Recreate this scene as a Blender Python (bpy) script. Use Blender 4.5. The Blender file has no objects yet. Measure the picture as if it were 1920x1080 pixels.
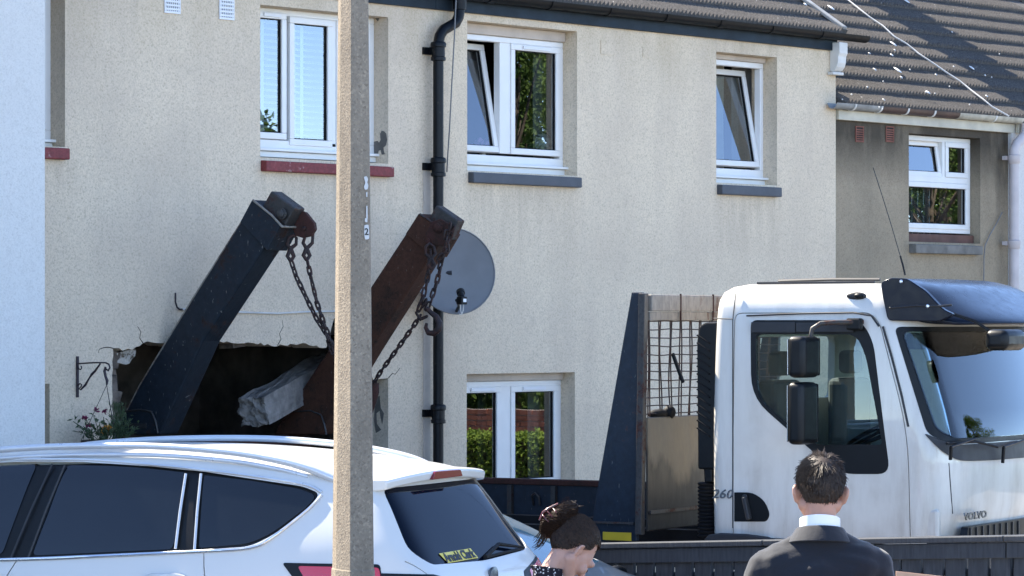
import bpy, bmesh, math, random
from mathutils import Vector, Matrix, noise
from mathutils.geometry import tessellate_polygon
random.seed(7)
R = math.radians
scene = bpy.context.scene
C = scene.collection

# ------------------------------------------------------------------ camera
# World: X runs along the house fronts (to the right), Y into the houses, Z up.
F = 6200.0; HZ = 605.0; CX = 960.0                 # focal length, horizon row, centre column of the 1920 px photograph
SA, CA = 0.666 / math.hypot(.666, .746), 0.746 / math.hypot(.666, .746)
CAM = Vector((-28.2 * CA, -28.2 * SA, 2.3))
cam_data = bpy.data.cameras.new('camera')
cam_data.sensor_width = 36.0
cam_data.lens = F / 1920.0 * 36.0
cam_data.shift_y = (HZ - 540.0) / 1920.0
cam_data.clip_start = 0.5
cam_data.clip_end = 3000.0
cam = bpy.data.objects.new('camera', cam_data)
C.objects.link(cam)
cam.location = CAM
cam.rotation_euler = (R(90), 0, math.atan2(-CA, SA))
scene.camera = cam

# ------------------------------------------------------------------ sky, sun, exposure
SUN_EL = R(47.0); SUN_AZ = R(2.0)                  # azimuth: degrees from +Y towards -X
world = bpy.data.worlds.new('World'); scene.world = world
world.use_nodes = True
wn = world.node_tree; bg = wn.nodes['Background']
sky = wn.nodes.new('ShaderNodeTexSky'); sky.sky_type = 'NISHITA'
sky.sun_disc = False
sky.sun_elevation = SUN_EL; sky.sun_rotation = -SUN_AZ
sky.air_density = 1.0; sky.dust_density = 0.1; sky.ozone_density = 1.0; sky.altitude = 6000.0
wn.links.new(sky.outputs[0], bg.inputs[0]); bg.inputs[1].default_value = 0.145
S = Vector((-math.sin(SUN_AZ) * math.cos(SUN_EL), math.cos(SUN_AZ) * math.cos(SUN_EL), math.sin(SUN_EL)))
sl = bpy.data.lights.new('sun', 'SUN'); sl.energy = 4.2; sl.angle = R(0.53); sl.color = (1.0, 0.91, 0.77)
so = bpy.data.objects.new('sun', sl); C.objects.link(so)
so.rotation_euler = S.to_track_quat('Z', 'Y').to_euler(); so.location = (0, 20, 30)
vs = scene.view_settings
vs.view_transform = 'Standard'; vs.look = 'None'; vs.exposure = 2.3; vs.gamma = 1.0; vs.use_curve_mapping = False
scene.cycles.max_bounces = 8; scene.cycles.transparent_max_bounces = 12

# ------------------------------------------------------------------ measuring helpers (photo column/row -> a point on a real plane)
def ray(px, py):
    x = (px - CX) / F; z = (HZ - py) / F
    return Vector((CA + x * SA, SA - x * CA, z))
def onY(px, py, Y=0.0):
    r = ray(px, py); return CAM + r * ((Y - CAM.y) / r.y)
def onX(px, py, X):
    r = ray(px, py); return CAM + r * ((X - CAM.x) / r.x)
def onD(px, py, d):
    return CAM + ray(px, py) * d
def onP(px, py, p, n):
    r = ray(px, py); p = Vector(p); n = Vector(n)
    return CAM + r * ((p - CAM).dot(n) / r.dot(n))

# ------------------------------------------------------------------ mesh helpers
def wloc(o):
    v = Vector((0, 0, 0))
    while o is not None:
        v += o.location; o = o.parent
    return v
def tag(o, label=None, cat=None, group=None, kind=None):
    if label: o['label'] = label
    if cat: o['category'] = cat
    if group: o['group'] = group
    if kind: o['kind'] = kind
    return o
def thing(name, loc, label, cat, group=None):
    o = bpy.data.objects.new(name, None); C.objects.link(o)
    o.empty_display_size = 0.1; o.location = loc
    return tag(o, label, cat, group)

def link_mesh(me, name, mats, parent=None, loc=None, smooth=None, bevel=0, seg=2, sub=0):
    """me has world coordinates; becomes an object under parent (no rotations in the chain)."""
    o = bpy.data.objects.new(name, me); C.objects.link(o)
    base = Vector(loc) if loc is not None else Vector((0, 0, 0))
    off = wloc(parent) + base if parent is not None else base
    if off.length > 0: me.transform(Matrix.Translation(-off))
    o.location = base
    if parent is not None: o.parent = parent
    if not isinstance(mats, (list, tuple)): mats = [mats]
    me.materials.clear()
    for m in mats: me.materials.append(m)
    if smooth is not None:
        for p in me.polygons: p.use_smooth = True
        me.set_sharp_from_angle(angle=R(smooth))
    if bevel:
        b = o.modifiers.new('bevel', 'BEVEL'); b.width = bevel; b.segments = seg; b.limit_method = 'ANGLE'; b.angle_limit = R(35)
        b.harden_normals = False
    if sub:
        s = o.modifiers.new('sub', 'SUBSURF'); s.levels = sub; s.render_levels = sub
    return o

class MB:
    def __init__(self): self.v = []; self.f = []; self.mi = []
    def add(self, vs, fs, mi=0):
        b = len(self.v); self.v += [Vector(p) for p in vs]
        for f in fs: self.f.append([i + b for i in f]); self.mi.append(mi)
        return self
    def box(self, x0, x1, y0, y1, z0, z1, mi=0):
        x0, x1 = min(x0, x1), max(x0, x1); y0, y1 = min(y0, y1), max(y0, y1); z0, z1 = min(z0, z1), max(z0, z1)
        return self.add([(x0, y0, z0), (x1, y0, z0), (x1, y1, z0), (x0, y1, z0), (x0, y0, z1), (x1, y0, z1), (x1, y1, z1), (x0, y1, z1)],
                 [(3, 2, 1, 0), (4, 5, 6, 7), (0, 1, 5, 4), (1, 2, 6, 5), (2, 3, 7, 6), (3, 0, 4, 7)], mi)
    def prism(self, pts, d, mi=0, mi_side=None):
        """pts: planar loop of 3D points, extruded by vector d (n-gon caps)."""
        pts = [Vector(p) for p in pts]; d = Vector(d); n = len(pts)
        nr = Vector((0, 0, 0))
        for i in range(n): nr += pts[i].cross(pts[(i + 1) % n])
        if nr.dot(d) > 0: pts = pts[::-1]
        self.add(pts + [p + d for p in pts], [tuple(range(n)), tuple(range(2 * n - 1, n - 1, -1))], mi)
        b = len(self.v) - 2 * n
        for i in range(n):
            j = (i + 1) % n
            self.f.append([b + j, b + i, b + n + i, b + n + j]); self.mi.append(mi if mi_side is None else mi_side)
        return self
    def bar(self, p, q, w, h, up=(0, 0, 1), mi=0):
        p = Vector(p); q = Vector(q); d = (q - p).normalized(); up = Vector(up)
        s = d.cross(up)
        if s.length < 1e-4: s = d.cross(Vector((1, 0, 0)))
        s.normalize(); t = s.cross(d).normalized()
        a = [s * (sx * w / 2) + t * (sy * h / 2) for sx, sy in ((-1, -1), (1, -1), (1, 1), (-1, 1))]
        return self.add([p + k for k in a] + [q + k for k in a], [(0, 1, 2, 3), (7, 6, 5, 4), (0, 4, 5, 1), (1, 5, 6, 2), (2, 6, 7, 3), (3, 7, 4, 0)], mi)
    def tube(self, pts, r, n=8, cap=True, closed=False, mi=0):
        pts = [Vector(p) for p in pts]; m = len(pts)
        rs = r if isinstance(r, (list, tuple)) else [r] * m
        rings = []; prev = None
        for i, p in enumerate(pts):
            if closed: t = pts[(i + 1) % m] - pts[i - 1]
            else: t = pts[min(i + 1, m - 1)] - pts[max(i - 1, 0)]
            t.normalize()
            if prev is None:
                a = Vector((0, 0, 1)) if abs(t.z) < .9 else Vector((1, 0, 0))
                s = t.cross(a).normalized()
            else:
                s = prev - t * prev.dot(t)
                s.normalize()
            prev = s; u = t.cross(s)
            rings.append([p + (s * math.cos(2 * math.pi * k / n) + u * math.sin(2 * math.pi * k / n)) * rs[i] for k in range(n)])
        b = len(self.v)
        for rg in rings: self.v += rg
        for i in range(m if closed else m - 1):
            j = (i + 1) % m
            for k in range(n):
                l = (k + 1) % n
                self.f.append([b + i * n + k, b + i * n + l, b + j * n + l, b + j * n + k]); self.mi.append(mi)
        if cap and not closed:
            self.f.append([b + k for k in range(n)][::-1]); self.mi.append(mi)
            self.f.append([b + (m - 1) * n + k for k in range(n)]); self.mi.append(mi)
        return self
    def lathe(self, origin, axis, prof, n=16, mi=0):
        """prof: list of (radius, height along axis)"""
        axis = Vector(axis).normalized(); o = Vector(origin)
        s = axis.orthogonal().normalized(); t = axis.cross(s)
        b = len(self.v)
        for r, h in prof:
            for k in range(n):
                a = 2 * math.pi * k / n
                self.v.append(o + axis * h + (s * math.cos(a) + t * math.sin(a)) * max(r, 1e-4))
        for i in range(len(prof) - 1):
            for k in range(n):
                l = (k + 1) % n
                self.f.append([b + i * n + k, b + i * n + l, b + (i + 1) * n + l, b + (i + 1) * n + k]); self.mi.append(mi)
        self.f.append([b + k for k in range(n)][::-1]); self.mi.append(mi)
        m = len(prof) - 1
        self.f.append([b + m * n + k for k in range(n)]); self.mi.append(mi)
        return self
    def ball(self, c, rx, ry=None, rz=None, nu=12, nv=8, mi=0, rot=None):
        ry = ry or rx; rz = rz or rx; c = Vector(c); b = len(self.v)
        def P(x, y, z):
            p = Vector((x * rx, y * ry, z * rz))
            return c + (rot @ p if rot is not None else p)
        self.v.append(P(0, 0, -1))
        for i in range(1, nv):
            th = math.pi * i / nv
            for k in range(nu):
                a = 2 * math.pi * k / nu
                self.v.append(P(math.sin(th) * math.cos(a), math.sin(th) * math.sin(a), -math.cos(th)))
        self.v.append(P(0, 0, 1)); e = len(self.v) - 1
        for k in range(nu):
            l = (k + 1) % nu
            self.f.append([b, b + 1 + l, b + 1 + k]); self.mi.append(mi)
            self.f.append([e, e - nu + k, e - nu + l]); self.mi.append(mi)
            for i in range(nv - 2):
                q = b + 1 + i * nu
                self.f.append([q + k, q + l, q + nu + l, q + nu + k]); self.mi.append(mi)
        return self
    def cap(self, p, q, r0, r1, n=12):
        """tapered capsule"""
        p = Vector(p); q = Vector(q); d = q - p; L = d.length
        prof = []
        for i in range(0, 5):
            a = -math.pi / 2 + i * math.pi / 8
            prof.append((r0 * math.cos(a), r0 * math.sin(a)))
        for i in range(0, 5):
            a = i * math.pi / 8
            prof.append((r1 * math.cos(a), L + r1 * math.sin(a)))
        return self.lathe(p, d, prof, n)
    def mesh(self, name='m'):
        me = bpy.data.meshes.new(name)
        me.from_pydata([tuple(p) for p in self.v], [], self.f)
        if any(self.mi): me.polygons.foreach_set('material_index', self.mi)
        me.update()
        return me
    def build(self, name, mats, parent=None, **k):
        return link_mesh(self.mesh(name), name, mats, parent, **k)

def spl(pts, n=5):
    """smooth curve through the points (Catmull-Rom)"""
    P = [Vector(p) for p in pts]; out = []
    for i in range(len(P) - 1):
        a, b, c, d = P[max(i - 1, 0)], P[i], P[i + 1], P[min(i + 2, len(P) - 1)]
        for k in range(n):
            t = k / n; out.append(.5 * ((2 * b) + (c - a) * t + (2 * a - 5 * b + 4 * c - d) * t * t + (3 * b - a - 3 * c + d) * t ** 3))
    out.append(P[-1]); return out
def rp(poly, r, n=4):
    """round the corners of a 2D polygon"""
    out = []; m = len(poly)
    rs = r if isinstance(r, (list, tuple)) else [r] * m
    for i in range(m):
        p0, p, p1 = Vector(poly[i - 1]), Vector(poly[i]), Vector(poly[(i + 1) % m])
        a = (p0 - p); b = (p1 - p)
        d = min(rs[i], a.length * .48, b.length * .48)
        A = p + a.normalized() * d; B = p + b.normalized() * d
        if rs[i] <= 0: out.append(tuple(p)); continue
        for k in range(n + 1):
            t = k / n
            out.append(tuple(A * (1 - t) ** 2 + p * 2 * t * (1 - t) + B * t * t))
    return out

def tmp_obj(me):
    o = bpy.data.objects.new('tmp', me); C.objects.link(o); return o
def evaluated(o, kill=True):
    dg = bpy.context.evaluated_depsgraph_get(); dg.update()
    me = bpy.data.meshes.new_from_object(o.evaluated_get(dg))
    if kill: bpy.data.objects.remove(o)
    return me
def boolean(a, b, op):
    oa = tmp_obj(a); ob = tmp_obj(b)
    m = oa.modifiers.new('b', 'BOOLEAN'); m.object = ob; m.operation = op; m.solver = 'EXACT'
    me = evaluated(oa); bpy.data.objects.remove(ob)
    return me
def subdivided(me, lv):
    o = tmp_obj(me); s = o.modifiers.new('s', 'SUBSURF'); s.levels = lv; s.render_levels = lv
    return evaluated(o)
def sidecut(poly_uz, x0, x1):
    """prism across the lorry / car: polygon in (distance from the wall, height)"""
    return MB().prism([(x0, -u, z) for u, z in poly_uz], (x1 - x0, 0, 0)).mesh()
def endcut(poly_xz, u0, u1):
    return MB().prism([(x, -u0, z) for x, z in poly_xz], (0, -(u1 - u0), 0)).mesh()

def text_mesh(body, size, extrude=.002, shear=0.0, offset=0.0, space=1.0):
    cu = bpy.data.curves.new('t', 'FONT'); cu.body = body; cu.size = size; cu.extrude = extrude
    cu.shear = shear; cu.offset = offset; cu.space_character = space; cu.align_x = 'CENTER'; cu.align_y = 'CENTER'
    cu.resolution_u = 3
    return evaluated(tmp_obj(cu))
# ------------------------------------------------------------------ materials
class G:
    def __init__(self, name):
        self.m = bpy.data.materials.new(name); self.m.use_nodes = True
        self.t = self.m.node_tree; self.b = self.t.nodes['Principled BSDF']
        self.out = self.t.nodes['Material Output']
        self._pos = None
    def n(self, ty, **kw):
        nd = self.t.nodes.new(ty)
        for k, v in kw.items(): setattr(nd, k, v)
        return nd
    def l(self, a, b): self.t.links.new(a, b)
    def put(self, sock, v):
        if isinstance(v, bpy.types.NodeSocket): self.l(v, sock)
        else:
            if sock.type == 'RGBA' and len(v) == 3: v = (*v, 1)
            sock.default_value = v
    def pos(self):
        if self._pos is None: self._pos = self.n('ShaderNodeNewGeometry').outputs['Position']
        return self._pos
    def obj(self): return self.n('ShaderNodeTexCoord').outputs['Object']
    def mapping(self, v, scale=(1, 1, 1), rot=(0, 0, 0)):
        m = self.n('ShaderNodeMapping'); self.l(v, m.inputs[0]); m.inputs['Scale'].default_value = scale; m.inputs['Rotation'].default_value = rot
        return m.outputs[0]
    def noise(self, scale, detail=3, rough=.55, vec=None, dist=0):
        nd = self.n('ShaderNodeTexNoise'); self.l(vec or self.pos(), nd.inputs['Vector'])
        nd.inputs['Scale'].default_value = scale; nd.inputs['Detail'].default_value = detail; nd.inputs['Roughness'].default_value = rough
        nd.inputs['Distortion'].default_value = dist
        return nd.outputs['Fac']
    def vor(self, scale, vec=None, out='Distance', feature='F1'):
        nd = self.n('ShaderNodeTexVoronoi', feature=feature); self.l(vec or self.pos(), nd.inputs['Vector']); nd.inputs['Scale'].default_value = scale
        return nd.outputs[out]
    def ramp(self, fac, stops):
        r = self.n('ShaderNodeValToRGB'); e = r.color_ramp.elements
        while len(e) < len(stops): e.new(.5)
        for i, (p, c) in enumerate(stops):
            e[i].position = p
            e[i].color = (c, c, c, 1) if isinstance(c, (int, float)) else (*c, 1)
        self.put(r.inputs[0], fac)
        return r.outputs[0]
    def mix(self, fac, a, b, mode='MIX'):
        m = self.n('ShaderNodeMix', data_type='RGBA', blend_type=mode)
        self.put(m.inputs[0], fac); self.put(m.inputs[6], a); self.put(m.inputs[7], b)
        return m.outputs[2]
    def math(self, op, a, b=0.0, clamp=False):
        m = self.n('ShaderNodeMath', operation=op, use_clamp=clamp)
        self.put(m.inputs[0], a); self.put(m.inputs[1], b)
        return m.outputs[0]
    def mrange(self, v, a, b, c=0.0, d=1.0):
        m = self.n('ShaderNodeMapRange'); self.put(m.inputs[0], v)
        for i, x in enumerate((a, b, c, d)): m.inputs[i + 1].default_value = x
        return m.outputs[0]
    def sep(self, v=None):
        s = self.n('ShaderNodeSeparateXYZ'); self.l(v or self.pos(), s.inputs[0]); return s.outputs
    def bump(self, h, strength=.5, dist=.01, normal=None):
        b = self.n('ShaderNodeBump'); b.inputs['Strength'].default_value = strength; b.inputs['Distance'].default_value = dist
        self.put(b.inputs['Height'], h)
        if normal: self.l(normal, b.inputs['Normal'])
        return b.outputs[0]
    def set(self, **k):
        names = dict(color='Base Color', rough='Roughness', metal='Metallic', spec='Specular IOR Level', coat='Coat Weight', coatr='Coat Roughness',
                     normal='Normal', sheen='Sheen Weight', sss='Subsurface Weight', ior='IOR', alpha='Alpha', trans='Transmission Weight')
        for a, v in k.items(): self.put(self.b.inputs[names[a]], v)
        return self

def plain(name, col, rough=.5, metal=0.0, var=.12, scale=6.0, bump=0.0, bscale=60.0, coat=0.0, spec=.5):
    g = G(name)
    nz = g.noise(scale, 4)
    c = g.mix(g.mrange(nz, .3, .7), tuple(x * (1 - var) for x in col), tuple(min(1, x * (1 + var)) for x in col))
    g.set(color=c, rough=g.mrange(g.noise(scale * 2.3, 3), .3, .7, max(0, rough - .06), min(1, rough + .06)), metal=metal, coat=coat, coatr=.05, spec=spec)
    if bump: g.set(normal=g.bump(g.noise(bscale, 3), bump, .004))
    return g.m

def roughcast(name, base, dark, light, scale=40.0, bump=.6, soot=False, eaves=None, stain=(.4, .36, .27), speck=1.0, sills=()):
    g = G(name)
    n1 = g.noise(scale * 1.5, 4, .70, dist=.5); n2 = g.noise(scale * .5, 3, .6)
    grain = g.math('ADD', g.math('MULTIPLY', n1, .8), g.math('MULTIPLY', n2, .2))
    col = g.ramp(grain, [(.36, dark), (.50, base), (.66, light)])
    # broad weathering patches with their own shape
    big = g.noise(.9, 5, .62)
    col = g.mix(g.mrange(big, .42, .75, 0, .5), col, stain)
    fine = g.noise(5.5, 5, .65)
    col = g.mix(g.mrange(fine, .56, .78, 0, .22), col, tuple(x * .8 for x in stain))
    # vertical rain streaks
    st = g.noise(3.2, 4, .6, vec=g.mapping(g.pos(), (1, 1, .09)))
    col = g.mix(g.mrange(st, .50, .78, 0, .3), col, stain)
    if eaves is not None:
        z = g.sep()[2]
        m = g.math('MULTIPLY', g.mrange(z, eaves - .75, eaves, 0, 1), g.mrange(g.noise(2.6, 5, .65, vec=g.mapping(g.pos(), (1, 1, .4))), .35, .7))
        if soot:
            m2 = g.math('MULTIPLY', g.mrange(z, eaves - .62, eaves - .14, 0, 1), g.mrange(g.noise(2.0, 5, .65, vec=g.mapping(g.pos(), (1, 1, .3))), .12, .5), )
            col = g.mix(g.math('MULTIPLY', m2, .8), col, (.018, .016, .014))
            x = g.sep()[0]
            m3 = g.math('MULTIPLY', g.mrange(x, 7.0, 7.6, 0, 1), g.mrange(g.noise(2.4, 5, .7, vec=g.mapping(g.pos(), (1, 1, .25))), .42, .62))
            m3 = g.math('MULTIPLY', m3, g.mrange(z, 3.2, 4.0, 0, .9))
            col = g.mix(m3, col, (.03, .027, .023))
        else:
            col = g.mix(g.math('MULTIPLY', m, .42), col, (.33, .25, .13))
    for sx0, sx1, sz, sl in sills:                       # rain streaks and dirt washed down from the sill ends
        X_, _, Z_ = g.sep()
        m = g.math('MULTIPLY', g.mrange(X_, sx0 - .06, sx0 + .05), g.mrange(X_, sx1 + .06, sx1 - .05))
        zw = g.math('MULTIPLY', g.mrange(Z_, sz - sl, sz - .02), g.mrange(Z_, sz + .02, sz))
        sn = g.mrange(g.noise(6, 6, .7, vec=g.mapping(g.pos(), (1, 1, .12))), .40, .72)
        col = g.mix(g.math('MULTIPLY', g.math('MULTIPLY', m, zw), g.math('MULTIPLY', sn, .42)), col, (.26, .205, .15))
    g.set(color=col, rough=.95, spec=.2)
    h = g.math('ADD', g.math('MULTIPLY', grain, 1.0), g.math('MULTIPLY', n2, .6))
    g.set(normal=g.bump(h, bump, .009 * speck))
    return g.m

def paint_metal(name, col, rough=.35, rust=0.25, rustcol=(.075, .028, .016), scale=2.2, metal=.0, bump=.25, streak=False, spec=.5, scratch=.0, patch=None):
    g = G(name)
    vec = g.mapping(g.pos(), (1, 1, .35)) if streak else g.pos()
    n = g.noise(scale, 6, .68, vec=vec); n2 = g.noise(scale * 7, 5, .65, vec=vec); n3 = g.noise(scale * 26, 3)
    base = g.mix(g.mrange(n2, .35, .7), tuple(x * .72 for x in col), tuple(x * 1.25 for x in col))
    mm = g.math('ADD', g.math('MULTIPLY', n, .65), g.math('MULTIPLY', n2, .35))
    msk = g.mrange(mm, .62 - rust * .32, .70 - rust * .32)
    rc = g.mix(g.mrange(n3, .3, .7), tuple(x * .5 for x in rustcol), tuple(min(1, x * 1.5) for x in rustcol))
    c = g.mix(msk, base, rc)
    if scratch:
        sc = g.noise(9, 2, .5, vec=g.mapping(g.pos(), (1, 9, 2.2), (.6, .2, 0)))
        c = g.mix(g.mrange(sc, .70, .76, 0, scratch), c, (.32, .31, .29))
    g.set(color=c, rough=g.mix(msk, (rough,) * 3, (.85,) * 3), metal=metal, spec=spec)
    g.set(normal=g.bump(g.math('ADD', n2, g.math('MULTIPLY', n3, .5)), bump, .006))
    return g.m

def glass(name, tint=(.80, .86, .85), boost=1.9, rough=0.0, wob=.0):
    g = G(name)
    t = g.n('ShaderNodeBsdfTransparent'); t.inputs[0].default_value = (*tint, 1)
    s = g.n('ShaderNodeBsdfGlossy'); s.inputs['Roughness'].default_value = rough; s.inputs[0].default_value = (.97, .99, 1, 1)
    fr = g.n('ShaderNodeFresnel'); fr.inputs['IOR'].default_value = 1.52
    if wob:
        bn = g.bump(g.noise(2.2, 1, .4), wob, .02); g.l(bn, s.inputs['Normal']); g.l(bn, fr.inputs['Normal'])
    f = g.math('MULTIPLY', fr.outputs[0], boost, clamp=True)
    mx = g.n('ShaderNodeMixShader'); g.l(f, mx.inputs[0]); g.l(t.outputs[0], mx.inputs[1]); g.l(s.outputs[0], mx.inputs[2])
    g.l(mx.outputs[0], g.out.inputs[0])
    return g.m

def carpaint(name, col, dirt=.0, dirtcol=(.35, .33, .3)):
    g = G(name)
    c = g.mix(g.mrange(g.noise(1.3, 3), .3, .7), tuple(x * .97 for x in col), col)
    if dirt:
        st = g.noise(7, 5, .65, vec=g.mapping(g.pos(), (1, 1, .16)))
        sp = g.noise(1.6, 5, .65)
        k = g.math('MULTIPLY', g.mrange(st, .38, .62), g.mrange(sp, .32, .58))
        z = g.mrange(g.sep()[2], 2.2, .9, .45, 1.0)
        c = g.mix(g.math('MULTIPLY', g.math('MULTIPLY', k, z), dirt), c, dirtcol)
        v = g.vor(46); c = g.mix(g.math('MULTIPLY', g.mrange(v, .10, .06), g.mrange(sp, .5, .62, 0, .5)), c, (.2, .15, .1))
    g.set(color=c, rough=.28 if not dirt else g.mrange(g.noise(3, 4), .3, .7, .3, .5), coat=.6, coatr=.04, spec=.5)
    g.set(normal=g.bump(g.noise(1.7, 2), .06, .02))
    return g.m

m_cream_a = roughcast('roughcast_cream_red_sills', (.68, .565, .42), (.48, .395, .29), (.76, .64, .49), eaves=4.9, stain=(.46, .38, .30), sills=((-2.97, -1.44, 3.49, .7), (-5.4, -4.9, 3.5, .5), (-1.10, -.95, 4.9, 3.5)))
m_cream_b = roughcast('roughcast_cream_grey_sills', (.70, .58, .425), (.50, .41, .295), (.78, .655, .49), eaves=4.9, stain=(.48, .39, .30), sills=((-.56, .92, 3.475, .8), (2.8, 3.8, 3.475, .7), (-.99, -.80, 4.9, 3.5), (2.75, 3.80, 4.9, .2)))
m_white_w = roughcast('fine_white_render', (.64, .63, .595), (.53, .52, .49), (.69, .68, .645), scale=48, bump=.35, stain=(.59, .575, .54))
m_soot_w = roughcast('weathered_grey_render', (.34, .275, .19), (.26, .205, .14), (.39, .32, .225), scale=52, bump=.35, soot=True, eaves=4.25, stain=(.17, .145, .105))
m_pale_w = roughcast('pale_render', (.66, .64, .61), (.55, .53, .5), (.72, .7, .68), scale=50, bump=.3, stain=(.58, .55, .5))
def reveal_mat(name, base):
    g = G(name); n = g.noise(2.5, 6, .65); n2 = g.noise(14, 4)
    c = g.mix(g.mrange(n, .4, .75), base, tuple(x * .72 for x in base)); c = g.mix(g.mrange(n2, .55, .75, 0, .25), c, tuple(x * .55 for x in base))
    g.set(color=c, rough=.9, spec=.2, normal=g.bump(n2, .3, .006)); return g.m
m_reveal = reveal_mat('smooth_plaster_reveal', (.53, .455, .38))
m_reveal_c = reveal_mat('weathered_plaster_reveal', (.27, .235, .18))
m_upvc = plain('white_plastic_frame', (.74, .73, .70), .35, var=.03)
m_upvc_grey = plain('white_plastic_vent', (.72, .73, .74), .45, var=.04)
m_redsill = paint_metal('red_painted_sill', (.19, .026, .028), .6, rust=.12, rustcol=(.38, .35, .32), scale=5, bump=.3)
m_greysill = plain('grey_painted_sill', (.055, .062, .075), .55, var=.12, bump=.2)
m_stonesill = plain('bare_stone_sill', (.17, .16, .14), .9, var=.35, bump=.5, bscale=40)
m_brownwood = plain('brown_painted_timber', (.11, .05, .035), .7, var=.3)
m_fascia = plain('blue_black_painted_fascia', (.009, .017, .025), .5, var=.4, scale=5, bump=.2, spec=.2)
m_gutter = plain('black_gutter_plastic', (.004, .005, .006), .45, var=.3, scale=8, spec=.18)
m_pipe = paint_metal('black_painted_iron', (.004, .005, .007), .4, spec=.2, rust=.06, rustcol=(.05, .045, .035), scale=3, bump=.2)
m_fasciacream = plain('cream_painted_fascia', (.50, .46, .36), .6, var=.2, scale=4, bump=.2)
m_gutgrey = plain('weathered_grey_gutter', (.25, .25, .235), .6, var=.3)
m_gutbrown = plain('brown_gutter_plastic', (.06, .032, .025), .5, var=.25)
m_gutcream = plain('stained_cream_gutter', (.42, .39, .31), .6, var=.3, scale=9)
m_pinkpipe = plain('pale_pinkish_grey_paint', (.52, .46, .44), .5, var=.1, bump=.15)
m_terra = plain('terracotta', (.20, .075, .05), .85, var=.3)
m_bracketw = plain('dirty_white_corbel', (.62, .60, .55), .7, var=.12, bump=.2)
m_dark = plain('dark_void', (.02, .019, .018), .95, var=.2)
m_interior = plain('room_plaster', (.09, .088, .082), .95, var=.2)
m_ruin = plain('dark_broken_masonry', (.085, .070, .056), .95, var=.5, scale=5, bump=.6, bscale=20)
m_glass = glass('window_glass', (.64, .71, .72), 3.8)
m_glass_cab = glass('lorry_glass', (.70, .79, .78), 1.25, wob=.03)
m_curtain = plain('grey_curtain_fabric', (.20, .20, .19), .95, var=.1)
m_curtainb = plain('beige_curtain_fabric', (.42, .40, .33), .95, var=.1)
m_net = glass('net_curtain', (.72, .74, .72), 0.6, .5)
m_blind = plain('white_blind_slats', (.72, .75, .76), .5, var=.04)
m_orn = plain('white_glass_ornament', (.75, .77, .72), .25, var=.1)
m_pinkfl = plain('pink_petals', (.50, .22, .38), .8, var=.3, scale=40)

def tile_mat():
    g = G('weathered_concrete_roof_tile')
    oi = g.n('ShaderNodeObjectInfo')
    n = g.noise(6, 5, .65); n2 = g.noise(60, 4, .7); n3 = g.noise(1.1, 4)
    c = g.mix(g.mrange(n2, .3, .72), (.050, .047, .045), (.158, .146, .134))
    c = g.mix(g.mrange(n, .42, .72, 0, .55), c, (.10, .092, .085))
    c = g.mix(g.math('MULTIPLY', g.math('SUBTRACT', oi.outputs['Random'], .5), .5, clamp=True), c, (.07, .065, .06))
    lich = g.math('MULTIPLY', g.mrange(g.noise(34, 3, .7), .66, .70), g.mrange(n3, .5, .6))
    c = g.mix(g.math('MULTIPLY', lich, .8), c, (.50, .48, .44))
    g.set(color=c, rough=.95, spec=.15, normal=g.bump(n2, .5, .006)); return g.m
m_tile = tile_mat()
m_deck = plain('roof_underlay_and_far_tiles', (.10, .088, .075), .95, var=.4, scale=9, bump=.6, bscale=30)
m_moss = plain('white_droppings', (.7, .69, .65), .9, var=.1)
m_wire = plain('thin_grey_wire', (.16, .16, .16), .6)
m_wirew = plain('pale_cable', (.62, .60, .55), .6)
m_iron = plain('wrought_iron_purple_black', (.022, .014, .022), .6, var=.3)
m_dish = plain('grey_dish_mesh', (.20, .205, .21), .8, var=.06, spec=.2)
m_black = plain('black_plastic', (.005, .006, .007), .42, var=.2, spec=.25)
m_blackr = plain('matt_black_rubber', (.008, .008, .009), .75, var=.25, spec=.25)
m_dgrey = plain('dark_grey_plastic', (.028, .029, .032), .5, var=.15, spec=.35)
m_lorryp = carpaint('white_lorry_paint', (.65, .625, .565), dirt=.5, dirtcol=(.30, .25, .19))
m_navy = paint_metal('navy_painted_steel', (.007, .015, .027), .45, rust=.10, scale=2.6, bump=.2, scratch=.25, spec=.4)
m_navyr = paint_metal('navy_arm_steel', (.009, .015, .023), .55, rust=.27, rustcol=(.028, .015, .011), scale=2.8, bump=.35, scratch=.5, spec=.3)
m_rust = paint_metal('rust_brown_arm_steel', (.058, .024, .014), .75, rust=.38, rustcol=(.028, .016, .011), scale=4.0, bump=.4, scratch=.25, spec=.25)
m_rustc = paint_metal('rusty_chain', (.022, .013, .013), .6, rust=.4, rustcol=(.055, .024, .018), scale=14, bump=.4, spec=.4)
m_rustb = paint_metal('rusty_lug', (.055, .020, .015), .75, rust=.4, rustcol=(.035, .018, .013), scale=9, bump=.5, spec=.3)
m_steelw = paint_metal('worn_grey_steel', (.050, .048, .046), .5, rust=.36, rustcol=(.06, .026, .019), scale=5, bump=.35, metal=.3)
m_beam = paint_metal('weathered_beam', (.24, .215, .18), .75, rust=.32, rustcol=(.10, .06, .04), scale=4, bump=.35, streak=True)
def plate_mat():
    g = G('scuffed_steel_plate'); n = g.noise(2.6, 5, .65, vec=g.mapping(g.pos(), (1, 1, .4))); n2 = g.noise(14, 4, .65, vec=g.mapping(g.pos(), (1, 1, .3)))
    c = g.mix(g.mrange(n2, .3, .7), (.060, .050, .036), (.135, .115, .085))
    zz = g.math('ADD', g.sep()[2], g.math('MULTIPLY', g.math('SUBTRACT', n, .5), 1.1))
    c = g.mix(g.mrange(zz, 1.42, 1.28, 0, .97), c, (.0055, .006, .007))       # black paint left on the lower half
    g.set(color=c, rough=g.mrange(n2, .3, .7, .35, .55), spec=.35, normal=g.bump(n2, .15, .006)); return g.m
m_plate = plate_mat()
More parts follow.
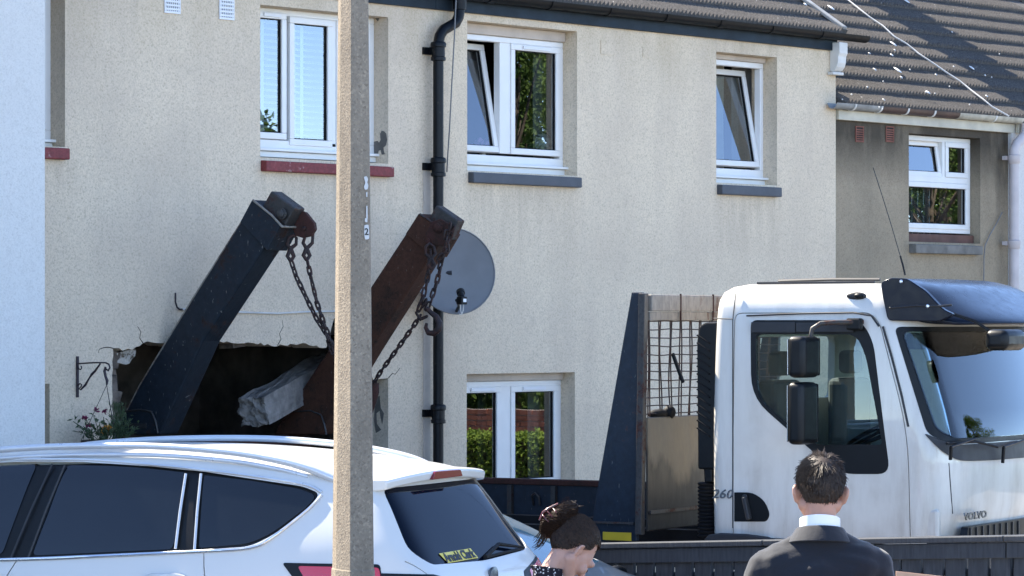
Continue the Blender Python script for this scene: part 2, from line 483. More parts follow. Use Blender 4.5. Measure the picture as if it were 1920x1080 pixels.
m_yellow = plain('yellow_reflective_tape', (.56, .40, .02), .5, var=.12)
m_spoil = plain('dark_blue_visor_plastic', (.006, .009, .018), .22, var=.12, spec=.18)
m_chrome = plain('bright_trim', (.62, .63, .65), .22, .9, var=.05)
m_silver = plain('silver_rail', (.58, .60, .62), .33, .35, var=.05)
m_suv = carpaint('white_car_paint', (.63, .615, .575))
m_tint = plain('black_tinted_glass', (.006, .008, .011), .03, var=.1, spec=.5)
m_tint2 = plain('blue_black_rear_glass', (.002, .005, .012), .03, var=.1, spec=.10)
m_red = G('red_lamp_lens'); m_red.set(color=(.52, .012, .035), rough=.18, spec=.6, coat=.6); m_red = m_red.m
m_darkred = G('dark_red_lamp_lens'); m_darkred.set(color=(.16, .008, .015), rough=.15, spec=.6); m_darkred = m_darkred.m
m_stick = plain('yellow_sticker', (.70, .55, .08), .4, var=.03)
m_ink = plain('black_ink', (.012, .012, .012), .5, var=.05)
m_badge = plain('grey_badge_metal', (.16, .17, .18), .3, .6, var=.1)
m_bluecar = carpaint('dark_blue_car_paint', (.020, .035, .06))
m_tyre = plain('tyre_rubber', (.02, .02, .02), .85, var=.2)
m_seat = plain('cab_seat_fabric', (.10, .105, .11), .9)
m_dash = plain('dashboard_plastic', (.16, .15, .14), .7)
def fence_mat():
    g = G('dark_grey_fence_stain')
    gr = g.noise(9, 5, .6, vec=g.mapping(g.pos(), (6, 6, .6))); n = g.noise(1.5, 4)
    c = g.mix(g.mrange(gr, .3, .7), (.022, .026, .034), (.046, .052, .062)); c = g.mix(g.mrange(n, .5, .75, 0, .4), c, (.06, .06, .062))
    g.set(color=c, rough=.62, spec=.35, normal=g.bump(gr, .35, .006)); return g.m
m_fence = fence_mat()
def conc_mat():
    g = G('exposed_aggregate_concrete')
    n = g.noise(95, 4, .7); v = g.vor(110, out='Color'); s = g.sep(v)
    n4 = g.noise(3.4, 6, .7, vec=g.mapping(g.pos(), (1, 1, .35)))
    c = g.mix(g.mrange(n, .3, .72), (.22, .185, .145), (.31, .26, .195))
    c = g.mix(g.mrange(s[0], .80, .95, 0, .5), c, (.42, .35, .26)); c = g.mix(g.mrange(s[1], .84, .95, 0, .5), c, (.12, .095, .075))
    c = g.mix(g.mrange(n4, .45, .72, 0, .75), c, (.13, .112, .09))
    g.set(color=c, rough=.95, spec=.2, normal=g.bump(g.math('ADD', n, g.math('MULTIPLY', g.vor(110), .5)), .45, .005)); return g.m
m_conc = conc_mat()
m_lint = plain('broken_grey_concrete', (.21, .195, .18), .95, var=.35, scale=12, bump=.8, bscale=35)
m_ground = plain('pale_slab_paving', (.30, .26, .21), .95, var=.25, scale=1.2, bump=.3)
m_asph = plain('asphalt', (.055, .055, .056), .95, var=.3, scale=3, bump=.6, bscale=90)
m_pave = plain('paving', (.23, .22, .20), .95, var=.2, scale=2, bump=.3)
m_brick = plain('red_brick', (.30, .105, .065), .9, var=.35, scale=7, bump=.4, bscale=70)
m_mortar = plain('mortar', (.33, .29, .25), .95, var=.2)
def leaf_mat(name, col, col2):
    g = G(name); oi = g.noise(2.2, 3)
    c = g.mix(g.mrange(oi, .35, .65), col, col2)
    g.set(color=c, rough=.6, spec=.35)
    tr = g.n('ShaderNodeBsdfTranslucent'); g.l(c, tr.inputs[0])
    mx = g.n('ShaderNodeMixShader'); mx.inputs[0].default_value = .3
    g.l(g.b.outputs[0], mx.inputs[1]); g.l(tr.outputs[0], mx.inputs[2]); g.l(mx.outputs[0], g.out.inputs[0])
    return g.m
m_leaf = leaf_mat('tree_leaves', (.045, .09, .016), (.10, .16, .03))
m_leafh = leaf_mat('hedge_leaves', (.13, .21, .028), (.22, .30, .05))
m_leafb = leaf_mat('basket_leaves', (.045, .075, .035), (.075, .11, .05))
m_bark = plain('bark', (.07, .055, .04), .95, var=.4, bump=.6)
m_flred = plain('dark_pink_petals', (.20, .02, .075), .8, var=.3, scale=40)
m_flyel = plain('orange_yellow_petals', (.60, .28, .03), .8, var=.3, scale=40)
def skin_mat(name, col):
    g = G(name); n = g.noise(30, 4); c = g.mix(g.mrange(n, .3, .7), tuple(x * .9 for x in col), col)
    n2 = g.noise(6, 3); c = g.mix(g.mrange(n2, .5, .8, 0, .3), c, (col[0], col[1] * .72, col[2] * .66))
    g.set(color=c, rough=.5, spec=.4, sss=.12, normal=g.bump(g.noise(160, 2), .1, .001))
    g.b.inputs['Subsurface Radius'].default_value = (.012, .005, .003); return g.m
m_skin = skin_mat('skin_man', (.47, .26, .185))
m_skinw = skin_mat('skin_woman', (.50, .28, .205))
def hair_mat(name, col, col2, rough=.6, spec=.35):
    g = G(name); n = g.noise(120, 2); c = g.mix(g.mrange(n, .3, .7), col, col2)
    g.set(color=c, rough=rough, spec=spec); return g.m
m_hairm = hair_mat('dark_brown_hair', (.022, .014, .010), (.058, .040, .029))
m_hairw = hair_mat('dark_hair', (.012, .007, .005), (.040, .022, .014), .45, .14)
def cloth(name, col, sc=900):
    g = G(name); n = g.noise(sc, 2); n2 = g.noise(9, 4)
    c = g.mix(g.mrange(n, .3, .7), tuple(x * .75 for x in col), tuple(x * 1.25 for x in col))
    g.set(color=c, rough=.85, spec=.25, sheen=.25, normal=g.bump(g.math('ADD', n2, g.math('MULTIPLY', g.noise(26, 3), .4)), .35, .012)); return g.m
m_suit = cloth('charcoal_navy_wool', (.011, .013, .019))
m_shirt = plain('white_cotton', (.80, .81, .83), .85, var=.03)
def dots():
    g = G('black_blouse_white_dots'); v = g.vor(95); w = g.vor(95, out='Color')
    k = g.mrange(v, .36, .30); k = g.math('MULTIPLY', k, g.mrange(g.sep(w)[0], .35, .4))
    c = g.mix(k, (.012, .010, .018), (.62, .60, .60)); g.set(color=c, rough=.8, spec=.25, normal=g.bump(g.noise(18, 3), .4, .012)); return g.m
m_blouse = dots()
m_clip = plain('tortoiseshell_clip', (.075, .012, .010), .22, var=.8, scale=60, spec=.7)
m_card = plain('tan_card', (.52, .30, .19), .8, var=.12)
m_wpaint = plain('white_paint_mark', (.55, .55, .54), .8, var=.05)
m_shoe = plain('black_leather', (.012, .012, .012), .35)
# ------------------------------------------------------------------ ground
def sheet(name, x0, x1, y0, y1, z, m):
    me = MB().add([(x0, y0, z), (x1, y0, z), (x1, y1, z), (x0, y1, z)], [(0, 1, 2, 3)])
    o = me.build(name, m); o['kind'] = 'structure'; return o
sheet('ground', -400, 400, -400, 400, 0.0, m_ground)
sheet('road', -400, 400, -15.5, -9.2, 0.004, m_asph)
for nm, y0, y1 in (('kerb', -9.2, -9.06), ('kerb', -15.64, -15.5)):
    o = MB().box(-80, 80, y0, y1, 0, .115).build(nm, m_pave, bevel=.015); o['kind'] = 'structure'
for nm, y0, y1 in (('pavement', -9.06, -7.4), ('pavement', -24.0, -15.64)):
    sheet(nm, -80, 80, y0, y1, .008 if y0 > -10 else .008, m_pave)

# ------------------------------------------------------------------ houses
def wall_slab(name, outer, holes, y0, y1, mats, parent):
    """front wall: polygon in (x, z) with openings, y0 the outside face; openings get the second material"""
    loops = [outer] + holes
    pts = [Vector((x, z, 0)) for lp in loops for x, z in lp]
    tris = tessellate_polygon([[Vector((x, z, 0)) for x, z in lp] for lp in loops])
    mb = MB(); n = len(pts)
    mb.v = [Vector((p.x, y0, p.y)) for p in pts] + [Vector((p.x, y1, p.y)) for p in pts]
    for a, b, c in tris:
        A, B, Cc = pts[a], pts[b], pts[c]
        if (B - A).cross(Cc - A).z < 0: b, c = c, b
        mb.f.append([a, b, c]); mb.mi.append(0)
        mb.f.append([n + c, n + b, n + a]); mb.mi.append(0)
    k = 0
    for li, lp in enumerate(loops):
        m = len(lp)
        for i in range(m):
            a, b = k + i, k + (i + 1) % m
            mb.f.append([a, b, b + n, a + n]); mb.mi.append((2 if m > 8 else 1) if li else 0)
        k += m
    me = mb.mesh(name)
    bm = bmesh.new(); bm.from_mesh(me); bmesh.ops.recalc_face_normals(bm, faces=bm.faces); bm.to_mesh(me); bm.free()
    return link_mesh(me, name, mats, parent)

def rect(x0, x1, z0, z1): return [(x0, z0), (x1, z0), (x1, z1), (x0, z1)]

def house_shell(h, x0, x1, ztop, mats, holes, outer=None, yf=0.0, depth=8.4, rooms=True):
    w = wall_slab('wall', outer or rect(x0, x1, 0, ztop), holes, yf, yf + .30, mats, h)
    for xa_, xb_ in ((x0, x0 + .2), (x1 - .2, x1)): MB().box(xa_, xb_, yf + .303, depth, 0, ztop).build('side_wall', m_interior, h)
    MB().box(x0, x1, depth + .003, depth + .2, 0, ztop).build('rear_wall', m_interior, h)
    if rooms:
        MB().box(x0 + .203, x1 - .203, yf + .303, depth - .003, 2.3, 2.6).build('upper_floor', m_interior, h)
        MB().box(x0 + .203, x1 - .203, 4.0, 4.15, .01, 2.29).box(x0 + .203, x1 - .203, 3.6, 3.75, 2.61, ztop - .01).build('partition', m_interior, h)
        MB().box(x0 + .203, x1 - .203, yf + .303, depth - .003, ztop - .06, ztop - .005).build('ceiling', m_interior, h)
    return w

PITCH = R(33.0); GAUGE = .30; TW = .33
def tile_mesh():
    rolls = 6; mb = MB(); n = rolls * 2 + 1; L = .385; t = .048
    for row, (y, dz) in enumerate(((0, -t), (0, 0), (L, 0))):
        for i in range(n):
            z = dz + (.019 if i % 2 else -.019) * (1 if row < 3 else 0)
            if row == 0: z = -t + (.019 if i % 2 else -.019) * .55
            mb.v.append(Vector((i * TW / (n - 1), y, z)))
    for r in range(2):
        for i in range(n - 1):
            a = r * n + i
            mb.f.append([a, a + 1, a + n + 1, a + n]); mb.mi.append(0)
    mb.v += [Vector((0, L, -t)), Vector((TW, L, -t))]
    mb.f.append([0, n, 2 * n, 3 * n]); mb.f.append([n - 1, 3 * n + 1, 3 * n - 1, 2 * n - 1])
    mb.mi += [0, 0]
    return mb.mesh('roof_tile')
TILE = tile_mesh(); TILE.materials.append(m_tile)

def make_roof(h, x0, x1, ze, ye, tile_x0, tile_x1, courses, ridge_run=4.3, deck=True):
    """pitched roof; ze/ye = lower front edge of the lowest tiles"""
    ca, sa = math.cos(PITCH), math.sin(PITCH)
    up = Vector((0, ca, sa)); nr = Vector((0, -sa, ca))
    e = Vector((0, ye, ze)); rd = e + up * (ridge_run / ca)
    mb = MB()
    prof = [e - nr * .055, rd - nr * .055, Vector((0, 2 * rd.y - ye, ze - .055)), Vector((0, 2 * rd.y - ye, ze - .11)), rd - nr * .12, e - nr * .11]
    mb.prism([(x0, p.y, p.z) for p in prof], (x1 - x0, 0, 0))
    roof = mb.build('roof', m_deck, h)
    # the part of the slope out of sight: joined tile courses
    rows = int(ridge_run / ca / GAUGE)
    rest = MB()
    for r in range(rows):
        o = e + up * (r * GAUGE)
        xs0, xs1 = (x0, x1)
        if r < courses: segs = [(x0, tile_x0), (tile_x1, x1)]
        else: segs = [(x0, x1)]
        for a, b in segs:
            if b - a > .05:
                rest.prism([(a, *(o + nr * -.045).yz), (a, *(o + up * .33 + nr * -.05).yz), (a, *(o + up * .33 - nr * .03).yz), (a, *(o + nr * .0).yz)], (b - a, 0, 0))
    if rest.v:
        ro = rest.build('tile_course', m_tile, roof); ro['kind'] = 'stuff'
    rot = Matrix(((1, 0, 0), (0, ca, -sa), (0, sa, ca))).to_4x4()
    tilt = Matrix.Rotation(-math.atan2(.046, GAUGE), 4, 'X')
    nt = int(round((tile_x1 - tile_x0) / TW))
    base = wloc(roof)
    for r in range(courses):
        for i in range(nt):
            o = bpy.data.objects.new('roof_tile', TILE); C.objects.link(o); o.parent = roof
            j = random.uniform(-.004, .004)
            p = e + up * (r * GAUGE + random.uniform(-.005, .005)) + nr * (j * .4)
            p.x = tile_x0 + i * TW
            jr = Matrix.Rotation(random.gauss(0, .006), 4, 'Z')
            o.matrix_local = Matrix.Translation(p - base) @ rot @ tilt @ jr
    # ridge
    MB().tube([(x0, rd.y, rd.z - .02), (x1, rd.y, rd.z - .02)], .11, 10).build('ridge', m_deck, roof, smooth=40)
    return roof, rd

def window(h, x0, x1, z0, z1, lites, y=.16, fw=.05, sub=.07, sill=None, sillx=(.0, .0), ymul=None, fm=None, label=None, transom=None, head=None):
    """lites: (xa, xb, za, zb, tilt degrees, vent, pane bow)"""
    fm = fm or m_upvc
    mb = MB()
    yb = y + .07
    mb.box(x0, x1, y, yb, z1 - fw, z1).box(x0, x1, y, yb, z0, z0 + fw + .02)
    mb.box(x0, x0 + fw, y, yb, z0 + fw + .02, z1 - fw).box(x1 - fw, x1, y, yb, z0 + fw + .02, z1 - fw)
    cols = sorted({round(l[0], 3) for l in lites} | {round(l[1], 3) for l in lites})
    if transom: mb.box(x0 + fw, x1 - fw, y, yb, transom - .03, transom + .03)
    for a, b, za, zb in [(l[1], m[0], l[2], l[3]) for l in lites for m in lites if l is not m and abs(l[2] - m[2]) < .01 and 0 < m[0] - l[1] < .2]:
        mb.box(a, b, y, yb, za, zb)
    win = mb.build('window', fm, h, bevel=.006)
    if label: win['label'] = label
    if head: MB().box(x0 + .002, x1 - .002, y - .03, y + .10, z1 + .001, head - .001).build('lintel_face', m_reveal, win, bevel=.008)
    if sub: MB().box(x0 - .0, x1 + .012, y - .06, y + .04, z0 - .022, z0 + .0).box(x0, x1, y - .02, y + .05, z0 - sub, z0 - .024).build('subsill', fm, win, bevel=.005)
    for (a, b, za, zb, tilt, vent, bow) in lites:
        sw = .052
        piv = Vector((0, y + .05, za)); T = Matrix.Translation(piv) @ Matrix.Rotation(-R(tilt), 4, 'X') @ Matrix.Translation(-piv)
        y0 = y - .012 if not tilt else y + .0
        s = MB().box(a, b, y0, y0 + .06, za, za + sw).box(a, b, y0, y0 + .06, zb - sw, zb)
        s.box(a, a + sw, y0, y0 + .06, za + sw, zb - sw).box(b - sw, b, y0, y0 + .06, za + sw, zb - sw)
        me = s.mesh(); me.transform(T); link_mesh(me, 'sash', fm, win, bevel=.006)
        gsk = MB(); gw = .008; A, B, ZA, ZB = a + sw, b - sw, za + sw, zb - sw; yy = y0 + .018
        gsk.box(A, B, yy, yy + .02, ZA, ZA + gw).box(A, B, yy, yy + .02, ZB - gw, ZB).box(A, A + gw, yy, yy + .02, ZA + gw, ZB - gw).box(B - gw, B, yy, yy + .02, ZA + gw, ZB - gw)
        me = gsk.mesh(); me.transform(T); link_mesh(me, 'gasket', m_blackr, win)
        # pane, very slightly bowed as sealed double glazing is
        nx, nz = 9, 11; p = MB()
        for i in range(nx):
            for k in range(nz):
                u = i / (nx - 1); v = k / (nz - 1)
                p.v.append(Vector((A + (B - A) * u, yy + .012 - bow * .09 * 16 * u * (1 - u) * v * (1 - v), ZA + (ZB - ZA) * v)))
        for i in range(nx - 1):
            for k in range(nz - 1):
                q = i * nz + k; p.f.append([q, q + nz, q + nz + 1, q + 1]); p.mi.append(0)
        me = p.mesh(); me.transform(T); link_mesh(me, 'pane', m_glass, win, smooth=60)
        if vent:
            vx0, vx1 = vent
            me = MB().box(vx0, vx1, y0 - .014, y0 - .001, zb - sw + .012, zb - .010).mesh(); me.transform(T); link_mesh(me, 'trickle_vent', m_upvc_grey, win, bevel=.003)
    if sill:
        sm, zs, hh, sx0, sx1 = sill
        q = MB(); ys, yo = y - .03, -.065
        q.prism([(sx0, yo, zs - hh), (sx0, yo, zs - .012), (sx0, ys, zs), (sx0, ys, zs - hh)], (sx1 - sx0, 0, 0))
        q.build('sill', sm, win, bevel=.008)
    return win
def WX(px, y=.16): return onY(px, 300, y).x

ZE = 4.90          # underside of the fascia on the two cream houses
XB = -0.985        # boundary between the two cream houses (behind the downpipe)
XR = onY(1567, 300).x
# ---- white house at the left, set forward
PW = 0.9
XW = onY(84, 400, -PW).x
hw = thing('terraced_house', (XW - 4, 0, 0), 'white rendered house wall at the left edge, standing forward of the cream house', 'house', 'terraced houses in the row')
house_shell(hw, XW - 9, XW, 5.85, [m_white_w, m_reveal], [rect(XW - 4.6, XW - 3.3, 3.7, 4.85), rect(XW - 4.6, XW - 3.0, .9, 2.1)], yf=-PW, rooms=True)
for (a, b, c, d) in ((XW - 4.6, XW - 3.3, 3.7, 4.85), (XW - 4.6, XW - 3.0, .9, 2.1)):
    window(hw, a, b, c, d, [(a + .05, b - .05, c + .07, d - .05, 0, None, .001)], y=-PW + .12)
make_roof(hw, XW - 9, XW + .1, 5.98, -PW - .15, XW, XW, 0, ridge_run=4.6 + PW)
MB().box(XW - 9, XW + .05, -PW - .03, -PW - .002, 5.75, 5.9).build('fascia', m_fascia, hw)

# ---- the row goes on to the left, out of the frame (mirrored in the lorry's side window)
hx = thing('terraced_house', (XW - 15, 0, 0), 'beige house further left along the row, seen only mirrored in the lorry side window', 'house', 'terraced houses in the row')
wx = [(XW - 11.6, XW - 10.2, .95, 2.05), (XW - 15.2, XW - 13.6, .95, 2.05), (XW - 19.6, XW - 18.0, .95, 2.05), (XW - 11.6, XW - 10.2, 3.6, 4.7), (XW - 15.2, XW - 13.6, 3.6, 4.7)]
house_shell(hx, XW - 22, XW - 9.01, 5.3, [m_soot_w, m_reveal_c], [rect(*q_) for q_ in wx], yf=-.4)
for a, b, c, d in wx: window(hx, a, b, c, d, [(a + .05, (a + b) / 2 - .03, c + .07, d - .05, 0, None, .001), ((a + b) / 2 + .03, b - .05, c + .07, d - .05, 0, None, .001)], y=-.28)
for xd_ in (XW - 12.9, XW - 16.9):
    dr = MB().box(xd_, xd_ + .95, -.45, -.405, .1, 2.05).build('door', m_brownwood, hx, bevel=.01)
    MB().lathe((xd_ + .85, -.45, 1.05), (0, -1, 0), [(.02, 0), (.03, .03), (.03, .05), (.01, .06)], 12).build('handle', m_chrome, dr)
MB().box(XW - 22, XW - 9.02, -.43, -.402, 0, .55).build('plinth', m_greysill, hx)
make_roof(hx, XW - 22, XW - 9.01, 5.45, -.55, XW - 9.01, XW - 9.01, 0, ridge_run=4.5)

# ---- cream house with red sills, its ground floor front broken open
ha = thing('terraced_house', (-4, 0, 0), 'cream roughcast house with red window sills and a broken hole in its ground floor front', 'house', 'terraced houses in the row')
xl0 = onY(122, 200).x
top = []
def jag(pts, amp, step, seed):
    rnd = random.Random(seed); out = []
    for (a, b), (c, d) in zip(pts, pts[1:]):
        n = max(1, int(math.hypot(c - a, d - b) / step))
        for i in range(n):
            t = i / n; out.append((a + (c - a) * t + rnd.uniform(-amp, amp) * .6, b + (d - b) * t + rnd.uniform(-amp, amp)))
    out.append(pts[-1]); return out
def pz(px, py, Y=0): p = onY(px, py, Y); return (p.x, p.z)
hole = jag([pz(212, 815), pz(210, 730), pz(212, 653)], .008, .05, 1) + jag([pz(222, 655), pz(248, 655), pz(268, 643), pz(300, 641), pz(340, 648), pz(404, 650), pz(412, 642), pz(470, 643), pz(520, 648), pz(575, 645), pz(612, 652)], .011, .035, 2) \
    + jag([pz(626, 600), pz(650, 560), pz(684, 570), pz(690, 690), pz(700, 712)], .012, .06, 3) + [pz(728, 709)] + jag([(pz(728, 709)[0], 1.0), (pz(728, 709)[0], .75)], .004, .2, 4) + jag([(-2.3, .6), (-3.4, .35), (pz(212, 653)[0], .4)], .03, .12, 5)
hole = [p for i, p in enumerate(hole) if i == 0 or math.hypot(p[0] - hole[i - 1][0], p[1] - hole[i - 1][1]) > .004]
a1 = (onY(488, 300).x, onY(728, 300).x)
ops_a = [rect(xl0 - 1.35, xl0, 3.60, 4.84), rect(a1[0], a1[1], 3.60, 4.80), rect(xl0 - 1.4, onY(93, 760).x, .8, 1.85), hole]
m_brk = plain('broken_wall_edge', (.13, .105, .085), .95, var=.5, scale=14, bump=.8, bscale=40)
house_shell(ha, -7.6, XB, ZE + .1, [m_cream_a, m_reveal, m_brk], ops_a)
window(ha, xl0 - 1.35, xl0, 3.66, 4.84, [(xl0 - 1.30, xl0 - .72, 3.73, 4.79, 0, None, .001), (xl0 - .67, xl0 - .05, 3.73, 4.79, 0, None, .001)], sill=(m_redsill, 3.60, .095, xl0 - 1.4, onY(131, 300, -.06).x))
window(ha, xl0 - 1.4, onY(93, 760).x, .86, 1.85, [(xl0 - 1.35, onY(93, 760).x - .05, .93, 1.80, 0, None, .001)], y=.12)
xm0, xm1 = WX(533), WX(543)
wA = window(ha, a1[0], a1[1], 3.685, 4.80, [(a1[0] + .02, WX(541, .13), 3.76, 4.77, 0, (WX(492), WX(524)), .001), (WX(542), WX(622), 3.72, 4.75, 0, None, .001), (WX(630), a1[1] - .05, 3.72, 4.75, 0, None, .001)],
       sub=.07, sill=(m_redsill, 3.585, .095, a1[0] + .005, onY(739, 320, -.06).x), label='white window with blinds over the red painted sill')
# peeled patches on the window reveal (paint gone, dark plaster showing)
def reveal_patch(h, X, px_pts, mat, off=.003, name='peeled_paint_patch'):
    MB().prism([onX(px, py, X - .0005) for px, py in px_pts], (-off, 0, 0)).build(name, mat, h)
m_peel = plain('bare_dark_plaster', (.13, .12, .105), .95, var=.3, bump=.3)
reveal_patch(ha, a1[1], [(701, 266), (708, 264), (711, 268), (714, 262), (713, 251), (716, 245), (720, 246), (724, 250), (726, 262), (724, 272), (719, 277), (720, 284), (722, 289), (716, 290), (714, 281), (710, 283), (709, 288), (702, 288)], m_peel)
reveal_patch(ha, a1[1], [(700, 22), (706, 19), (708, 27), (712, 32), (709, 40), (703, 34)], m_peel)
xh = onY(728, 709).x
reveal_patch(ha, xh, [(703, 748), (712, 742), (714, 765), (720, 775), (717, 795), (714, 783), (712, 770), (706, 775), (707, 795), (715, 806), (705, 812), (702, 790)], m_peel)
# plaster left hanging at the hole's upper left corner, broken lath edge
m_plas = paint_metal('stained_plaster', (.50, .46, .40), .9, rust=.3, rustcol=(.10, .075, .05), scale=9, bump=.3)
MB().prism([onY(px, py, .10) for px, py in [(219, 662), (228, 660), (236, 657), (249, 656), (256, 655), (254, 668), (248, 673), (243, 682), (236, 684), (228, 682), (220, 680)]], (0, .03, 0)).build('hanging_plaster', m_plas, ha, bevel=.004)
# broken blocks of the inner leaf showing along the torn edge
rb_ = random.Random(8)
def block(px, py, w, h, d):
    p = onY(px, py, rb_.uniform(.10, .17)); mb = MB().box(p.x - w / 2, p.x + w / 2, p.y, p.y + d, p.z - h, p.z + .06)
    for v in mb.v: v += Vector((rb_.uniform(-.018, .018), rb_.uniform(-.02, .02), rb_.uniform(-.02, .02)))
    mb.build('broken_block', m_brk, ha, bevel=.006)
for px in (446, 528, 584): block(px, 646, rb_.uniform(.12, .20), rb_.uniform(.0, .02), .12)
for py in (672, 694, 720, 748, 775): block(214, py, rb_.uniform(.05, .14), .08, .12)
# hairline cracks running out from the broken edge
for pts in ([(212, 653), (203, 651), (194, 652), (186, 655), (184, 662)], [(268, 643), (262, 634), (264, 622), (258, 612)], [(520, 648), (527, 636), (524, 626), (531, 612), (529, 600)], [(728, 709), (736, 700), (741, 702), (750, 690)]):
    MB().tube([onY(a, b, -.0005) for a, b in pts], [.004, .0035, .003, .0025, .0015][:len(pts)], 4).build('crack', m_dark, ha)
# inside the broken room
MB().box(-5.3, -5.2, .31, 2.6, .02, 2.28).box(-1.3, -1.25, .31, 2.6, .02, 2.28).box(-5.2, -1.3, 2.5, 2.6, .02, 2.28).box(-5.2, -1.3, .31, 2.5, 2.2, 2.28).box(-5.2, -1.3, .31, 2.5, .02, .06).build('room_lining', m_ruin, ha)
# air vents near the eaves
def air_vent(h, x0, x1, z0, z1, m, y=0.0, nrow=5):
    fr = MB().box(x0, x1, y - .012, y - .001, z0, z0 + .018).box(x0, x1, y - .012, y - .001, z1 - .012, z1).box(x0, x0 + .012, y - .012, y - .001, z0 + .018, z1 - .012).box(x1 - .012, x1, y - .012, y - .001, z0 + .018, z1 - .012)
    v = fr.build('air_vent', m, h, bevel=.002)
    MB().box(x0 + .012, x1 - .012, y - .004, y - .0015, z0 + .018, z1 - .012).build('void', m_dark, v)
    for i in range(nrow):
        z = z0 + .026 + (z1 - z0 - .045) * i / nrow
        MB().box(x0 + .012, x1 - .012, y - .012, y - .004, z, z + (z1 - z0) / nrow * .38).build('louvre', m, v)
    return v
def grid_vent(h, x0, x1, z0, z1, m):
    v = air_vent(h, x0, x1, z0, z1, m, nrow=6)
    for i in range(7):
        x = x0 + .012 + (x1 - x0 - .024) * (i + .5) / 7
        MB().box(x - .004, x + .004, -.0125, -.003, z0 + .018, z1 - .012).build('bar', m, v)
for pa, pb, pb_y in ((307, 337, 24), (410, 438, 36)):
    A = onY(pa, pb_y); B = onY(pb, pb_y)
    grid_vent(ha, A.x, B.x, A.z, A.z + .225, m_upvc_grey)
MB().box(-7.6, XB - .003, -.035, -.002, ZE, ZE + .13).build('fascia', m_fascia, ha, bevel=.004)
make_roof(ha, -7.6, XB, ZE + .20, -.10, -2.6, XB, 3)

# ---- cream house with grey sills
hb = thing('terraced_house', (2, 0, 0), 'cream roughcast house with dark grey sills and black guttering, right of the downpipe', 'house', 'terraced houses in the row')
b1 = (onY(876, 200).x, onY(1082, 200).x); b2 = (onY(1343, 200).x, onY(1457, 200).x); b3 = (onY(875, 760).x, onY(1078, 760).x)
house_shell(hb, XB + .002, XR, ZE + .1, [m_cream_b, m_reveal], [rect(*b1, 3.58, 4.84), rect(*b2, 3.585, 4.785), rect(*b3, .75, 1.868)])
window(hb, *b1, 3.66, 4.75, [(b1[0] + .05, WX(937), 3.75, 4.70, 11, (WX(880), WX(897)), .0005), (WX(957), b1[1] - .05, 3.75, 4.70, 0, (WX(978), WX(1028)), .0022)], sub=.075,
       sill=(m_greysill, 3.575, .10, b1[0] + .012, onY(1091, 340, -.06).x), head=4.84, label='white window with its left sash tilted open')
window(hb, *b2, 3.66, 4.735, [(b2[0] + .05, b2[1] - .05, 3.75, 4.68, 11, None, .0005)], sub=.075, sill=(m_greysill, 3.575, .10, b2[0] + .01, onY(1466, 355, -.06).x), head=4.785, label='narrow white window tilted open at the right')
window(hb, *b3, .82, 1.80, [(b3[0] + .05, WX(938), .90, 1.755, 0, (WX(880), WX(925)), .003), (WX(957), b3[1] - .05, .90, 1.755, 0, (WX(978), WX(1020)), .003)], sub=.07,
       sill=(m_greysill, .74, .09, b3[0], b3[1] + .06), head=1.868, label='white ground floor window reflecting a hedge')
MB().box(XB, XR - .02, -.035, -.002, ZE, ZE + .13).build('fascia', m_fascia, hb, bevel=.004)
roof_b, rdb = make_roof(hb, XB, XR + .06, ZE + .20, -.10, XB + .02, XB + .02 + 17 * TW, 6)
# verge strip at the right end
ca, sa = math.cos(PITCH), math.sin(PITCH)
e0 = Vector((XR + .02, -.09, ZE + .215))
MB().bar(e0, e0 + Vector((0, ca, sa)) * 5.0, .07, .035, (0, -sa, ca)).build('verge', m_gutgrey, roof_b, bevel=.008)
def gutter(h, x0, x1, y, z, r, m, joints=(), jm=None, name='gutter'):
    mb = MB(); n = 9
    for s, (ra, rb) in enumerate(((r, r - .006),)):
        ring = [(math.cos(math.pi + math.pi * k / (n - 1)), math.sin(math.pi + math.pi * k / (n - 1))) for k in range(n)]
        pts = [(x0, y + ra * a, z + ra * b) for a, b in ring] + [(x0, y + rb * a, z + rb * b) for a, b in ring[::-1]]
        mb.prism(pts, (x1 - x0, 0, 0))
    g = mb.build(name, m, h, smooth=35)
    for xj, w in joints:
        rr = r + .007
        ring = [(math.cos(math.pi + math.pi * k / (n - 1)), math.sin(math.pi + math.pi * k / (n - 1))) for k in range(n)]
        MB().prism([(xj, y + rr * a, z + rr * b) for a, b in ring] + [(xj, y + (r + .001) * a, z + (r + .001) * b) for a, b in ring[::-1]], (w, 0, 0)).build('gutter_bracket', jm or m, g, smooth=35)
    return g
GY, GZ = -.10, ZE + .155
gutter(hb, XB - .9, onY(1622, 80, -.1).x, GY, GZ, .062, m_gutter, [(XB + .55 + i * .78, .03 if i % 2 else .09) for i in range(7)])
gutter(ha, -7.5, XB - .905, GY, GZ, .062, m_gutter, [(-5 + i * .9, .03) for i in range(4)])
# corbel at the end of the eaves
mb = MB(); X0, X1 = onY(1571, 100, -.06).x - .0, onY(1592, 100, -.06).x
prof = [(-.002, ZE - .20), (-.03, ZE - .205), (-.06, ZE - .19), (-.085, ZE - .16), (-.10, ZE - .12), (-.105, ZE - .06), (-.12, ZE - .03), (-.12, ZE + .075), (-.002, ZE + .075)]
mb.prism([(XR - .10, a, b) for a, b in prof], (.13, 0, 0)); mb.box(XR - .14, XR + .03, -.075, -.004, ZE - .235, ZE - .207)
mb.build('corbel', m_bracketw, hb, bevel=.006)
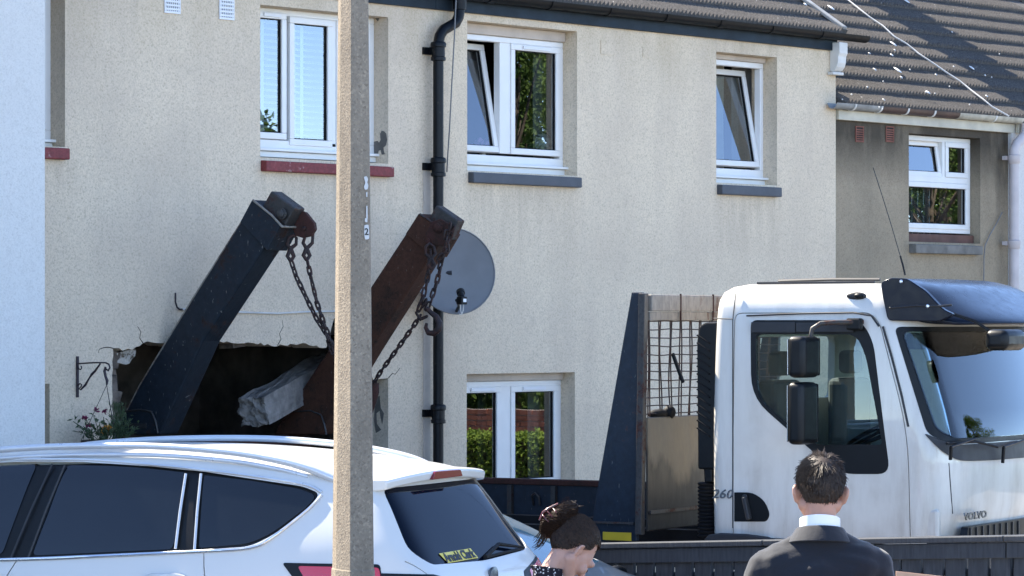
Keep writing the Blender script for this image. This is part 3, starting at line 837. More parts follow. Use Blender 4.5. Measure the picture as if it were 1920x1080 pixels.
# downpipe with swan neck
XP = onY(821, 500, -.1).x; YP = -.105; RP = .045
mb = MB()
pt = [onX(862, 8, onY(862, 8, -.10).x)]
pb0 = onY(862, 10, -.11); pts = [Vector((pb0.x, -.11, GZ - .04)), Vector((pb0.x, -.11, GZ - .15)), Vector((pb0.x - .015, -.11, GZ - .21)), Vector((pb0.x - .05, -.11, GZ - .26)),
    Vector((XP + .06, -.107, GZ - .33)), Vector((XP + .018, -.105, GZ - .38)), Vector((XP, -.105, GZ - .45)), Vector((XP, YP, GZ - .54))]
mb.tube(pts, RP, 14)
mb.tube([(XP, YP, GZ - .53), (XP, YP, .12)], RP * .97, 14)
dp = mb.build('downpipe', m_pipe, hb, smooth=40)
def collar(z):
    MB().lathe((XP, YP, z - .085), (0, 0, 1), [(.05, 0), (.062, .004), (.062, .03), (.055, .036), (.055, .11), (.064, .115), (.066, .14), (.06, .155), (.046, .16)], 16).box(XP - .085, XP + .075, -.025, -.002, z - .03, z + .03).box(XP - .03, XP + .03, -.07, -.03, z - .03, z + .03).build('pipe_collar', m_pipe, dp, smooth=40)
for py in (95, 312, 775): collar(onY(821, py, YP).z)
MB().lathe((pb0.x, -.11, GZ - .15), (0, 0, 1), [(.047, 0), (.056, .004), (.058, .10), (.062, .14), (.05, .145)], 16).build('gutter_outlet', m_pipe, dp, smooth=40)
# cable hanging in front of the pipe
cb = [onY(855, 0, -.18), onY(852, 70, -.17), onY(847, 160, -.15), onY(843, 240, -.1), onY(839, 300, -.06), onY(838, 322, -.02)]
MB().tube(cb, .006, 6).build('aerial_cable', m_wire, hb, smooth=60)
# faint repaired strip beside the pipe
MB().box(onY(793, 500).x, onY(806, 500).x, -.006, -.001, .2, 3.6).build('render_joint', m_reveal, hb)
# small patched squares in the render
for (a, b, c, d) in ((1126, 76, 1150, 104), (1205, 88, 1224, 108)):
    A, B = onY(a, b), onY(c, d)
    MB().box(A.x, B.x, -.006, -.001, B.z, A.z).build('render_patch', m_cream_b, hb)

# ---- stained grey house stepping down at the right
hc = thing('terraced_house', (6.2, 0, 0), 'soot stained grey rendered house stepping down at the right', 'house', 'terraced houses in the row')
ZC = 4.245; XC1 = onY(1893, 400).x; YC = .02
c1 = (onY(1704, 300, YC).x, onY(1838, 300, YC).x)
house_shell(hc, XR + .002, XC1, ZC + .12, [m_soot_w, m_reveal_c], [rect(*c1, 3.10, 4.17)], yf=YC)
def WC(px): return onY(px, 300, .14).x
zt = 3.735
window(hc, *c1, 3.20, 4.165, [(c1[0] + .02, WC(1767), zt + .02, 4.12, 9, None, .0004), (WC(1772), c1[1] - .05, zt + .03, 4.12, 0, None, .001), (c1[0] + .02, c1[1] - .04, 3.24, zt - .03, 0, None, .0015)], y=.14, sub=.0, transom=zt,
       sill=(m_stonesill, 3.085, .10, c1[0] + .005, onY(1841, 470, -.05).x), label='white window with an open top light and green reflections')
MB().box(c1[0] + .01, c1[1] - .01, .09, .19, 3.095, 3.185).build('timber_sub_sill', m_brownwood, hc, bevel=.01)
for pa in (1603, 1660):
    A = onY(pa, 266, YC); air_vent(hc, A.x, A.x + .135, A.z, A.z + .155, m_terra, y=YC, nrow=5)
MB().box(XR + .01, XC1 + .05, YC - .05, YC - .002, ZC, ZC + .10).build('fascia', m_fasciacream, hc, bevel=.006)
ends = [1560, 1648, 1792, 1912]
gz = ZC + .15
cols = [m_gutgrey, m_gutbrown, m_gutcream]
for i in range(3):
    gutter(hc, onY(ends[i], 210, -.08).x + .004, onY(ends[i + 1], 225, -.08).x, -.08, gz, .058, cols[i],
           [(onY(p, 215, -.14).x, .025) for p in ((1604,), (1653, 1703, 1753), (1868,))[i]], m_bracketw)
roof_c, rdc = make_roof(hc, XR + .07, 11.6, ZC + .185, -.09, XR + .07, XR + .07 + 20 * TW, 10, ridge_run=4.3)
# chimney stack on the ridge of the stained house (above the frame; its shadow lies down the tiles)
xch = 8.25
mb = MB().box(xch - .42, xch + .42, rdc.y - .3, rdc.y + .3, rdc.z - .4, rdc.z + 1.55).box(xch - .47, xch + .47, rdc.y - .36, rdc.y + .36, rdc.z + 1.553, rdc.z + 1.65)
ch = mb.build('chimney', m_brick, roof_c, bevel=.01)
for dx in (-.13, .13):
    MB().lathe((xch + dx, rdc.y, rdc.z + 1.65), (0, 0, 1), [(.11, 0), (.12, .05), (.09, .1), (.095, .4), (.115, .42), (.115, .46)], 14).build('chimney_pot', m_terra, roof_c, smooth=40)
# pale cable lying down the tiles
def onroof(px, py, lift=.03):
    return onP(px, py, (0, -.09, ZC + .185 + lift), (0, -sa, ca))
cp = [(1588, -2), (1613, 18), (1632, 33), (1655, 48), (1676, 68), (1700, 82), (1722, 100), (1752, 120), (1775, 136), (1800, 152), (1822, 170), (1842, 185), (1860, 200), (1892, 218)]
MB().tube([onroof(a, b) for a, b in cp], .008, 6).build('roof_cable', m_wirew, roof_c, smooth=60)
# pale bird droppings and lichen lumps on the tiles
rnd = random.Random(3)
mb = MB()
spots = [(1558, 14, 9), (1675, 82, 9), (1683, 131, 10), (1740, 173, 8), (1822, 127, 7), (1640, 130, 5), (1630, 100, 4), (1672, 103, 5), (1850, 180, 5), (1700, 2, 8), (1657, 187, 4), (1755, 140, 4), (1690, 145, 4), (1510, 8, 6), (1785, 60, 3)] + [(rnd.uniform(1575, 1915), rnd.uniform(90, 205), rnd.uniform(1.2, 2.8)) for _ in range(16)]
for px, py, s in spots:
    if py < 215 - (1900 - px) * .08 or True:
        p = onroof(px, py, .035 if px > 1565 else .5)
        if px < 1565: p = onP(px, py, (0, -.09, ZE + .235), (0, -sa, ca))
        a = s * .0046
        rm = Matrix(((1, 0, 0), (0, ca, -sa), (0, sa, ca)))
        mb.ball(p, a * rnd.uniform(.35, .6), a * rnd.uniform(.8, 1.3), .008, 7, 4, rot=rm)
o = mb.build('bird_droppings', m_moss, roof_c, smooth=60); o['kind'] = 'stuff'
# wire on the stained wall
MB().tube([onY(1879, 398, -.01), onY(1868, 420, -.01), onY(1856, 440, -.01), onY(1847, 460, -.01), onY(1845, 480, -.01), onY(1844, 560, -.01), onY(1844, 700, -.01)], .006, 5).build('wall_cable', m_wire, hc, smooth=60)

# ---- pale house at the right edge
hd = thing('terraced_house', (XC1 + 3, 0, 0), 'pale rendered house with a pinkish grey downpipe at the right edge', 'house', 'terraced houses in the row')
house_shell(hd, XC1 + .003, XC1 + 7, ZC + .1, [m_pale_w, m_reveal], [rect(XC1 + .75, XC1 + 1.9, 3.05, 4.0)], yf=YC - .04, rooms=True)
window(hd, XC1 + .75, XC1 + 1.9, 3.08, 4.0, [(XC1 + .8, XC1 + 1.85, 3.15, 3.95, 0, None, .001)], y=.08, sill=(m_stonesill, 3.04, .09, XC1 + .7, XC1 + 1.95))
MB().box(XC1 + .06, XC1 + 7, -.07, -.03, ZC, ZC + .10).build('fascia', m_fasciacream, hd, bevel=.006)
make_roof(hd, 11.65, XC1 + 7, ZC + .185, -.09, 11.65, 11.65, 0)
xq = onY(1900, 400, -.12).x
mb = MB().tube([(xq + .22, -.13, gz - .05), (xq + .22, -.13, gz - .12), (xq + .19, -.13, gz - .18), (xq + .05, -.13, gz - .27), (xq, -.13, gz - .34), (xq, -.13, gz - .42)], .052, 14).tube([(xq, -.13, gz - .41), (xq, -.13, .1)], .050, 14)
pp = mb.build('downpipe', m_pinkpipe, hd, smooth=40)
for py in (298, 458):
    z = onY(1900, py, -.12).z
    MB().lathe((xq, -.13, z - .05), (0, 0, 1), [(.05, 0), (.06, .01), (.066, .06), (.066, .085), (.05, .095)], 16).box(xq - .07, xq + .04, -.08, -.03, z - .01, z + .03).build('pipe_collar', m_pinkpipe, pp, smooth=40)
# ------------------------------------------------------------------ things in the windows
def curtain(x0, x1, z0, z1, y, m, label, waves=7, amp=.02, name='curtain', flare=0.0):
    nx, nz = waves * 6, 6; mb = MB()
    for s in (0, .004):
        for i in range(nx + 1):
            for k in range(nz + 1):
                u = i / nx; v = k / nz
                x = x0 + (x1 - x0) * u * (1 + flare * (1 - v))
                mb.v.append(Vector((x, y + s + amp * math.sin(u * waves * 2 * math.pi + .6 * math.sin(3 * v)), z0 + (z1 - z0) * v)))
    st = (nx + 1) * (nz + 1)
    for i in range(nx):
        for k in range(nz):
            q = i * (nz + 1) + k
            mb.f.append([q, q + nz + 1, q + nz + 2, q + 1]); mb.f.append([st + q, st + q + 1, st + q + nz + 2, st + q + nz + 1]); mb.mi += [0, 0]
    loc = ((x0 + x1) / 2, y, z0)
    return tag(mb.build(name, m, loc=loc, smooth=60), label, 'curtain')
curtain(WX(1030) , WX(1052) + .35, 3.66, 4.8, .34, m_curtain, 'grey curtain at the right of the upper window with the tilted sash', 4)
curtain(b2[0] + .28, b2[0] + .62, 3.66, 4.75, .40, m_curtainb, 'beige curtain behind the narrow tilted window', 4)
curtain(b2[0] + .75, b2[1] + .25, 3.66, 4.75, .40, m_curtain, 'grey curtain at the right of the narrow tilted window', 4)
curtain(WX(1020), WX(1052) + .25, .8, 1.84, .34, m_curtain, 'grey curtain at the right of the ground floor window', 3)
curtain(WX(930), WX(944), .8, 1.84, .36, m_curtain, 'dark curtain edge behind the left ground floor pane', 2)
curtain(WC(1790), c1[1] + .15, 3.15, 4.15, .32, m_brownwood, 'brown curtain in the stained house window', 3)
curtain(WC(1720), WC(1775), 3.15, 3.72, .34, m_net, 'pale net curtain low in the stained house window', 5)
# venetian blind in the red-silled window
vb = thing('venetian_blind', (a1[0] + .5, .36, 3.7), 'white slatted blind behind the window over the red sill', 'blind')
xa, xb_ = a1[0] + .03, a1[1] - .03
for i in range(22):
    z = 3.72 + i * .0495
    me = MB().box(xa, xb_, .345, .375, z, z + .004).mesh()
    me.transform(Matrix.Translation((0, .36, z)) @ Matrix.Rotation(R(38), 4, 'X') @ Matrix.Translation((0, -.36, -z)))
    me.transform(Matrix.Translation((0, 0, 0)))
    link_mesh(me, 'slat', m_blind, vb)
for xs in (a1[0] + .12, a1[0] + .33, WX(553), WX(577), WX(592), a1[1] - .35, a1[1] - .15):
    MB().box(xs, xs + .035, .338, .341, 3.7, 4.8).build('ladder_tape', m_blind, vb)
# ornaments on the window board
oc = onY(1018, 268, .33)
orn = thing('glass_ornament', (oc.x, .33, oc.z - .08), 'white fluted round ornament on the upper window board', 'ornament')
mb = MB()
for i in range(14):
    a = 2 * math.pi * i / 14
    mb.tube([(oc.x + math.cos(a + t * .9) * .085 * t, .33 - .05 * (1 - t * t), oc.z + math.sin(a + t * .9) * .085 * t) for t in (.05, .3, .6, .85, 1)], [.006, .011, .014, .012, .006], 6)
mb.build('flute', m_orn, orn, smooth=60)
MB().lathe((oc.x, .36, oc.z), (0, -1, 0), [(.08, 0), (.085, .01), (.06, .03), (.01, .05)], 18).build('bowl', m_orn, orn, smooth=50)
pc = onY(905, 268, .30)
pk = thing('vase_of_flowers', (pc.x, .30, 3.66), 'pink flowers behind the tilted left sash', 'flowers')
mb = MB(); rnd = random.Random(9)
for _ in range(26): mb.ball((pc.x + rnd.gauss(0, .05), .30 + rnd.gauss(0, .03), pc.z + rnd.gauss(-.01, .03)), rnd.uniform(.012, .024), nu=6, nv=4)
mb.build('petals', m_pinkfl, pk, smooth=60)
MB().lathe((pc.x, .30, 3.66), (0, 0, 1), [(.03, 0), (.04, .04), (.025, .09), (.03, .1)], 12).build('vase', m_orn, pk, smooth=40)

# ------------------------------------------------------------------ satellite dish
dc = onY(852, 508, -.36)
dish = thing('satellite_dish', (dc.x - .05, -.0, dc.z), 'grey satellite dish on the cream wall by the downpipe', 'satellite dish')
nrm = Vector((-.50, -.83, .20)).normalized(); sx = Vector((0, 0, 1)).cross(nrm).normalized() * -1; sz = sx.cross(nrm).normalized()
if sz.z < 0: sz = -sz
mb = MB(); RX, RZ, nr_, na = .345, .36, 8, 36
for layer in (0, 1):
    for i in range(nr_ + 1):
        t = i / nr_
        for k in range(na):
            a = 2 * math.pi * k / na
            mb.v.append(dc + sx * RX * t * math.cos(a) + sz * RZ * t * math.sin(a) + nrm * (.075 * t * t - .075 - .006 * layer))
lay = (nr_ + 1) * na
for layer in (0, 1):
    for i in range(nr_):
        for k in range(na):
            l = (k + 1) % na; q = layer * lay + i * na
            f = [q + k, q + l, q + na + l, q + na + k]; mb.f.append(f if layer == 0 else f[::-1]); mb.mi.append(0)
for k in range(na):
    l = (k + 1) % na; q = nr_ * na; mb.f.append([q + k, q + l, lay + q + l, lay + q + k]); mb.mi.append(0)
me = mb.mesh(); bm = bmesh.new(); bm.from_mesh(me); bmesh.ops.remove_doubles(bm, verts=bm.verts, dist=1e-4); bmesh.ops.recalc_face_normals(bm, faces=bm.faces); bm.to_mesh(me); bm.free()
link_mesh(me, 'reflector', m_dish, dish, smooth=40)
MB().tube([dc + sx * RX * math.cos(2 * math.pi * k / 40) + sz * RZ * math.sin(2 * math.pi * k / 40) for k in range(40)], .006, 6, closed=True).build('rim', m_dish, dish, smooth=60)
lnb = onY(866, 556, -.66)
low = dc - sz * RZ * .93 - sx * RX * .0
MB().tube([low, low * .5 + lnb * .5 + Vector((0, 0, -.015)), lnb + Vector((-.03, .03, -.03))], .014, 8).build('feed_arm', m_black, dish, smooth=50)
dl = (dc - lnb).normalized()
mb = MB().lathe(lnb - dl * .02, dl, [(.018, 0), (.024, .01), (.024, .06), (.034, .07), (.036, .10), (.028, .105)], 14)
ln = mb.build('feed_horn', m_black, dish, smooth=40)
MB().box(lnb.x - .035, lnb.x + .035, lnb.y - .03, lnb.y + .03, lnb.z - .065, lnb.z - .0).build('receiver', m_black, dish, bevel=.008)
MB().box(lnb.x - .018, lnb.x + .018, lnb.y - .034, lnb.y - .031, lnb.z - .045, lnb.z - .018).build('sticker', m_upvc_grey, dish)
for dx in (-.02, .02):
    MB().tube([lnb + Vector((dx, 0, -.06)), lnb + Vector((dx * .8, .0, -.11)), lnb + Vector((.01, .01, -.145)), lnb + Vector((-.01, .02, -.145))], .005, 5).build('cable', m_wirew, dish, smooth=60)
MB().tube([Vector((dc.x - .05, -.003, dc.z - .05)), Vector((dc.x - .05, -.2, dc.z - .02)), dc - nrm * .08], .022, 8).box(dc.x - .13, dc.x + .03, -.012, -.002, dc.z - .14, dc.z + .06).build('wall_mount', m_dgrey, dish, smooth=40)

# ------------------------------------------------------------------ hook, old wire on the wall
mb = MB().tube([onY(329, 549, -.03), onY(329, 566, -.035), onY(332, 576, -.035), onY(337, 580, -.02), onY(343, 580, -.004)], .007, 6)
tag(mb.build('wall_hook', m_iron, loc=onY(335, 575, 0), smooth=60), 'small dark hook on the cream wall left of the near lifting arm', 'hook')
pw = [onY(342, 580, -.01), onY(400, 584, -.012), onY(458, 586, -.012), onY(520, 588, -.012), onY(575, 585, -.012), onY(625, 584, -.012), onY(700, 582, -.01)]
tag(MB().tube(pw, .009, 6).build('wall_wire', m_wirew, loc=onY(458, 586, 0), smooth=60), 'pale cable sagging across the cream wall behind the arms', 'cable')

# ------------------------------------------------------------------ hanging basket and bracket
xb0 = onY(144, 700).x
br = thing('basket_bracket', (xb0, 0, onY(144, 744).z), 'black scrolled iron bracket on the wall left of the hole', 'bracket')
def BX(px, py): return onX(px, py, xb0)
MB().bar(BX(144, 668) + Vector((0, -.008, 0)), BX(144, 745) + Vector((0, -.008, 0)), .022, .012, (0, 1, 0)).build('wall_bar', m_iron, br, bevel=.003)
MB().tube([BX(145, 682), BX(175, 680), BX(198, 680), BX(204, 683), BX(206, 689), BX(203, 695), BX(199, 692)], .0065, 6).build('top_bar', m_iron, br, smooth=60)
MB().tube([BX(151, 731), BX(160, 722), BX(168, 708), BX(172, 702), BX(178, 696), BX(188, 682)], [.006, .009, .006, .010, .009, .006], 6).build('brace', m_iron, br, smooth=60)
MB().tube([BX(146, 683), BX(147, 691), BX(151, 693), BX(153, 690), BX(152, 686)], .005, 5).build('scroll', m_iron, br, smooth=60)
MB().tube([BX(146, 723), BX(150, 719), BX(153, 721), BX(152, 725), BX(148, 729), BX(152, 731)], .005, 5).build('scroll', m_iron, br, smooth=60)
hk = BX(199, 690)
bk = thing('hanging_basket', (hk.x, hk.y, onX(200, 830, xb0).z), 'hanging basket of pink and yellow flowers in front of the broken wall', 'hanging basket')
MB().tube([BX(198, 688), BX(196, 696), BX(198, 706), BX(201, 714), BX(200, 722)], [.008, .011, .010, .012, .006], 6).build('swivel_hook', m_iron, bk, smooth=60)
bz = onX(190, 826, xb0).z; bc = Vector((hk.x, hk.y + .02, bz))
for a in (20, 140, 260):
    MB().tube([BX(200, 722), bc + Vector((math.cos(R(a)) * .17, math.sin(R(a)) * .17, 0))], .003, 4).build('chain', m_iron, bk)
MB().lathe(bc + Vector((0, 0, -.16)), (0, 0, 1), [(.03, 0), (.10, .02), (.16, .09), (.175, .16), (.165, .165), (.01, .14)], 20).build('bowl', m_bark, bk, smooth=45)
rnd = random.Random(11)
lf = MB()
def leafq(mb, p, d, l, w, nrm=None):
    d = d.normalized(); s = d.cross(nrm if nrm is not None else Vector((rnd.gauss(0, 1), rnd.gauss(0, 1), rnd.gauss(0, 1)))).normalized()
    t = d.cross(s) * (w * .35)
    mb.add([p, p + d * l * .5 + s * w / 2 + t, p + d * l, p + d * l * .5 - s * w / 2 + t], [(0, 1, 2, 3)])
stems = MB(); heads = []
for i in range(48):
    a = rnd.uniform(0, 2 * math.pi); rr = rnd.uniform(0, .15)
    p = bc + Vector((math.cos(a) * rr, math.sin(a) * rr, 0)); d = Vector((math.cos(a) * .8, math.sin(a) * .8, rnd.uniform(.3, 1.3))).normalized()
    L = rnd.uniform(.08, .24); q = p + d * L + Vector((0, 0, -.02)); stems.tube([p, p + d * L * .5 + Vector((0, 0, .01)), q], .0025, 4)
    for _ in range(7):
        t = rnd.uniform(.2, 1); leafq(lf, p + d * L * t, Vector((rnd.gauss(0, 1), rnd.gauss(0, 1), rnd.gauss(.2, .8))), rnd.uniform(.025, .05), rnd.uniform(.012, .022))
    heads.append(q)
for i in range(420):                                    # conifer-like tuft at the right
    p = bc + Vector((.0, 0, 0)) + Vector((SA, -CA, 0)) * .10 + Vector((rnd.gauss(0, .028), rnd.gauss(0, .028), rnd.uniform(0.02, .26)))
    leafq(lf, p, Vector((rnd.gauss(0, .3), rnd.gauss(0, .3), 1)), .04, .006)
stems.build('stem', m_leafb, bk); o = lf.build('leaves', m_leafb, bk); o['kind'] = 'stuff'
def flower(p, r, m, nm):
    mb = MB()
    for k in range(7):
        a = 2 * math.pi * k / 7 + rnd.random(); leafq(mb, p, Vector((math.cos(a) * .8, math.sin(a) * .5 - .5, rnd.uniform(-.2, .8))), r, r * .6)
    for _ in range(5): leafq(mb, p, Vector((rnd.gauss(0, 1), rnd.gauss(0, 1), rnd.gauss(0, 1))), r * .7, r * .5)
    mb.build(nm, m, bk)
for px, py in ((138, 799), (158, 785), (180, 770), (195, 772), (165, 800)): flower(BX(px, py), .034, m_flred, 'flower')
for px, py in ((196, 802), (200, 808), (194, 812), (203, 803)): flower(BX(px, py), .036, m_flyel, 'flower')

# ------------------------------------------------------------------ fallen lintel and rubble in the hole
L0 = onY(476, 772, .30); L1 = onY(640, 680, .85)
ax = (L1 - L0); Ln = ax.length + .15; ax.normalize()
nrmF = Vector((.5, -.8, .12)); nrmF = (nrmF - ax * nrmF.dot(ax)).normalized(); upv = nrmF.cross(ax).normalized()
if upv.z < 0: upv = -upv
bm = bmesh.new(); bmesh.ops.create_cube(bm, size=1.0)
bmesh.ops.subdivide_edges(bm, edges=bm.edges, cuts=15, use_grid_fill=True)
for v in bm.verts:
    q = v.co.copy(); n3 = noise.noise_vector(q * 3.1) * .026 + noise.noise_vector(q * 9) * .016 + noise.noise_vector(q * 23) * .010
    if q.y > -.49: v.co = q
    front = q.y < -.49
    loc = L0 + ax * ((q.x + .5) * Ln) + nrmF * (-q.y * .24) + upv * (q.z * .23)
    v.co = loc + n3 * (0.25 if front else 1.0) + (ax * noise.noise(q * 5) * .04 if abs(q.x) > .49 else Vector((0, 0, 0)))
for f in bm.faces:
    f.material_index = 1 if f.normal.length and (f.calc_center_median() - (L0 + ax * Ln / 2)).dot(nrmF) > .105 and abs((f.calc_center_median() - L0).dot(upv)) < .105 else 0
bmesh.ops.recalc_face_normals(bm, faces=bm.faces)
me = bpy.data.meshes.new('lintel'); bm.to_mesh(me); bm.free()
tag(link_mesh(me, 'fallen_lintel', [m_lint, m_cream_a], loc=L0), 'broken concrete lintel tilted across the hole, cream roughcast on one face', 'lintel')
# rounded stones and rubble heaped in the dark behind the lintel
rnd = random.Random(21); rub = MB()
for i in range(60):
    x = rnd.uniform(-4.4, -1.8); y = rnd.uniform(.40, 1.7); s = rnd.uniform(.07, .17)
    z = .06 + s * .6 + rnd.uniform(0, 1) * (.25 + .75 * (y / 1.7))
    off = Vector((rnd.uniform(0, 50), 0, 0)); b0_ = len(rub.v)
    rub.ball((0, 0, 0), s * rnd.uniform(.8, 1.4), s * rnd.uniform(.7, 1.1), s * rnd.uniform(.6, 1), 10, 7)
    for v in rub.v[b0_:]: v *= 1 + .22 * noise.noise(v * 9 + off); v += Vector((x, y, z))
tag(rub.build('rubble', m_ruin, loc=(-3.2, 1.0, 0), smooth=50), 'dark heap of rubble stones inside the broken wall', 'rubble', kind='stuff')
# ------------------------------------------------------------------ skip lorry reversed into the wall
XT = -4.0; TWD = 2.30
LP = Vector((XT, -.3, 0)); LA = R(12.0); LR = Matrix.Rotation(LA, 3, 'Z'); LRI = LR.inverted()   # the lorry stands askew to the wall; built square, then turned about its near rear corner
def to_lor(p): return LP + LRI @ (p - LP)
def onXl(px, py, X): return to_lor(onP(px, py, LP + LR @ Vector((X - XT, 0, 0)), LR @ Vector((1, 0, 0))))
def onYl(px, py, Y): return to_lor(onP(px, py, LP + LR @ Vector((0, Y - LP.y, 0)), LR @ Vector((0, 1, 0))))
def RM(u, z):
    d = Vector((XT, -u, z)) - CAM; dep = d.x * CA + d.y * SA
    q = onXl(CX + F * (d.x * SA - d.y * CA) / dep, HZ - F * d.z / dep, XT); return (-q.y, q.z)
def YB(u): return -RM(u, 2.3)[0]
lorry = thing('skip_lorry', (XT + TWD / 2, -4.0, 0), 'white cab skip lorry with rusty lifting arms reversed into the broken house front', 'lorry')
def T(px, py, dx=0.0): return onXl(px, py, XT + dx)
def uz(px, py, dx=0.0):
    p = T(px, py, dx); return (-p.y, p.z)
def part(mb, name, m, parent=lorry, **k): return mb.build(name, m, parent, **k)

# ---- cab shell: horizontal rings lofted upward
def cab_ring(z, ur, uf, ins, d, rf=.21, rr=.07, bulge=.07):
    x0, x1 = ins + d, TWD - ins - d; a, b = ur + d, uf - d; rf = max(.05, rf - d * .6); rr = max(.02, rr - d * .5)
    pts = []
    def arc(cx, cu, r, a0, a1, n):
        for i in range(n + 1):
            t = R(a0 + (a1 - a0) * i / n); pts.append((cx + r * math.cos(t), cu + r * math.sin(t)))
    arc(x0 + rr, a + rr, rr, 270, 180, 4)
    for i in range(1, 8): pts.append((x0, a + rr + (b - rf - a - rr) * i / 8))
    arc(x0 + rf, b - rf, rf, 180, 90, 9)
    for i in range(1, 12):
        t = i / 12; pts.append((x0 + rf + (x1 - x0 - 2 * rf) * t, b))
    arc(x1 - rf, b - rf, rf, 90, 0, 9)
    for i in range(1, 8): pts.append((x1, b - rf - (b - rf - a - rr) * i / 8))
    arc(x1 - rr, a + rr, rr, 0, -90, 4)
    for i in range(1, 6): pts.append((x1 - rr - (x1 - x0 - 2 * rr) * i / 6, a))
    out = []
    for x, u in pts:
        k = 1 - ((x - TWD / 2) / (TWD / 2)) ** 2
        f = max(0, (u - (b - rf)) / rf)
        out.append(Vector((XT + x, -(u + bulge * k * f), z)))
    return out
CAB = [(.90, 5.33, 7.10, .00), (.93, 5.32, 7.13, .00), (1.15, 5.315, 7.17, .0), (1.40, 5.315, 7.18, .0), (1.58, 5.315, 7.165, .0), (1.75, 5.315, 7.11, .003), (1.95, 5.32, 7.04, .008), (2.15, 5.325, 6.97, .014), (2.30, 5.33, 6.915, .022),
       (2.39, 5.335, 6.87, .032), (2.445, 5.34, 6.82, .05), (2.495, 5.36, 6.74, .085), (2.53, 5.40, 6.62, .16), (2.55, 5.47, 6.47, .28), (2.558, 5.60, 6.2, .5)]
CAB = [(RM(uf, z)[1], RM(ur, z)[0], RM(uf, z)[0], ins) for z, ur, uf, ins in CAB]
def cab_solid(d, zlo=0, zhi=0):
    mb = MB(); rings = [cab_ring(z + (zlo if i == 0 else 0) - (d if z > 2.32 else 0) * min(1, (z - 2.32) / .2 if z > 2.32 else 0), ur, uf, ins, d) for i, (z, ur, uf, ins) in enumerate(CAB)]
    if d > 0: rings[0] = [Vector((p.x, p.y, p.z + d)) for p in rings[0]]; rings[1] = [Vector((p.x, p.y, p.z + d)) for p in rings[1]]
    n = len(rings[0])
    for rg in rings: mb.v += rg
    for i in range(len(rings) - 1):
        for k in range(n):
            l = (k + 1) % n; mb.f.append([i * n + k, i * n + l, (i + 1) * n + l, (i + 1) * n + k]); mb.mi.append(0)
    mb.f.append(list(range(n))[::-1]); mb.f.append([(len(rings) - 1) * n + k for k in range(n)]); mb.mi += [0, 0]
    me = mb.mesh(); bm = bmesh.new(); bm.from_mesh(me); bmesh.ops.recalc_face_normals(bm, faces=bm.faces); bm.to_mesh(me); bm.free()
    return me
outer = cab_solid(0.0); inner = cab_solid(.055)
shell = boolean(outer.copy(), inner, 'DIFFERENCE')
door_poly = rp([RM(*p_) for p_ in [(5.50, .905), (5.50, 2.365), (6.585, 2.365), (6.665, 2.29), (6.885, 1.62), (6.905, .905)]], [.03, .06, .12, .12, .25, .02])
win_out = rp([uz(1405, 600), uz(1612, 600), uz(1636, 640), uz(1669, 889), uz(1572, 889), uz(1408, 745)], [.05, .10, .1, .09, .12, .16], 5)
win_in = rp([uz(1415, 627), uz(1603, 627), uz(1622, 665), uz(1655, 834), uz(1527, 834), uz(1419, 748)], [.04, .07, .1, .03, .06, .12], 5)
def grow(poly, d):
    c = Vector((sum(p[0] for p in poly) / len(poly), sum(p[1] for p in poly) / len(poly)))
    out = []
    n = len(poly)
    for i in range(n):
        a, b, c2 = Vector(poly[i - 1]), Vector(poly[i]), Vector(poly[(i + 1) % n])
        t = (c2 - a)
        if t.length < 1e-6: out.append(tuple(b)); continue
        nr = Vector((t.y, -t.x)).normalized()
        if nr.dot(b - c) < 0: nr = -nr
        out.append(tuple(b + nr * d))
    return out
xa_, xb2 = XT - .1, XT + .45
ws_out = rp([RM(*p_) for p_ in [(6.765, 2.275), (7.6, 2.275), (7.6, 1.545), (7.17, 1.545), (7.02, 1.61)]], [.05, 0, 0, .04, .05], 5)
ws_in = rp([RM(*p_) for p_ in [(6.815, 2.245), (7.6, 2.245), (7.6, 1.575), (7.18, 1.575), (7.065, 1.64)]], [.05, 0, 0, .04, .05], 5)
def wscut(p): return sidecut(p, XT - .15, XT + TWD + .15)
from mathutils.bvhtree import BVHTree
def bvh(me): return BVHTree.FromPolygons([v.co.copy() for v in me.vertices], [tuple(p.vertices) for p in me.polygons])
cabv = bvh(outer)
def on_cab(px, py, out=.003):
    h = cabv.ray_cast(to_lor(CAM), LRI @ ray(px, py).normalized()); return h[0] + h[1] * out
body = boolean(shell.copy(), sidecut(door_poly, xa_, xb2), 'DIFFERENCE')
body = boolean(body, wscut(ws_out), 'DIFFERENCE')
far_win = [(p[0], p[1]) for p in win_in]
body = boolean(body, sidecut(grow(win_in, .02), XT + TWD - .4, XT + TWD + .1), 'DIFFERENCE')
body = boolean(body, endcut(rp([(XT + .35, 2.2), (XT + TWD - .35, 2.2), (XT + TWD - .35, 1.75), (XT + .35, 1.75)], .06), -YB(5.0), -YB(5.7)), 'DIFFERENCE')
cab = link_mesh(body, 'cab', m_lorryp, lorry, smooth=32)
door = boolean(shell.copy(), sidecut(grow(door_poly, -.006), xa_, xb2), 'INTERSECT')
door = boolean(door, sidecut(win_out, xa_, xb2), 'DIFFERENCE')
door = link_mesh(door, 'door', m_lorryp, lorry, smooth=32)
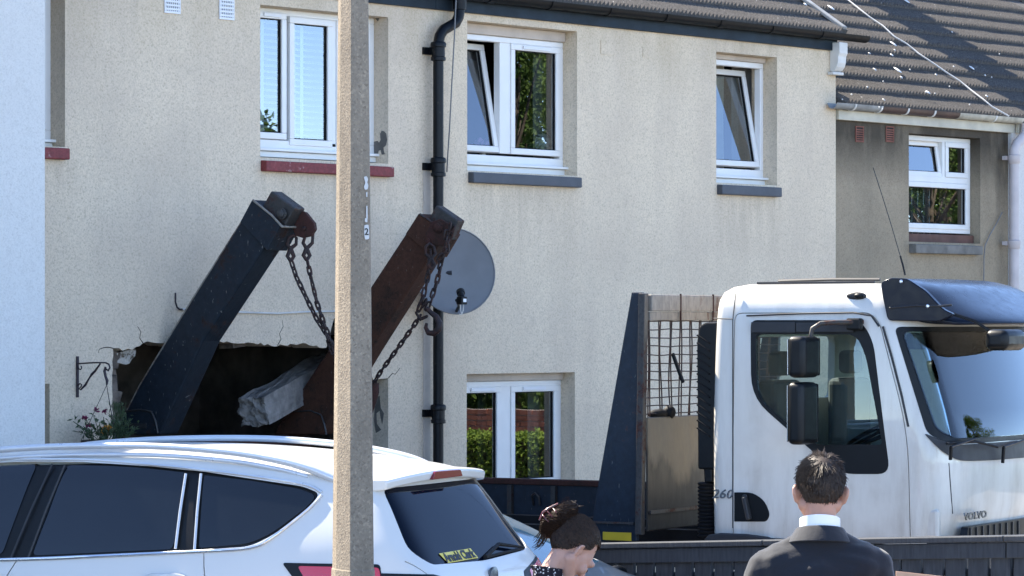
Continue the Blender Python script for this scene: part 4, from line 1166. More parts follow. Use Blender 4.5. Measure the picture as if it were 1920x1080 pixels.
# black window surround, glass
sh2 = boolean(cab_solid(-.003), cab_solid(.03), 'DIFFERENCE')
sur = boolean(boolean(sh2.copy(), sidecut(grow(win_out, -.001), xa_, xb2), 'INTERSECT'), sidecut(win_in, xa_, xb2), 'DIFFERENCE')
link_mesh(sur, 'window_surround', m_black, door, smooth=32)
gl = boolean(cab_solid(.012), cab_solid(.018), 'DIFFERENCE')
link_mesh(boolean(gl.copy(), sidecut(win_in, xa_, xb2), 'INTERSECT'), 'side_window', m_glass_cab, door, smooth=32)
link_mesh(boolean(gl.copy(), sidecut(grow(win_in, .018), XT + TWD - .4, XT + TWD + .1), 'INTERSECT'), 'far_side_window', m_glass_cab, lorry, smooth=32)
wsf = boolean(boolean(sh2.copy(), wscut(grow(ws_out, -.001)), 'INTERSECT'), wscut(ws_in), 'DIFFERENCE')
link_mesh(wsf, 'windscreen_surround', m_black, lorry, smooth=32)
link_mesh(boolean(gl.copy(), wscut(ws_in), 'INTERSECT'), 'windscreen', m_glass_cab, lorry, smooth=32)
# dark strips over the top of the window (wind deflector) and divider
p0, p1 = uz(1407, 603), uz(1606, 624)
MB().box(XT - .012, XT - .004, -p0[0] - .01, -uz(1492, 620)[0], p1[1], p0[1] - .004).box(XT - .010, XT - .004, -uz(1493, 620)[0], -p1[0] + .02, p1[1] + .004, p0[1] - .008).build('deflector', m_dgrey, door, bevel=.003)
# rear cab corner seam and gutter line above the door
MB().tube([T(1373, 545, -.003) + Vector((.06, 0, 0)), T(1374, 600, -.001), T(1374, 800, -.001), T(1374, 990, -.001)], .004, 5).build('corner_seam', m_dgrey, cab)
MB().tube([T(1400, 592, -.004), T(1500, 588, -.004), T(1600, 586, -.004), T(1634, 592, -.004), T(1648, 612, -.004)], .007, 6).build('rain_gutter', m_dgrey, cab, smooth=60)
MB().tube([T(1338, 597, -.003), T(1374, 598, -.003)], .004, 5).build('panel_seam', m_dgrey, cab)
# A pillar strip
MB().tube([T(1655, 612, .005), T(1672, 670, .002), T(1690, 740, .0), T(1703, 800, -.002)], .008, 6).build('pillar_seam', m_dgrey, cab, smooth=60)
# front panel seams, badge, lower slot, step panel on the corner
def FR(px, py, u=7.24): return onYl(px, py, YB(u))
MB().tube([on_cab(1779 + 7 * t, 868 + 95 * t, .0) for t in (0, .25, .5, .75, 1)], .004, 5).build('panel_seam', m_dgrey, cab)
tx = text_mesh('VOLVO', .066, .004, offset=.002, space=1.05)
pc_ = FR(1829, 967, 7.262)
tx.transform(Matrix.Translation(pc_) @ Matrix.Rotation(R(90), 4, 'X') @ Matrix.Scale(1.75, 4, (1, 0, 0)))
link_mesh(tx, 'maker_lettering', m_badge, cab)
s0, s1 = FR(1812, 989, 7.262), FR(1975, 1000, 7.262)
sl_ = rp([(s0.x, s1.z), (s0.x + .03, s0.z), (s1.x, s0.z + .01), (s1.x, s1.z)], .02)
MB().prism([(x, YB(7.262), z) for x, z in sl_], (0, .05, 0)).build('grille_slot', m_black, cab)
for i in range(9): MB().box(s0.x + .06 + i * .11, s0.x + .075 + i * .11, YB(7.27), YB(7.25), s1.z + .005, s0.z - .006).build('grille_bar', m_dgrey, cab)
MB().box(XT + .02, XT + .30, YB(7.10), YB(6.93), .86, uz(1740, 955)[1]).build('step_panel', m_lorryp, cab, bevel=.02)
# cowl under the windscreen and wipers
cw = rp([RM(*p_) for p_ in [(7.0, 1.615), (7.19, 1.54), (7.6, 1.54), (7.6, 1.415), (7.22, 1.43), (7.12, 1.50)]], [.03, 0, 0, 0, .05, .03])
cow = boolean(boolean(cab_solid(-.012), cab_solid(.03), 'DIFFERENCE'), wscut(cw), 'INTERSECT')
link_mesh(cow, 'cowl', m_dgrey, lorry, smooth=32)
def wiper(a, b, c, nm='wiper'):
    MB().tube([FR(*a), FR(*b)], .013, 6).tube([FR(*b), FR(*c)], .008, 6).build(nm, m_black, lorry, smooth=60)
wiper((1782, 862, 7.28), (1783, 838, 7.29), (1830, 822, 7.28)); wiper((1880, 868, 7.28), (1882, 838, 7.29), (1935, 820, 7.28))
MB().tube([FR(1775, 832, 7.27), FR(1830, 828, 7.28), FR(1870, 838, 7.28)], .009, 6).build('wiper_blade', m_blackr, lorry, smooth=60)
# model number and door handle
tx = text_mesh('260', .088, .004, shear=.25, offset=.001, space=1.05)
pc_ = T(1354, 927, -.003)
tx.transform(Matrix.Translation(pc_) @ Matrix.Rotation(R(-90), 4, 'Z') @ Matrix.Rotation(R(90), 4, 'X') @ Matrix.Scale(1.15, 4, (1, 0, 0)))
link_mesh(tx, 'model_number', m_badge, cab)
hp = rp([uz(1377, 923), uz(1412, 923), uz(1435, 940), uz(1444, 965), uz(1438, 978), uz(1377, 978)], [.005, .06, .05, .05, .03, .005])
MB().prism([(XT - .006, -u, z) for u, z in hp], (.03, 0, 0)).build('handle_recess', m_black, door, bevel=.004)
MB().bar(T(1396, 932, -.02), T(1405, 974, -.02), .03, .055, (1, 0, 0)).build('door_handle', m_dgrey, door, bevel=.008)
MB().lathe(T(1397, 932, -.012), (-1, 0, 0), [(.02, 0), (.02, .012), (.012, .014)], 12).build('lock', m_dgrey, door)
# roof marker lamp in its recess
mk = T(1606, 555, .055)
MB().ball(mk, .012, .075, .028, 14, 8).build('marker_recess', m_dgrey, cab, smooth=60)
MB().ball(mk + Vector((-.012, -.02, 0)), .02, .035, .02, 12, 8).build('marker_lamp', m_black, cab, smooth=60)
# mirrors
def mirror(pa, pb, nm, out=.34, th=.10):
    A = onXl(pa[0], pa[1], XT - out * .5); B = onXl(pb[0], pb[1], XT - out * .5)
    zc0, zc1 = B.z, A.z; yc = (A.y + B.y) / 2
    m = MB().box(XT - out, XT - out + .26, yc - th * .5, yc + th * .5, zc0, zc1).build(nm, m_black, lorry, bevel=.038, seg=4, smooth=40)
    MB().box(XT - out + .02, XT - out + .24, yc + th * .5 + .001, yc + th * .5 + .006, zc0 + .02, zc1 - .02).build('mirror_glass', m_chrome, m)
    MB().box(XT - out + .255, XT - out + .285, yc - th * .42, yc + th * .42, zc0 + .012, zc1 - .012).build('mirror_rim', m_blackr, m, bevel=.012)
    return m
mirror((1498, 630), (1528, 708), 'wide_mirror', out=.36, th=.13); mirror((1496, 716), (1526, 833), 'main_mirror', out=.36, th=.12)
mA = onXl(1520, 630, XT - .2)
MB().tube([mA + Vector((0, 0, -.1)), mA, mA + Vector((0, -.012, .05)), mA + Vector((.03, -.06, .085)), mA + Vector((.08, -.14, .092)), Vector((XT - .005, mA.y - .30, mA.z + .095))], .016, 8).build('mirror_arm', m_steelw, lorry, smooth=60)
MB().box(XT - .06, XT - .004, -uz(1607, 615)[0] - .05, -uz(1600, 615)[0] + .03, mA.z + .04, mA.z + .12).build('mirror_foot', m_black, lorry, bevel=.012)
# front kerb mirror hanging below the visor
km = FR(1884, 636, 7.5)
MB().box(km.x - .17, km.x + .20, km.y - .08, km.y + .08, km.z - .075, km.z + .065).build('kerb_mirror', m_black, lorry, bevel=.045, seg=4, smooth=40)
MB().tube([km + Vector((-.08, .02, .02)), km + Vector((-.16, .15, .12)), km + Vector((-.18, .4, .2))], .012, 6).build('kerb_mirror_arm', m_black, lorry, smooth=60)
# sun visor / roof deflector, lofted across the cab
mb = MB(); NS = 15
def vis_prof(t):
    k = 1 - (2 * t - 1) ** 2; k = max(0, k) ** .5
    x = XT + .005 + (TWD - .01) * t
    e = min(1, min(t, 1 - t) * 9)
    zt_ = 2.50 + .06 * e + .02 * k; ub = 6.60 + .05 * (1 - e)
    fu = 7.10 + .30 * k
    pp_ = [(x, -(ub), zt_ - .10), (x, -(ub), zt_ - .01), (x, -(ub + .08), zt_ + .012), (x, -(ub + .17), zt_ - .008), (x, -(6.84 + .12 * k), zt_ - .055 + .02 * k), (x, -(6.93 + .20 * k), 2.395 + .05 * e), (x, -(fu - .03), 2.335 + .01 * e), (x, -(fu + .05 * k), 2.305), (x, -(fu + .045 * k), 2.282), (x, -(fu - .06), 2.288), (x, -(6.92), 2.29), (x, -(6.80), 2.36)]
    return [(x_, -RM(-y_, z_)[0], RM(-y_, z_)[1]) for x_, y_, z_ in pp_]
profs = [vis_prof(i / (NS - 1)) for i in range(NS)]
m_ = len(profs[0])
for p in profs: mb.v += [Vector(q) for q in p]
for i in range(NS - 1):
    for k in range(m_):
        l = (k + 1) % m_; mb.f.append([i * m_ + k, i * m_ + l, (i + 1) * m_ + l, (i + 1) * m_ + k]); mb.mi.append(0)
mb.f.append(list(range(m_))); mb.f.append([(NS - 1) * m_ + k for k in range(m_)][::-1]); mb.mi += [0, 0]
me = mb.mesh(); bm = bmesh.new(); bm.from_mesh(me); bmesh.ops.recalc_face_normals(bm, faces=bm.faces); bm.to_mesh(me); bm.free()
vis = link_mesh(me, 'sun_visor', m_spoil, lorry, smooth=60, sub=2)
# side fairing of the visor
fp = [uz(1650, 530), uz(1668, 521), uz(1700, 522), uz(1735, 545), uz(1768, 580), uz(1790, 590), uz(1760, 603), uz(1664, 601), uz(1655, 560)]
MB().prism([(XT + .002, -u, z) for u, z in rp(fp, .03)], (.05, 0, 0)).build('visor_side', m_spoil, vis, bevel=.012, seg=3, smooth=40)
MB().tube([T(1668, 577, .0), T(1720, 573, .0), T(1765, 574, .0), T(1785, 572, .01)], .008, 6).build('visor_rib', m_dgrey, vis, smooth=60)
for px, py in ((1740, 574), (1690, 528)): MB().lathe(T(px, py, -.004), (-1, 0, 0), [(.014, 0), (.012, .008), (.006, .01)], 10).build('bolt', m_chrome, vis)
# roof rails
MB().tube([T(1460, 527, .55), T(1560, 524, .55), T(1650, 524, .55)], .012, 6).tube([T(1420, 531, .25), T(1540, 530, .25), T(1640, 529, .25)], .010, 6).build('roof_trim', m_dgrey, cab, smooth=60)
# whip aerial
ap = T(1697, 516, .4)
MB().tube([ap, T(1693, 498, .4), T(1688, 480, .4)], .007, 6).tube([T(1688, 480, .4), T(1672, 425, .4), T(1655, 370, .4), T(1637, 314, .4)], .0028, 5).build('aerial', m_black, lorry)
# cab interior
MB().box(XT + .12, XT + TWD - .12, YB(7.0), YB(6.45), 1.0, 1.46).build('dashboard', m_dash, lorry, bevel=.06, seg=3)
for dx in (.25, 1.45):
    s = MB().box(XT + dx, XT + dx + .5, YB(6.15), YB(5.62), 1.0, 1.25).build('cab_seat', m_seat, lorry, bevel=.05, seg=3)
    MB().box(XT + dx + .02, XT + dx + .48, YB(5.72), YB(5.54), 1.25, 1.90).build('backrest', m_seat, s, bevel=.05, seg=3)
    MB().box(XT + dx + .13, XT + dx + .37, YB(5.70), YB(5.58), 1.93, 2.10).build('headrest', m_seat, s, bevel=.04, seg=3)
swc = Vector((XT + .55, YB(6.40), 1.54)); ax_ = Vector((0, .45, .9)).normalized(); s_ = Vector((1, 0, 0)); t_ = ax_.cross(s_)
w_ = MB().tube([swc + (s_ * math.cos(2 * math.pi * k / 28) + t_ * math.sin(2 * math.pi * k / 28)) * .22 for k in range(28)], .016, 8, closed=True)
for a in (90, 210, 330): w_.tube([swc, swc + (s_ * math.cos(R(a)) + t_ * math.sin(R(a))) * .22], .012, 6)
w_.build('steering_wheel', m_black, lorry, smooth=60)
MB().box(XT + .18, XT + TWD - .18, YB(6.86), YB(6.78), 2.12, 2.23).build('sun_blind', m_dash, lorry, bevel=.02)
im = FR(1769, 665, 6.9); MB().box(im.x - .05, im.x + .05, im.y - .02, im.y + .02, im.z - .16, im.z + .08).build('interior_mirror', m_black, lorry, bevel=.02)
st = FR(1693, 623, 6.80)
MB().tube([st + Vector((.028 * math.cos(2 * math.pi * k / 20), 0, .034 * math.sin(2 * math.pi * k / 20))) for k in range(20)], .004, 5, closed=True).bar(st + Vector((-.018, 0, .018)), st + Vector((.018, 0, -.018)), .006, .004, (0, 1, 0)).build('no_smoking_sticker', m_rust, lorry)
# wing under the door, wheels, chassis
wg = [uz(1322, 1012), uz(1332, 1002), uz(1352, 999), uz(1400, 1001), uz(1440, 1006), uz(1480, 1022), uz(1500, 1050), uz(1470, 1030), uz(1420, 1018), uz(1340, 1018)]
MB().prism([(XT - .03, -u, z) for u, z in wg], (.5, 0, 0)).build('mudguard', m_dgrey, lorry, bevel=.01)
def wheel(u, x, w=.29, r=.40):
    t = MB().lathe((x, -u, r), (1, 0, 0), [(.28, 0), (r - .06, 0), (r, .04), (r, w - .04), (r - .06, w), (.28, w)], 32).build('wheel', m_tyre, lorry, smooth=35)
    MB().lathe((x - .005, -u, r), (1, 0, 0), [(.28, 0), (.26, .03), (.15, .05), (.14, .0), (.05, .0), (.04, -.03)], 24).build('rim', m_steelw, t, smooth=35)
for u in (-YB(6.1), -YB(1.9)):
    wheel(u, XT + .02); wheel(u, XT + TWD - .31)
MB().box(XT + .6, XT + .72, YB(7.0), .3, .55, .82).box(XT + TWD - .72, XT + TWD - .6, YB(7.0), .3, .55, .82).box(XT + .6, XT + TWD - .6, YB(6.9), YB(6.8), .5, .8).build('chassis', m_blackr, lorry)
MB().box(XT + .02, XT + TWD - .02, YB(7.2), YB(6.9), .35, .86).build('bumper', m_dgrey, lorry, bevel=.05, seg=3)

# ---- bed with side plates
bt = onXl(1000, 898, XT + TWD - .06).z
bed = MB().box(XT + .03, XT + TWD - .03, YB(4.15), .2, bt - .42, bt - .34).build('bed', m_blackr, lorry, bevel=.01)
MB().box(XT + .05, XT + .09, YB(4.12), .2, bt - .34, bt - .30).build('side_plate', m_navy, bed)
MB().box(XT + TWD - .09, XT + TWD - .05, YB(4.12), .2, bt - .34, bt - .02).build('side_plate', m_navy, bed)
MB().box(XT + .03, XT + .11, YB(4.12), .2, bt - .325, bt - .28).build('side_flange', m_rustb, bed, bevel=.006)
MB().box(XT + TWD - .11, XT + TWD, YB(4.12), .2, bt - .045, bt).build('side_flange', m_rustb, bed, bevel=.006)
for px in (958, 1040, 880, 800):
    p = -onXl(px, 935, XT + TWD - .1).y; MB().box(XT + TWD - .13, XT + TWD - .09, -p - .02, -p + .02, bt - .33, bt - .05).build('stiffener', m_steelw, bed)
for px in (1004,):
    c_ = onXl(px, 935, XT + TWD - .12)
    MB().tube([c_ + Vector((.02, -.03, -.05)), c_ + Vector((-.01, -.03, .02)), c_ + Vector((-.01, 0, .045)), c_ + Vector((-.01, .03, .02)), c_ + Vector((.02, .03, -.05))], .010, 6).build('rope_hook', m_steelw, bed, smooth=60)
# ---- headboard
gus = MB().prism([(XT, -u, z) for u, z in [uz(1184, 548), uz(1203, 548), uz(1193, 1015), uz(1106, 1015), uz(1112, 960)]], (.045, 0, 0)).build('headboard', m_navy, lorry, bevel=.006)
MB().prism([(XT + TWD - .045, -u, z) for u, z in [uz(1184, 548), uz(1203, 548), uz(1193, 1015), uz(1106, 1015), uz(1112, 960)]], (.045, 0, 0)).build('far_gusset', m_navy, gus, bevel=.006)
u_h = uz(1203, 548)[0]; zt_h = uz(1203, 550)[1]; zb_h = .82
MB().bar((XT - .01, -u_h - .02, zt_h), (XT - .01, -uz(1196, 1012)[0] - .02, zb_h), .05, .06, (1, 0, 0)).build('front_flange', m_steelw, gus, bevel=.005)
MB().bar((XT - .012, -uz(1193, 905)[0] - .045, 1.25), (XT - .012, -uz(1188, 985)[0] - .045, .92), .018, .02, (1, 0, 0)).build('drop_rod', m_rustb, gus)
MB().box(XT + .045, XT + TWD - .045, -u_h - .06, -u_h + .02, zt_h - .125, zt_h - .008).build('top_beam', m_beam, gus, bevel=.008)
MB().box(XT + .045, XT + TWD - .045, -u_h - .045, -u_h + .01, zt_h - .19, zt_h - .128).build('second_beam', m_beam, gus, bevel=.006)
for dx in (.48, 1.0, 1.55): MB().box(XT + dx, XT + dx + .012, -u_h - .065, -u_h - .055, zt_h - .19, zt_h).build('beam_joint', m_rustb, gus)
zp = onXl(1250, 781, XT + .3).z
MB().box(XT + .02, XT + TWD - .02, -u_h - .035, -u_h - .02, .84, zp).build('bulkhead_plate', m_plate, gus, bevel=.008)
MB().box(XT + .05, XT + TWD - .05, -u_h - .05, -u_h - .036, .96, .985).build('plate_fold', m_steelw, gus)
rnd = random.Random(5)
zm0, zm1 = zp - .02, zt_h - .17
for i in range(13):                                   # wire mesh: pairs of uprights
    for k in (0, .022):
        x = XT + .10 + i * .163 + k; off = rnd.uniform(0, 9)
        MB().tube([(x + .012 * math.sin(t * 5 + i * 1.3) + .02 * (1 - t) * math.sin(i), -u_h + .0 + .012 * noise.noise(Vector((off, t * 2, 0))), zm0 + (zm1 - zm0) * t) for t in [j / 8 for j in range(9)]], .0055, 5).build('mesh_wire', m_rustc, gus)
for i in range(12):
    z = zm0 + .04 + i * (zm1 - zm0 - .04) / 11.4
    MB().tube([(XT + .04 + (TWD - .08) * t, -u_h - .008, z + .010 * noise.noise(Vector((t * 9, i * 3.1, 0)))) for t in [j / 24 for j in range(25)]], .0042, 5).build('mesh_wire', m_rustc, gus)
MB().bar(onXl(1261, 662, XT + .42), onXl(1281, 718, XT + .42), .028, .02, (1, 0, 0)).build('rubber_strap', m_black, gus, bevel=.008)
MB().ball(onXl(1235, 776, XT + .30), .14, .05, .035, 12, 8).ball(onXl(1255, 773, XT + .4), .05, .05, .05, 8, 6).build('folded_sheet', m_blackr, gus, smooth=40)
# yellow tape at the foot
ya, yb_ = uz(1131, 997), uz(1184, 1014)
MB().box(XT - .006, XT - .001, -yb_[0], -ya[0], yb_[1], ya[1]).build('yellow_tape', m_yellow, gus)
MB().box(XT - .02, XT - .0015, -uz(1190, 978)[0], -uz(1112, 978)[0], uz(1150, 982)[1], uz(1150, 978)[1]).build('foot_fold', m_steelw, gus)
# ---- intake snorkel and hose behind the cab
sn = MB(); xs = XT + .12
sn.prism([(xs, -u, z) for u, z in rp([uz(1308, 880, .12), uz(1306, 640, .12), uz(1311, 612, .12), uz(1322, 604, .12), uz(1345, 604, .12), uz(1345, 880, .12)], .02)], (.32, 0, 0))
sno = sn.build('air_intake', m_black, lorry, bevel=.012)
for i in range(13):
    y = 628 + i * 14.5
    MB().bar(onXl(1307, y, xs - .002), onXl(1331, y + 16, xs - .002), .010, .022, (1, 0, 0)).build('intake_fin', m_blackr, sno, bevel=.003)
MB().prism([(xs + .02, -u, z) for u, z in [uz(1311, 772, .12), uz(1330, 800, .12), uz(1333, 905, .12), uz(1318, 905, .12), uz(1310, 800, .12)]], (.2, 0, 0)).build('intake_duct', m_black, sno, bevel=.01)
hz0, hz1 = uz(1316, 905, .12)[1], .80
hp_ = []
pu = uz(1316, 905, .12)[0]
prof = []
for i in range(15):
    z = i / 15 * (hz0 - hz1); prof += [(.062, z), (.075, z + .011), (.075, z + .018), (.062, z + .026)]
MB().lathe((xs + .10, -pu, hz1), (0, 0, 1), prof, 16).build('bellows_hose', m_blackr, sno, smooth=50)

# ---- lifting arms
CHL = None
def chain_mesh():
    mb = MB(); pts = []
    a, b = .017, .011
    for k in range(10):
        t = 2 * math.pi * k / 10
        pts.append(Vector((b * math.cos(t), 0, b * math.sin(t) + (a if math.sin(t) > .01 else -a if math.sin(t) < -.01 else 0))))
    mb.tube(pts, .0062, 6, closed=True); me = mb.mesh('link')
    for p in me.polygons: p.use_smooth = True
    me.materials.append(m_rustc); return me
CHL = chain_mesh()
def chain(parent, pts, pitch=.052, name='lifting_chain', scale=1.3, jit=.0, seed=1):
    """first link carries the part name; the others are its sub-parts"""
    pts = [Vector(p) for p in pts]; seg = []; L = 0
    for a, b in zip(pts, pts[1:]): seg.append((L, a, b)); L += (b - a).length
    rnd = random.Random(seed); n = max(2, int(L / pitch)); first = None
    for i in range(n):
        d = (i + .5) * L / n
        for l0, a, b in seg:
            if d <= l0 + (b - a).length + 1e-6: break
        t = (d - l0) / max(1e-6, (b - a).length); p = a + (b - a) * t; dr = (b - a).normalized()
        q = dr.to_track_quat('Z', 'X').to_matrix().to_4x4()
        M_ = q @ Matrix.Rotation(R(90 * (i % 2) + 45 + rnd.uniform(-15, 15)), 4, 'Z') @ Matrix.Scale(scale, 4)
        p = p + Vector((rnd.uniform(-jit, jit), rnd.uniform(-jit, jit), rnd.uniform(-jit, jit)))
        o = bpy.data.objects.new(name if first is None else 'link', CHL); C.objects.link(o)
        if first is None:
            o.parent = parent; o.matrix_local = Matrix.Translation(p - wloc(parent)) @ M_; first = (o, Matrix.Translation(p) @ M_)
        else:
            o.parent = first[0]; o.matrix_local = first[1].inverted() @ (Matrix.Translation(p) @ M_)
    return first[0]
def arm(X, boom, collar_, inner, capface, th, mat, name, pin, cth=.018):
    def P(l, x): return [onXl(px, py, X) + Vector((x, 0, 0)) for px, py in l]
    b = MB().prism(P(boom, 0), (th, 0, 0)).build(name, mat, lorry, bevel=.014, seg=2)
    MB().prism(P(collar_, -cth), (th + 2 * cth, 0, 0)).build('collar', mat, b, bevel=.008)
    MB().prism(P(inner, .045), (th - .09, 0, 0)).build('inner_boom', m_steelw, b, bevel=.012)
    pc = onXl(*pin, X + .02)
    MB().lathe(pc, (-1, 0, 0), [(.042, 0), (.042, .014), (.030, .016), (.030, .03), (.024, .034)], 18).build('pin', m_rustb if mat is m_rust else m_steelw, b, smooth=35)
    return b
XN, XF = XT, XT + 2.0
boomN = [(457, 405), (500, 458), (380, 640), (300, 815), (215, 815), (228, 785), (262, 720)]
armN = arm(XN, boomN, [(475, 374), (528, 424), (503, 470), (452, 417)], [(502, 357), (547, 390), (527, 424), (485, 387)], None, .235, m_navyr, 'lifting_arm', (529, 401))
boomF = [(768, 428), (808, 478), (692, 660), (600, 815), (512, 815), (695, 540)]
armF = arm(XF, boomF, [(787, 400), (838, 438), (812, 482), (762, 439)], [(812, 384), (854, 413), (838, 450), (797, 412)], None, .20, m_rust, 'lifting_arm', (822, 426))
armF['label'] = 'rust brown far lifting arm'; armN['label'] = 'dark blue near lifting arm'
MB().tube([onXl(px, py, XN - .02) for px, py in [(474, 375), (490, 388), (510, 404), (529, 425)]] + [onXl(529, 425, XN - .02) + Vector((.24, 0, 0))], .009, 6).build('collar_rim', m_beam, armN, smooth=60)
MB().tube([onXl(px, py, XF - .02) for px, py in [(787, 401), (812, 418), (838, 438)]], .008, 6).build('collar_rim', m_steelw, armF, smooth=60)
MB().tube([onXl(px, py, XN + .006) for px, py in [(458, 408), (360, 562), (262, 722), (232, 782)]], .006, 6).build('worn_edge', m_beam, armN)
MB().tube([onXl(px, py, XF + .006) for px, py in [(769, 430), (696, 541), (600, 684), (520, 803)]], .005, 6).build('worn_edge', m_rustb, armF)
# lightening bracket shapes near the arm feet
for X, pts in ((XN - .004, [(232, 772), (262, 768), (284, 772), (292, 790), (296, 812)]), (XF - .004, [(552, 772), (582, 770), (602, 778), (608, 795), (612, 815)])):
    MB().tube([onXl(px, py, X) for px, py in pts], .008, 6).build('weld_bead', m_steelw, armN if X < XT + .1 else armF, smooth=60)
MB().box(XN - .008, XN - .001, onXl(275, 795, XN).y, onXl(245, 795, XN).y, onXl(260, 803, XN).z, onXl(260, 794, XN).z).build('slot', m_dark, armN)
# pivot shaft joining the arm feet
MB().tube([onXl(262, 850, XN), onXl(262, 850, XN) + Vector((2.25, 0, 0))], .09, 14).build('arm_shaft', m_rustb, lorry, smooth=40)
# lugs, shackles, hooks on the near arm
XL = XN + .16
lug = MB().prism([onXl(px, py, XL) for px, py in [(560, 394), (572, 398), (588, 418), (590, 430), (582, 443), (566, 446), (553, 442), (549, 430)]], (.04, 0, 0)).build('chain_lug', m_rustb, armN, bevel=.006)
MB().lathe(onXl(572, 428, XL), (-1, 0, 0), [(.014, -.05), (.014, .02), (.01, .022)], 10).build('lug_bolt', m_rustc, lug)
def shackle(X, top, mid, bot, w, par):
    a, b, c = onXl(*top, X), onXl(*mid, X), onXl(*bot, X)
    v = Vector((.5, -.5, 0)).normalized() * w
    MB().tube([b, b * .6 + a * .4 + v, a + v * .8, a + (a - b) * .25, a - v * .8, b * .6 + a * .4 - v, b], [.016, .014, .012, .012, .012, .014, .016], 7).build('shackle', m_rustc, par, smooth=60)
    MB().tube([b, b * .4 + c * .6 + v * .7, c], [.018, .016, .014], 7).tube([b, b * .4 + c * .6 - v * .7, c], [.018, .016, .014], 7).build('clevis', m_rustc, par, smooth=60)
shackle(XL, (549, 446), (545, 466), (545, 490), .035, armN)
shackle(XL + .04, (580, 440), (575, 466), (575, 488), .035, armN)
chain(armN, [onXl(546, 490, XL), onXl(556, 520, XL + .02), onXl(575, 560, XL + .05), onXl(595, 600, XL + .1), onXl(612, 628, XL + .15), onXl(622, 655, XL + .2), onXl(640, 700, XL + .2)])
chain(armN, [onXl(576, 488, XL + .04), onXl(584, 525, XL + .05), onXl(595, 570, XL + .08), onXl(607, 605, XL + .12), onXl(618, 635, XL + .18), onXl(628, 665, XL + .22)], seed=2)
# the far arm: lug, tangle of chain, hook ring
XL2 = XF - .03
lug2 = MB().prism([onXl(px, py, XL2) for px, py in [(808, 416), (826, 410), (842, 420), (840, 445), (832, 462), (806, 458), (797, 440)]], (.025, 0, 0)).build('chain_lug', m_rustb, armF, bevel=.006)
MB().lathe(onXl(822, 426, XL2 - .001), (-1, 0, 0), [(.045, 0), (.045, .012), (.03, .016), (.03, .03), (.02, .034)], 16).build('lug_pin', m_rustb, lug2, smooth=35)
MB().lathe(onXl(804, 452, XL2 - .001), (-1, 0, 0), [(.022, 0), (.022, .018), (.012, .022)], 12).build('lug_bolt', m_rustb, lug2, smooth=35)
XC_ = XL2 - .05
chain(armF, [onXl(852, 425, XC_), onXl(842, 450, XC_), onXl(832, 478, XC_), onXl(824, 505, XC_), onXl(818, 530, XC_), onXl(808, 562, XC_), onXl(800, 580, XC_)], scale=1.4, jit=.006, pitch=.056)
chain(armF, [onXl(842, 420, XC_ - .02), onXl(836, 455, XC_ - .02), onXl(836, 470, XC_ - .02), onXl(822, 490, XC_ - .02)], scale=1.35, jit=.01, seed=8)
chain(armF, [onXl(806, 470, XC_), onXl(806, 500, XC_), onXl(800, 530, XC_), onXl(795, 555, XC_), onXl(785, 582, XC_)], scale=1.4, jit=.006, seed=3, pitch=.056)
chain(armF, [onXl(800, 560, XC_), onXl(790, 578, XC_), onXl(784, 590, XC_), onXl(790, 600, XC_), onXl(800, 596, XC_)], scale=1.35, jit=.012, seed=4)
chain(armF, [onXl(788, 592, XC_), onXl(775, 612, XC_), onXl(755, 640, XC_), onXl(735, 668, XC_), onXl(715, 695, XC_), onXl(702, 716, XC_), onXl(690, 735, XC_)], seed=5)
shackle(XC_, (806, 462), (808, 485), (809, 505), .04, armF)
MB().tube([onXl(px, py, XC_ - .03) for px, py in [(800, 578), (808, 586), (818, 594), (824, 606), (822, 618), (814, 625), (803, 624), (798, 614), (800, 606)]], [.018, .02, .024, .028, .028, .026, .022, .017, .012], 9).build('sling_hook', m_rustc, armF, smooth=60)
MB().tube([onXl(px, py, XC_) for px, py in [(704, 718), (702, 735), (698, 755), (694, 775)]], [.03, .04, .032, .02], 8).build('chain_hook', m_rustb, armF, smooth=60)

L_ = lorry.location.copy(); lorry.location = LP + LR @ (L_ - LP); lorry.rotation_euler = (0, 0, LA)
# ------------------------------------------------------------------ cars: bodies lofted from cross-sections along their length
def loft_body(st, xc, d=0.0, sub=2, flip=1):
    """st: list of (u, W, zb, zside, zbelt, Wb, zedge, Wr, zroof); u = distance from the house wall; flip -1 turns nose outwards"""
    mb = MB(); rings = []
    for (u, W, zb, zs, zbelt, Wb, ze, Wr, zr) in st:
        half = [(0, zb + d), (W * .6, zb + d), (W - .06 - d, zb + .01 + d), (W - d, zb + .13), (W - d, zs), (Wb - d, zbelt), (Wb * .45 + Wr * .55 - d, zbelt * .45 + ze * .55), (Wr - d, ze - d * .6), (Wr - .09 - d, ze * .25 + zr * .75 - d), (Wr * .5, zr - .006 - d), (0, zr - d)]
        rings.append([Vector((xc + h, -u, z)) for h, z in half] + [Vector((xc - h, -u, z)) for h, z in half[-2:0:-1]])
    n = len(rings[0])
    for rg in rings: mb.v += rg
    for i in range(len(rings) - 1):
        for k in range(n):
            l = (k + 1) % n; mb.f.append([i * n + k, i * n + l, (i + 1) * n + l, (i + 1) * n + k]); mb.mi.append(0)
    # closed ends, as quads between mirrored points
    for e in (0, len(rings) - 1):
        b = e * n; h = n // 2
        for k in range(h):
            a, c = b + k, b + (n - k) % n; a2, c2 = b + k + 1, b + (n - k - 1)
            f = [a, a2, c2] if k == 0 else ([a, a2, c] if k == h - 1 else [a, a2, c2, c])
            mb.f.append(f); mb.mi.append(0)
    me = mb.mesh(); bm = bmesh.new(); bm.from_mesh(me); bmesh.ops.recalc_face_normals(bm, faces=bm.faces); bm.to_mesh(me); bm.free()
    return subdivided(me, sub)
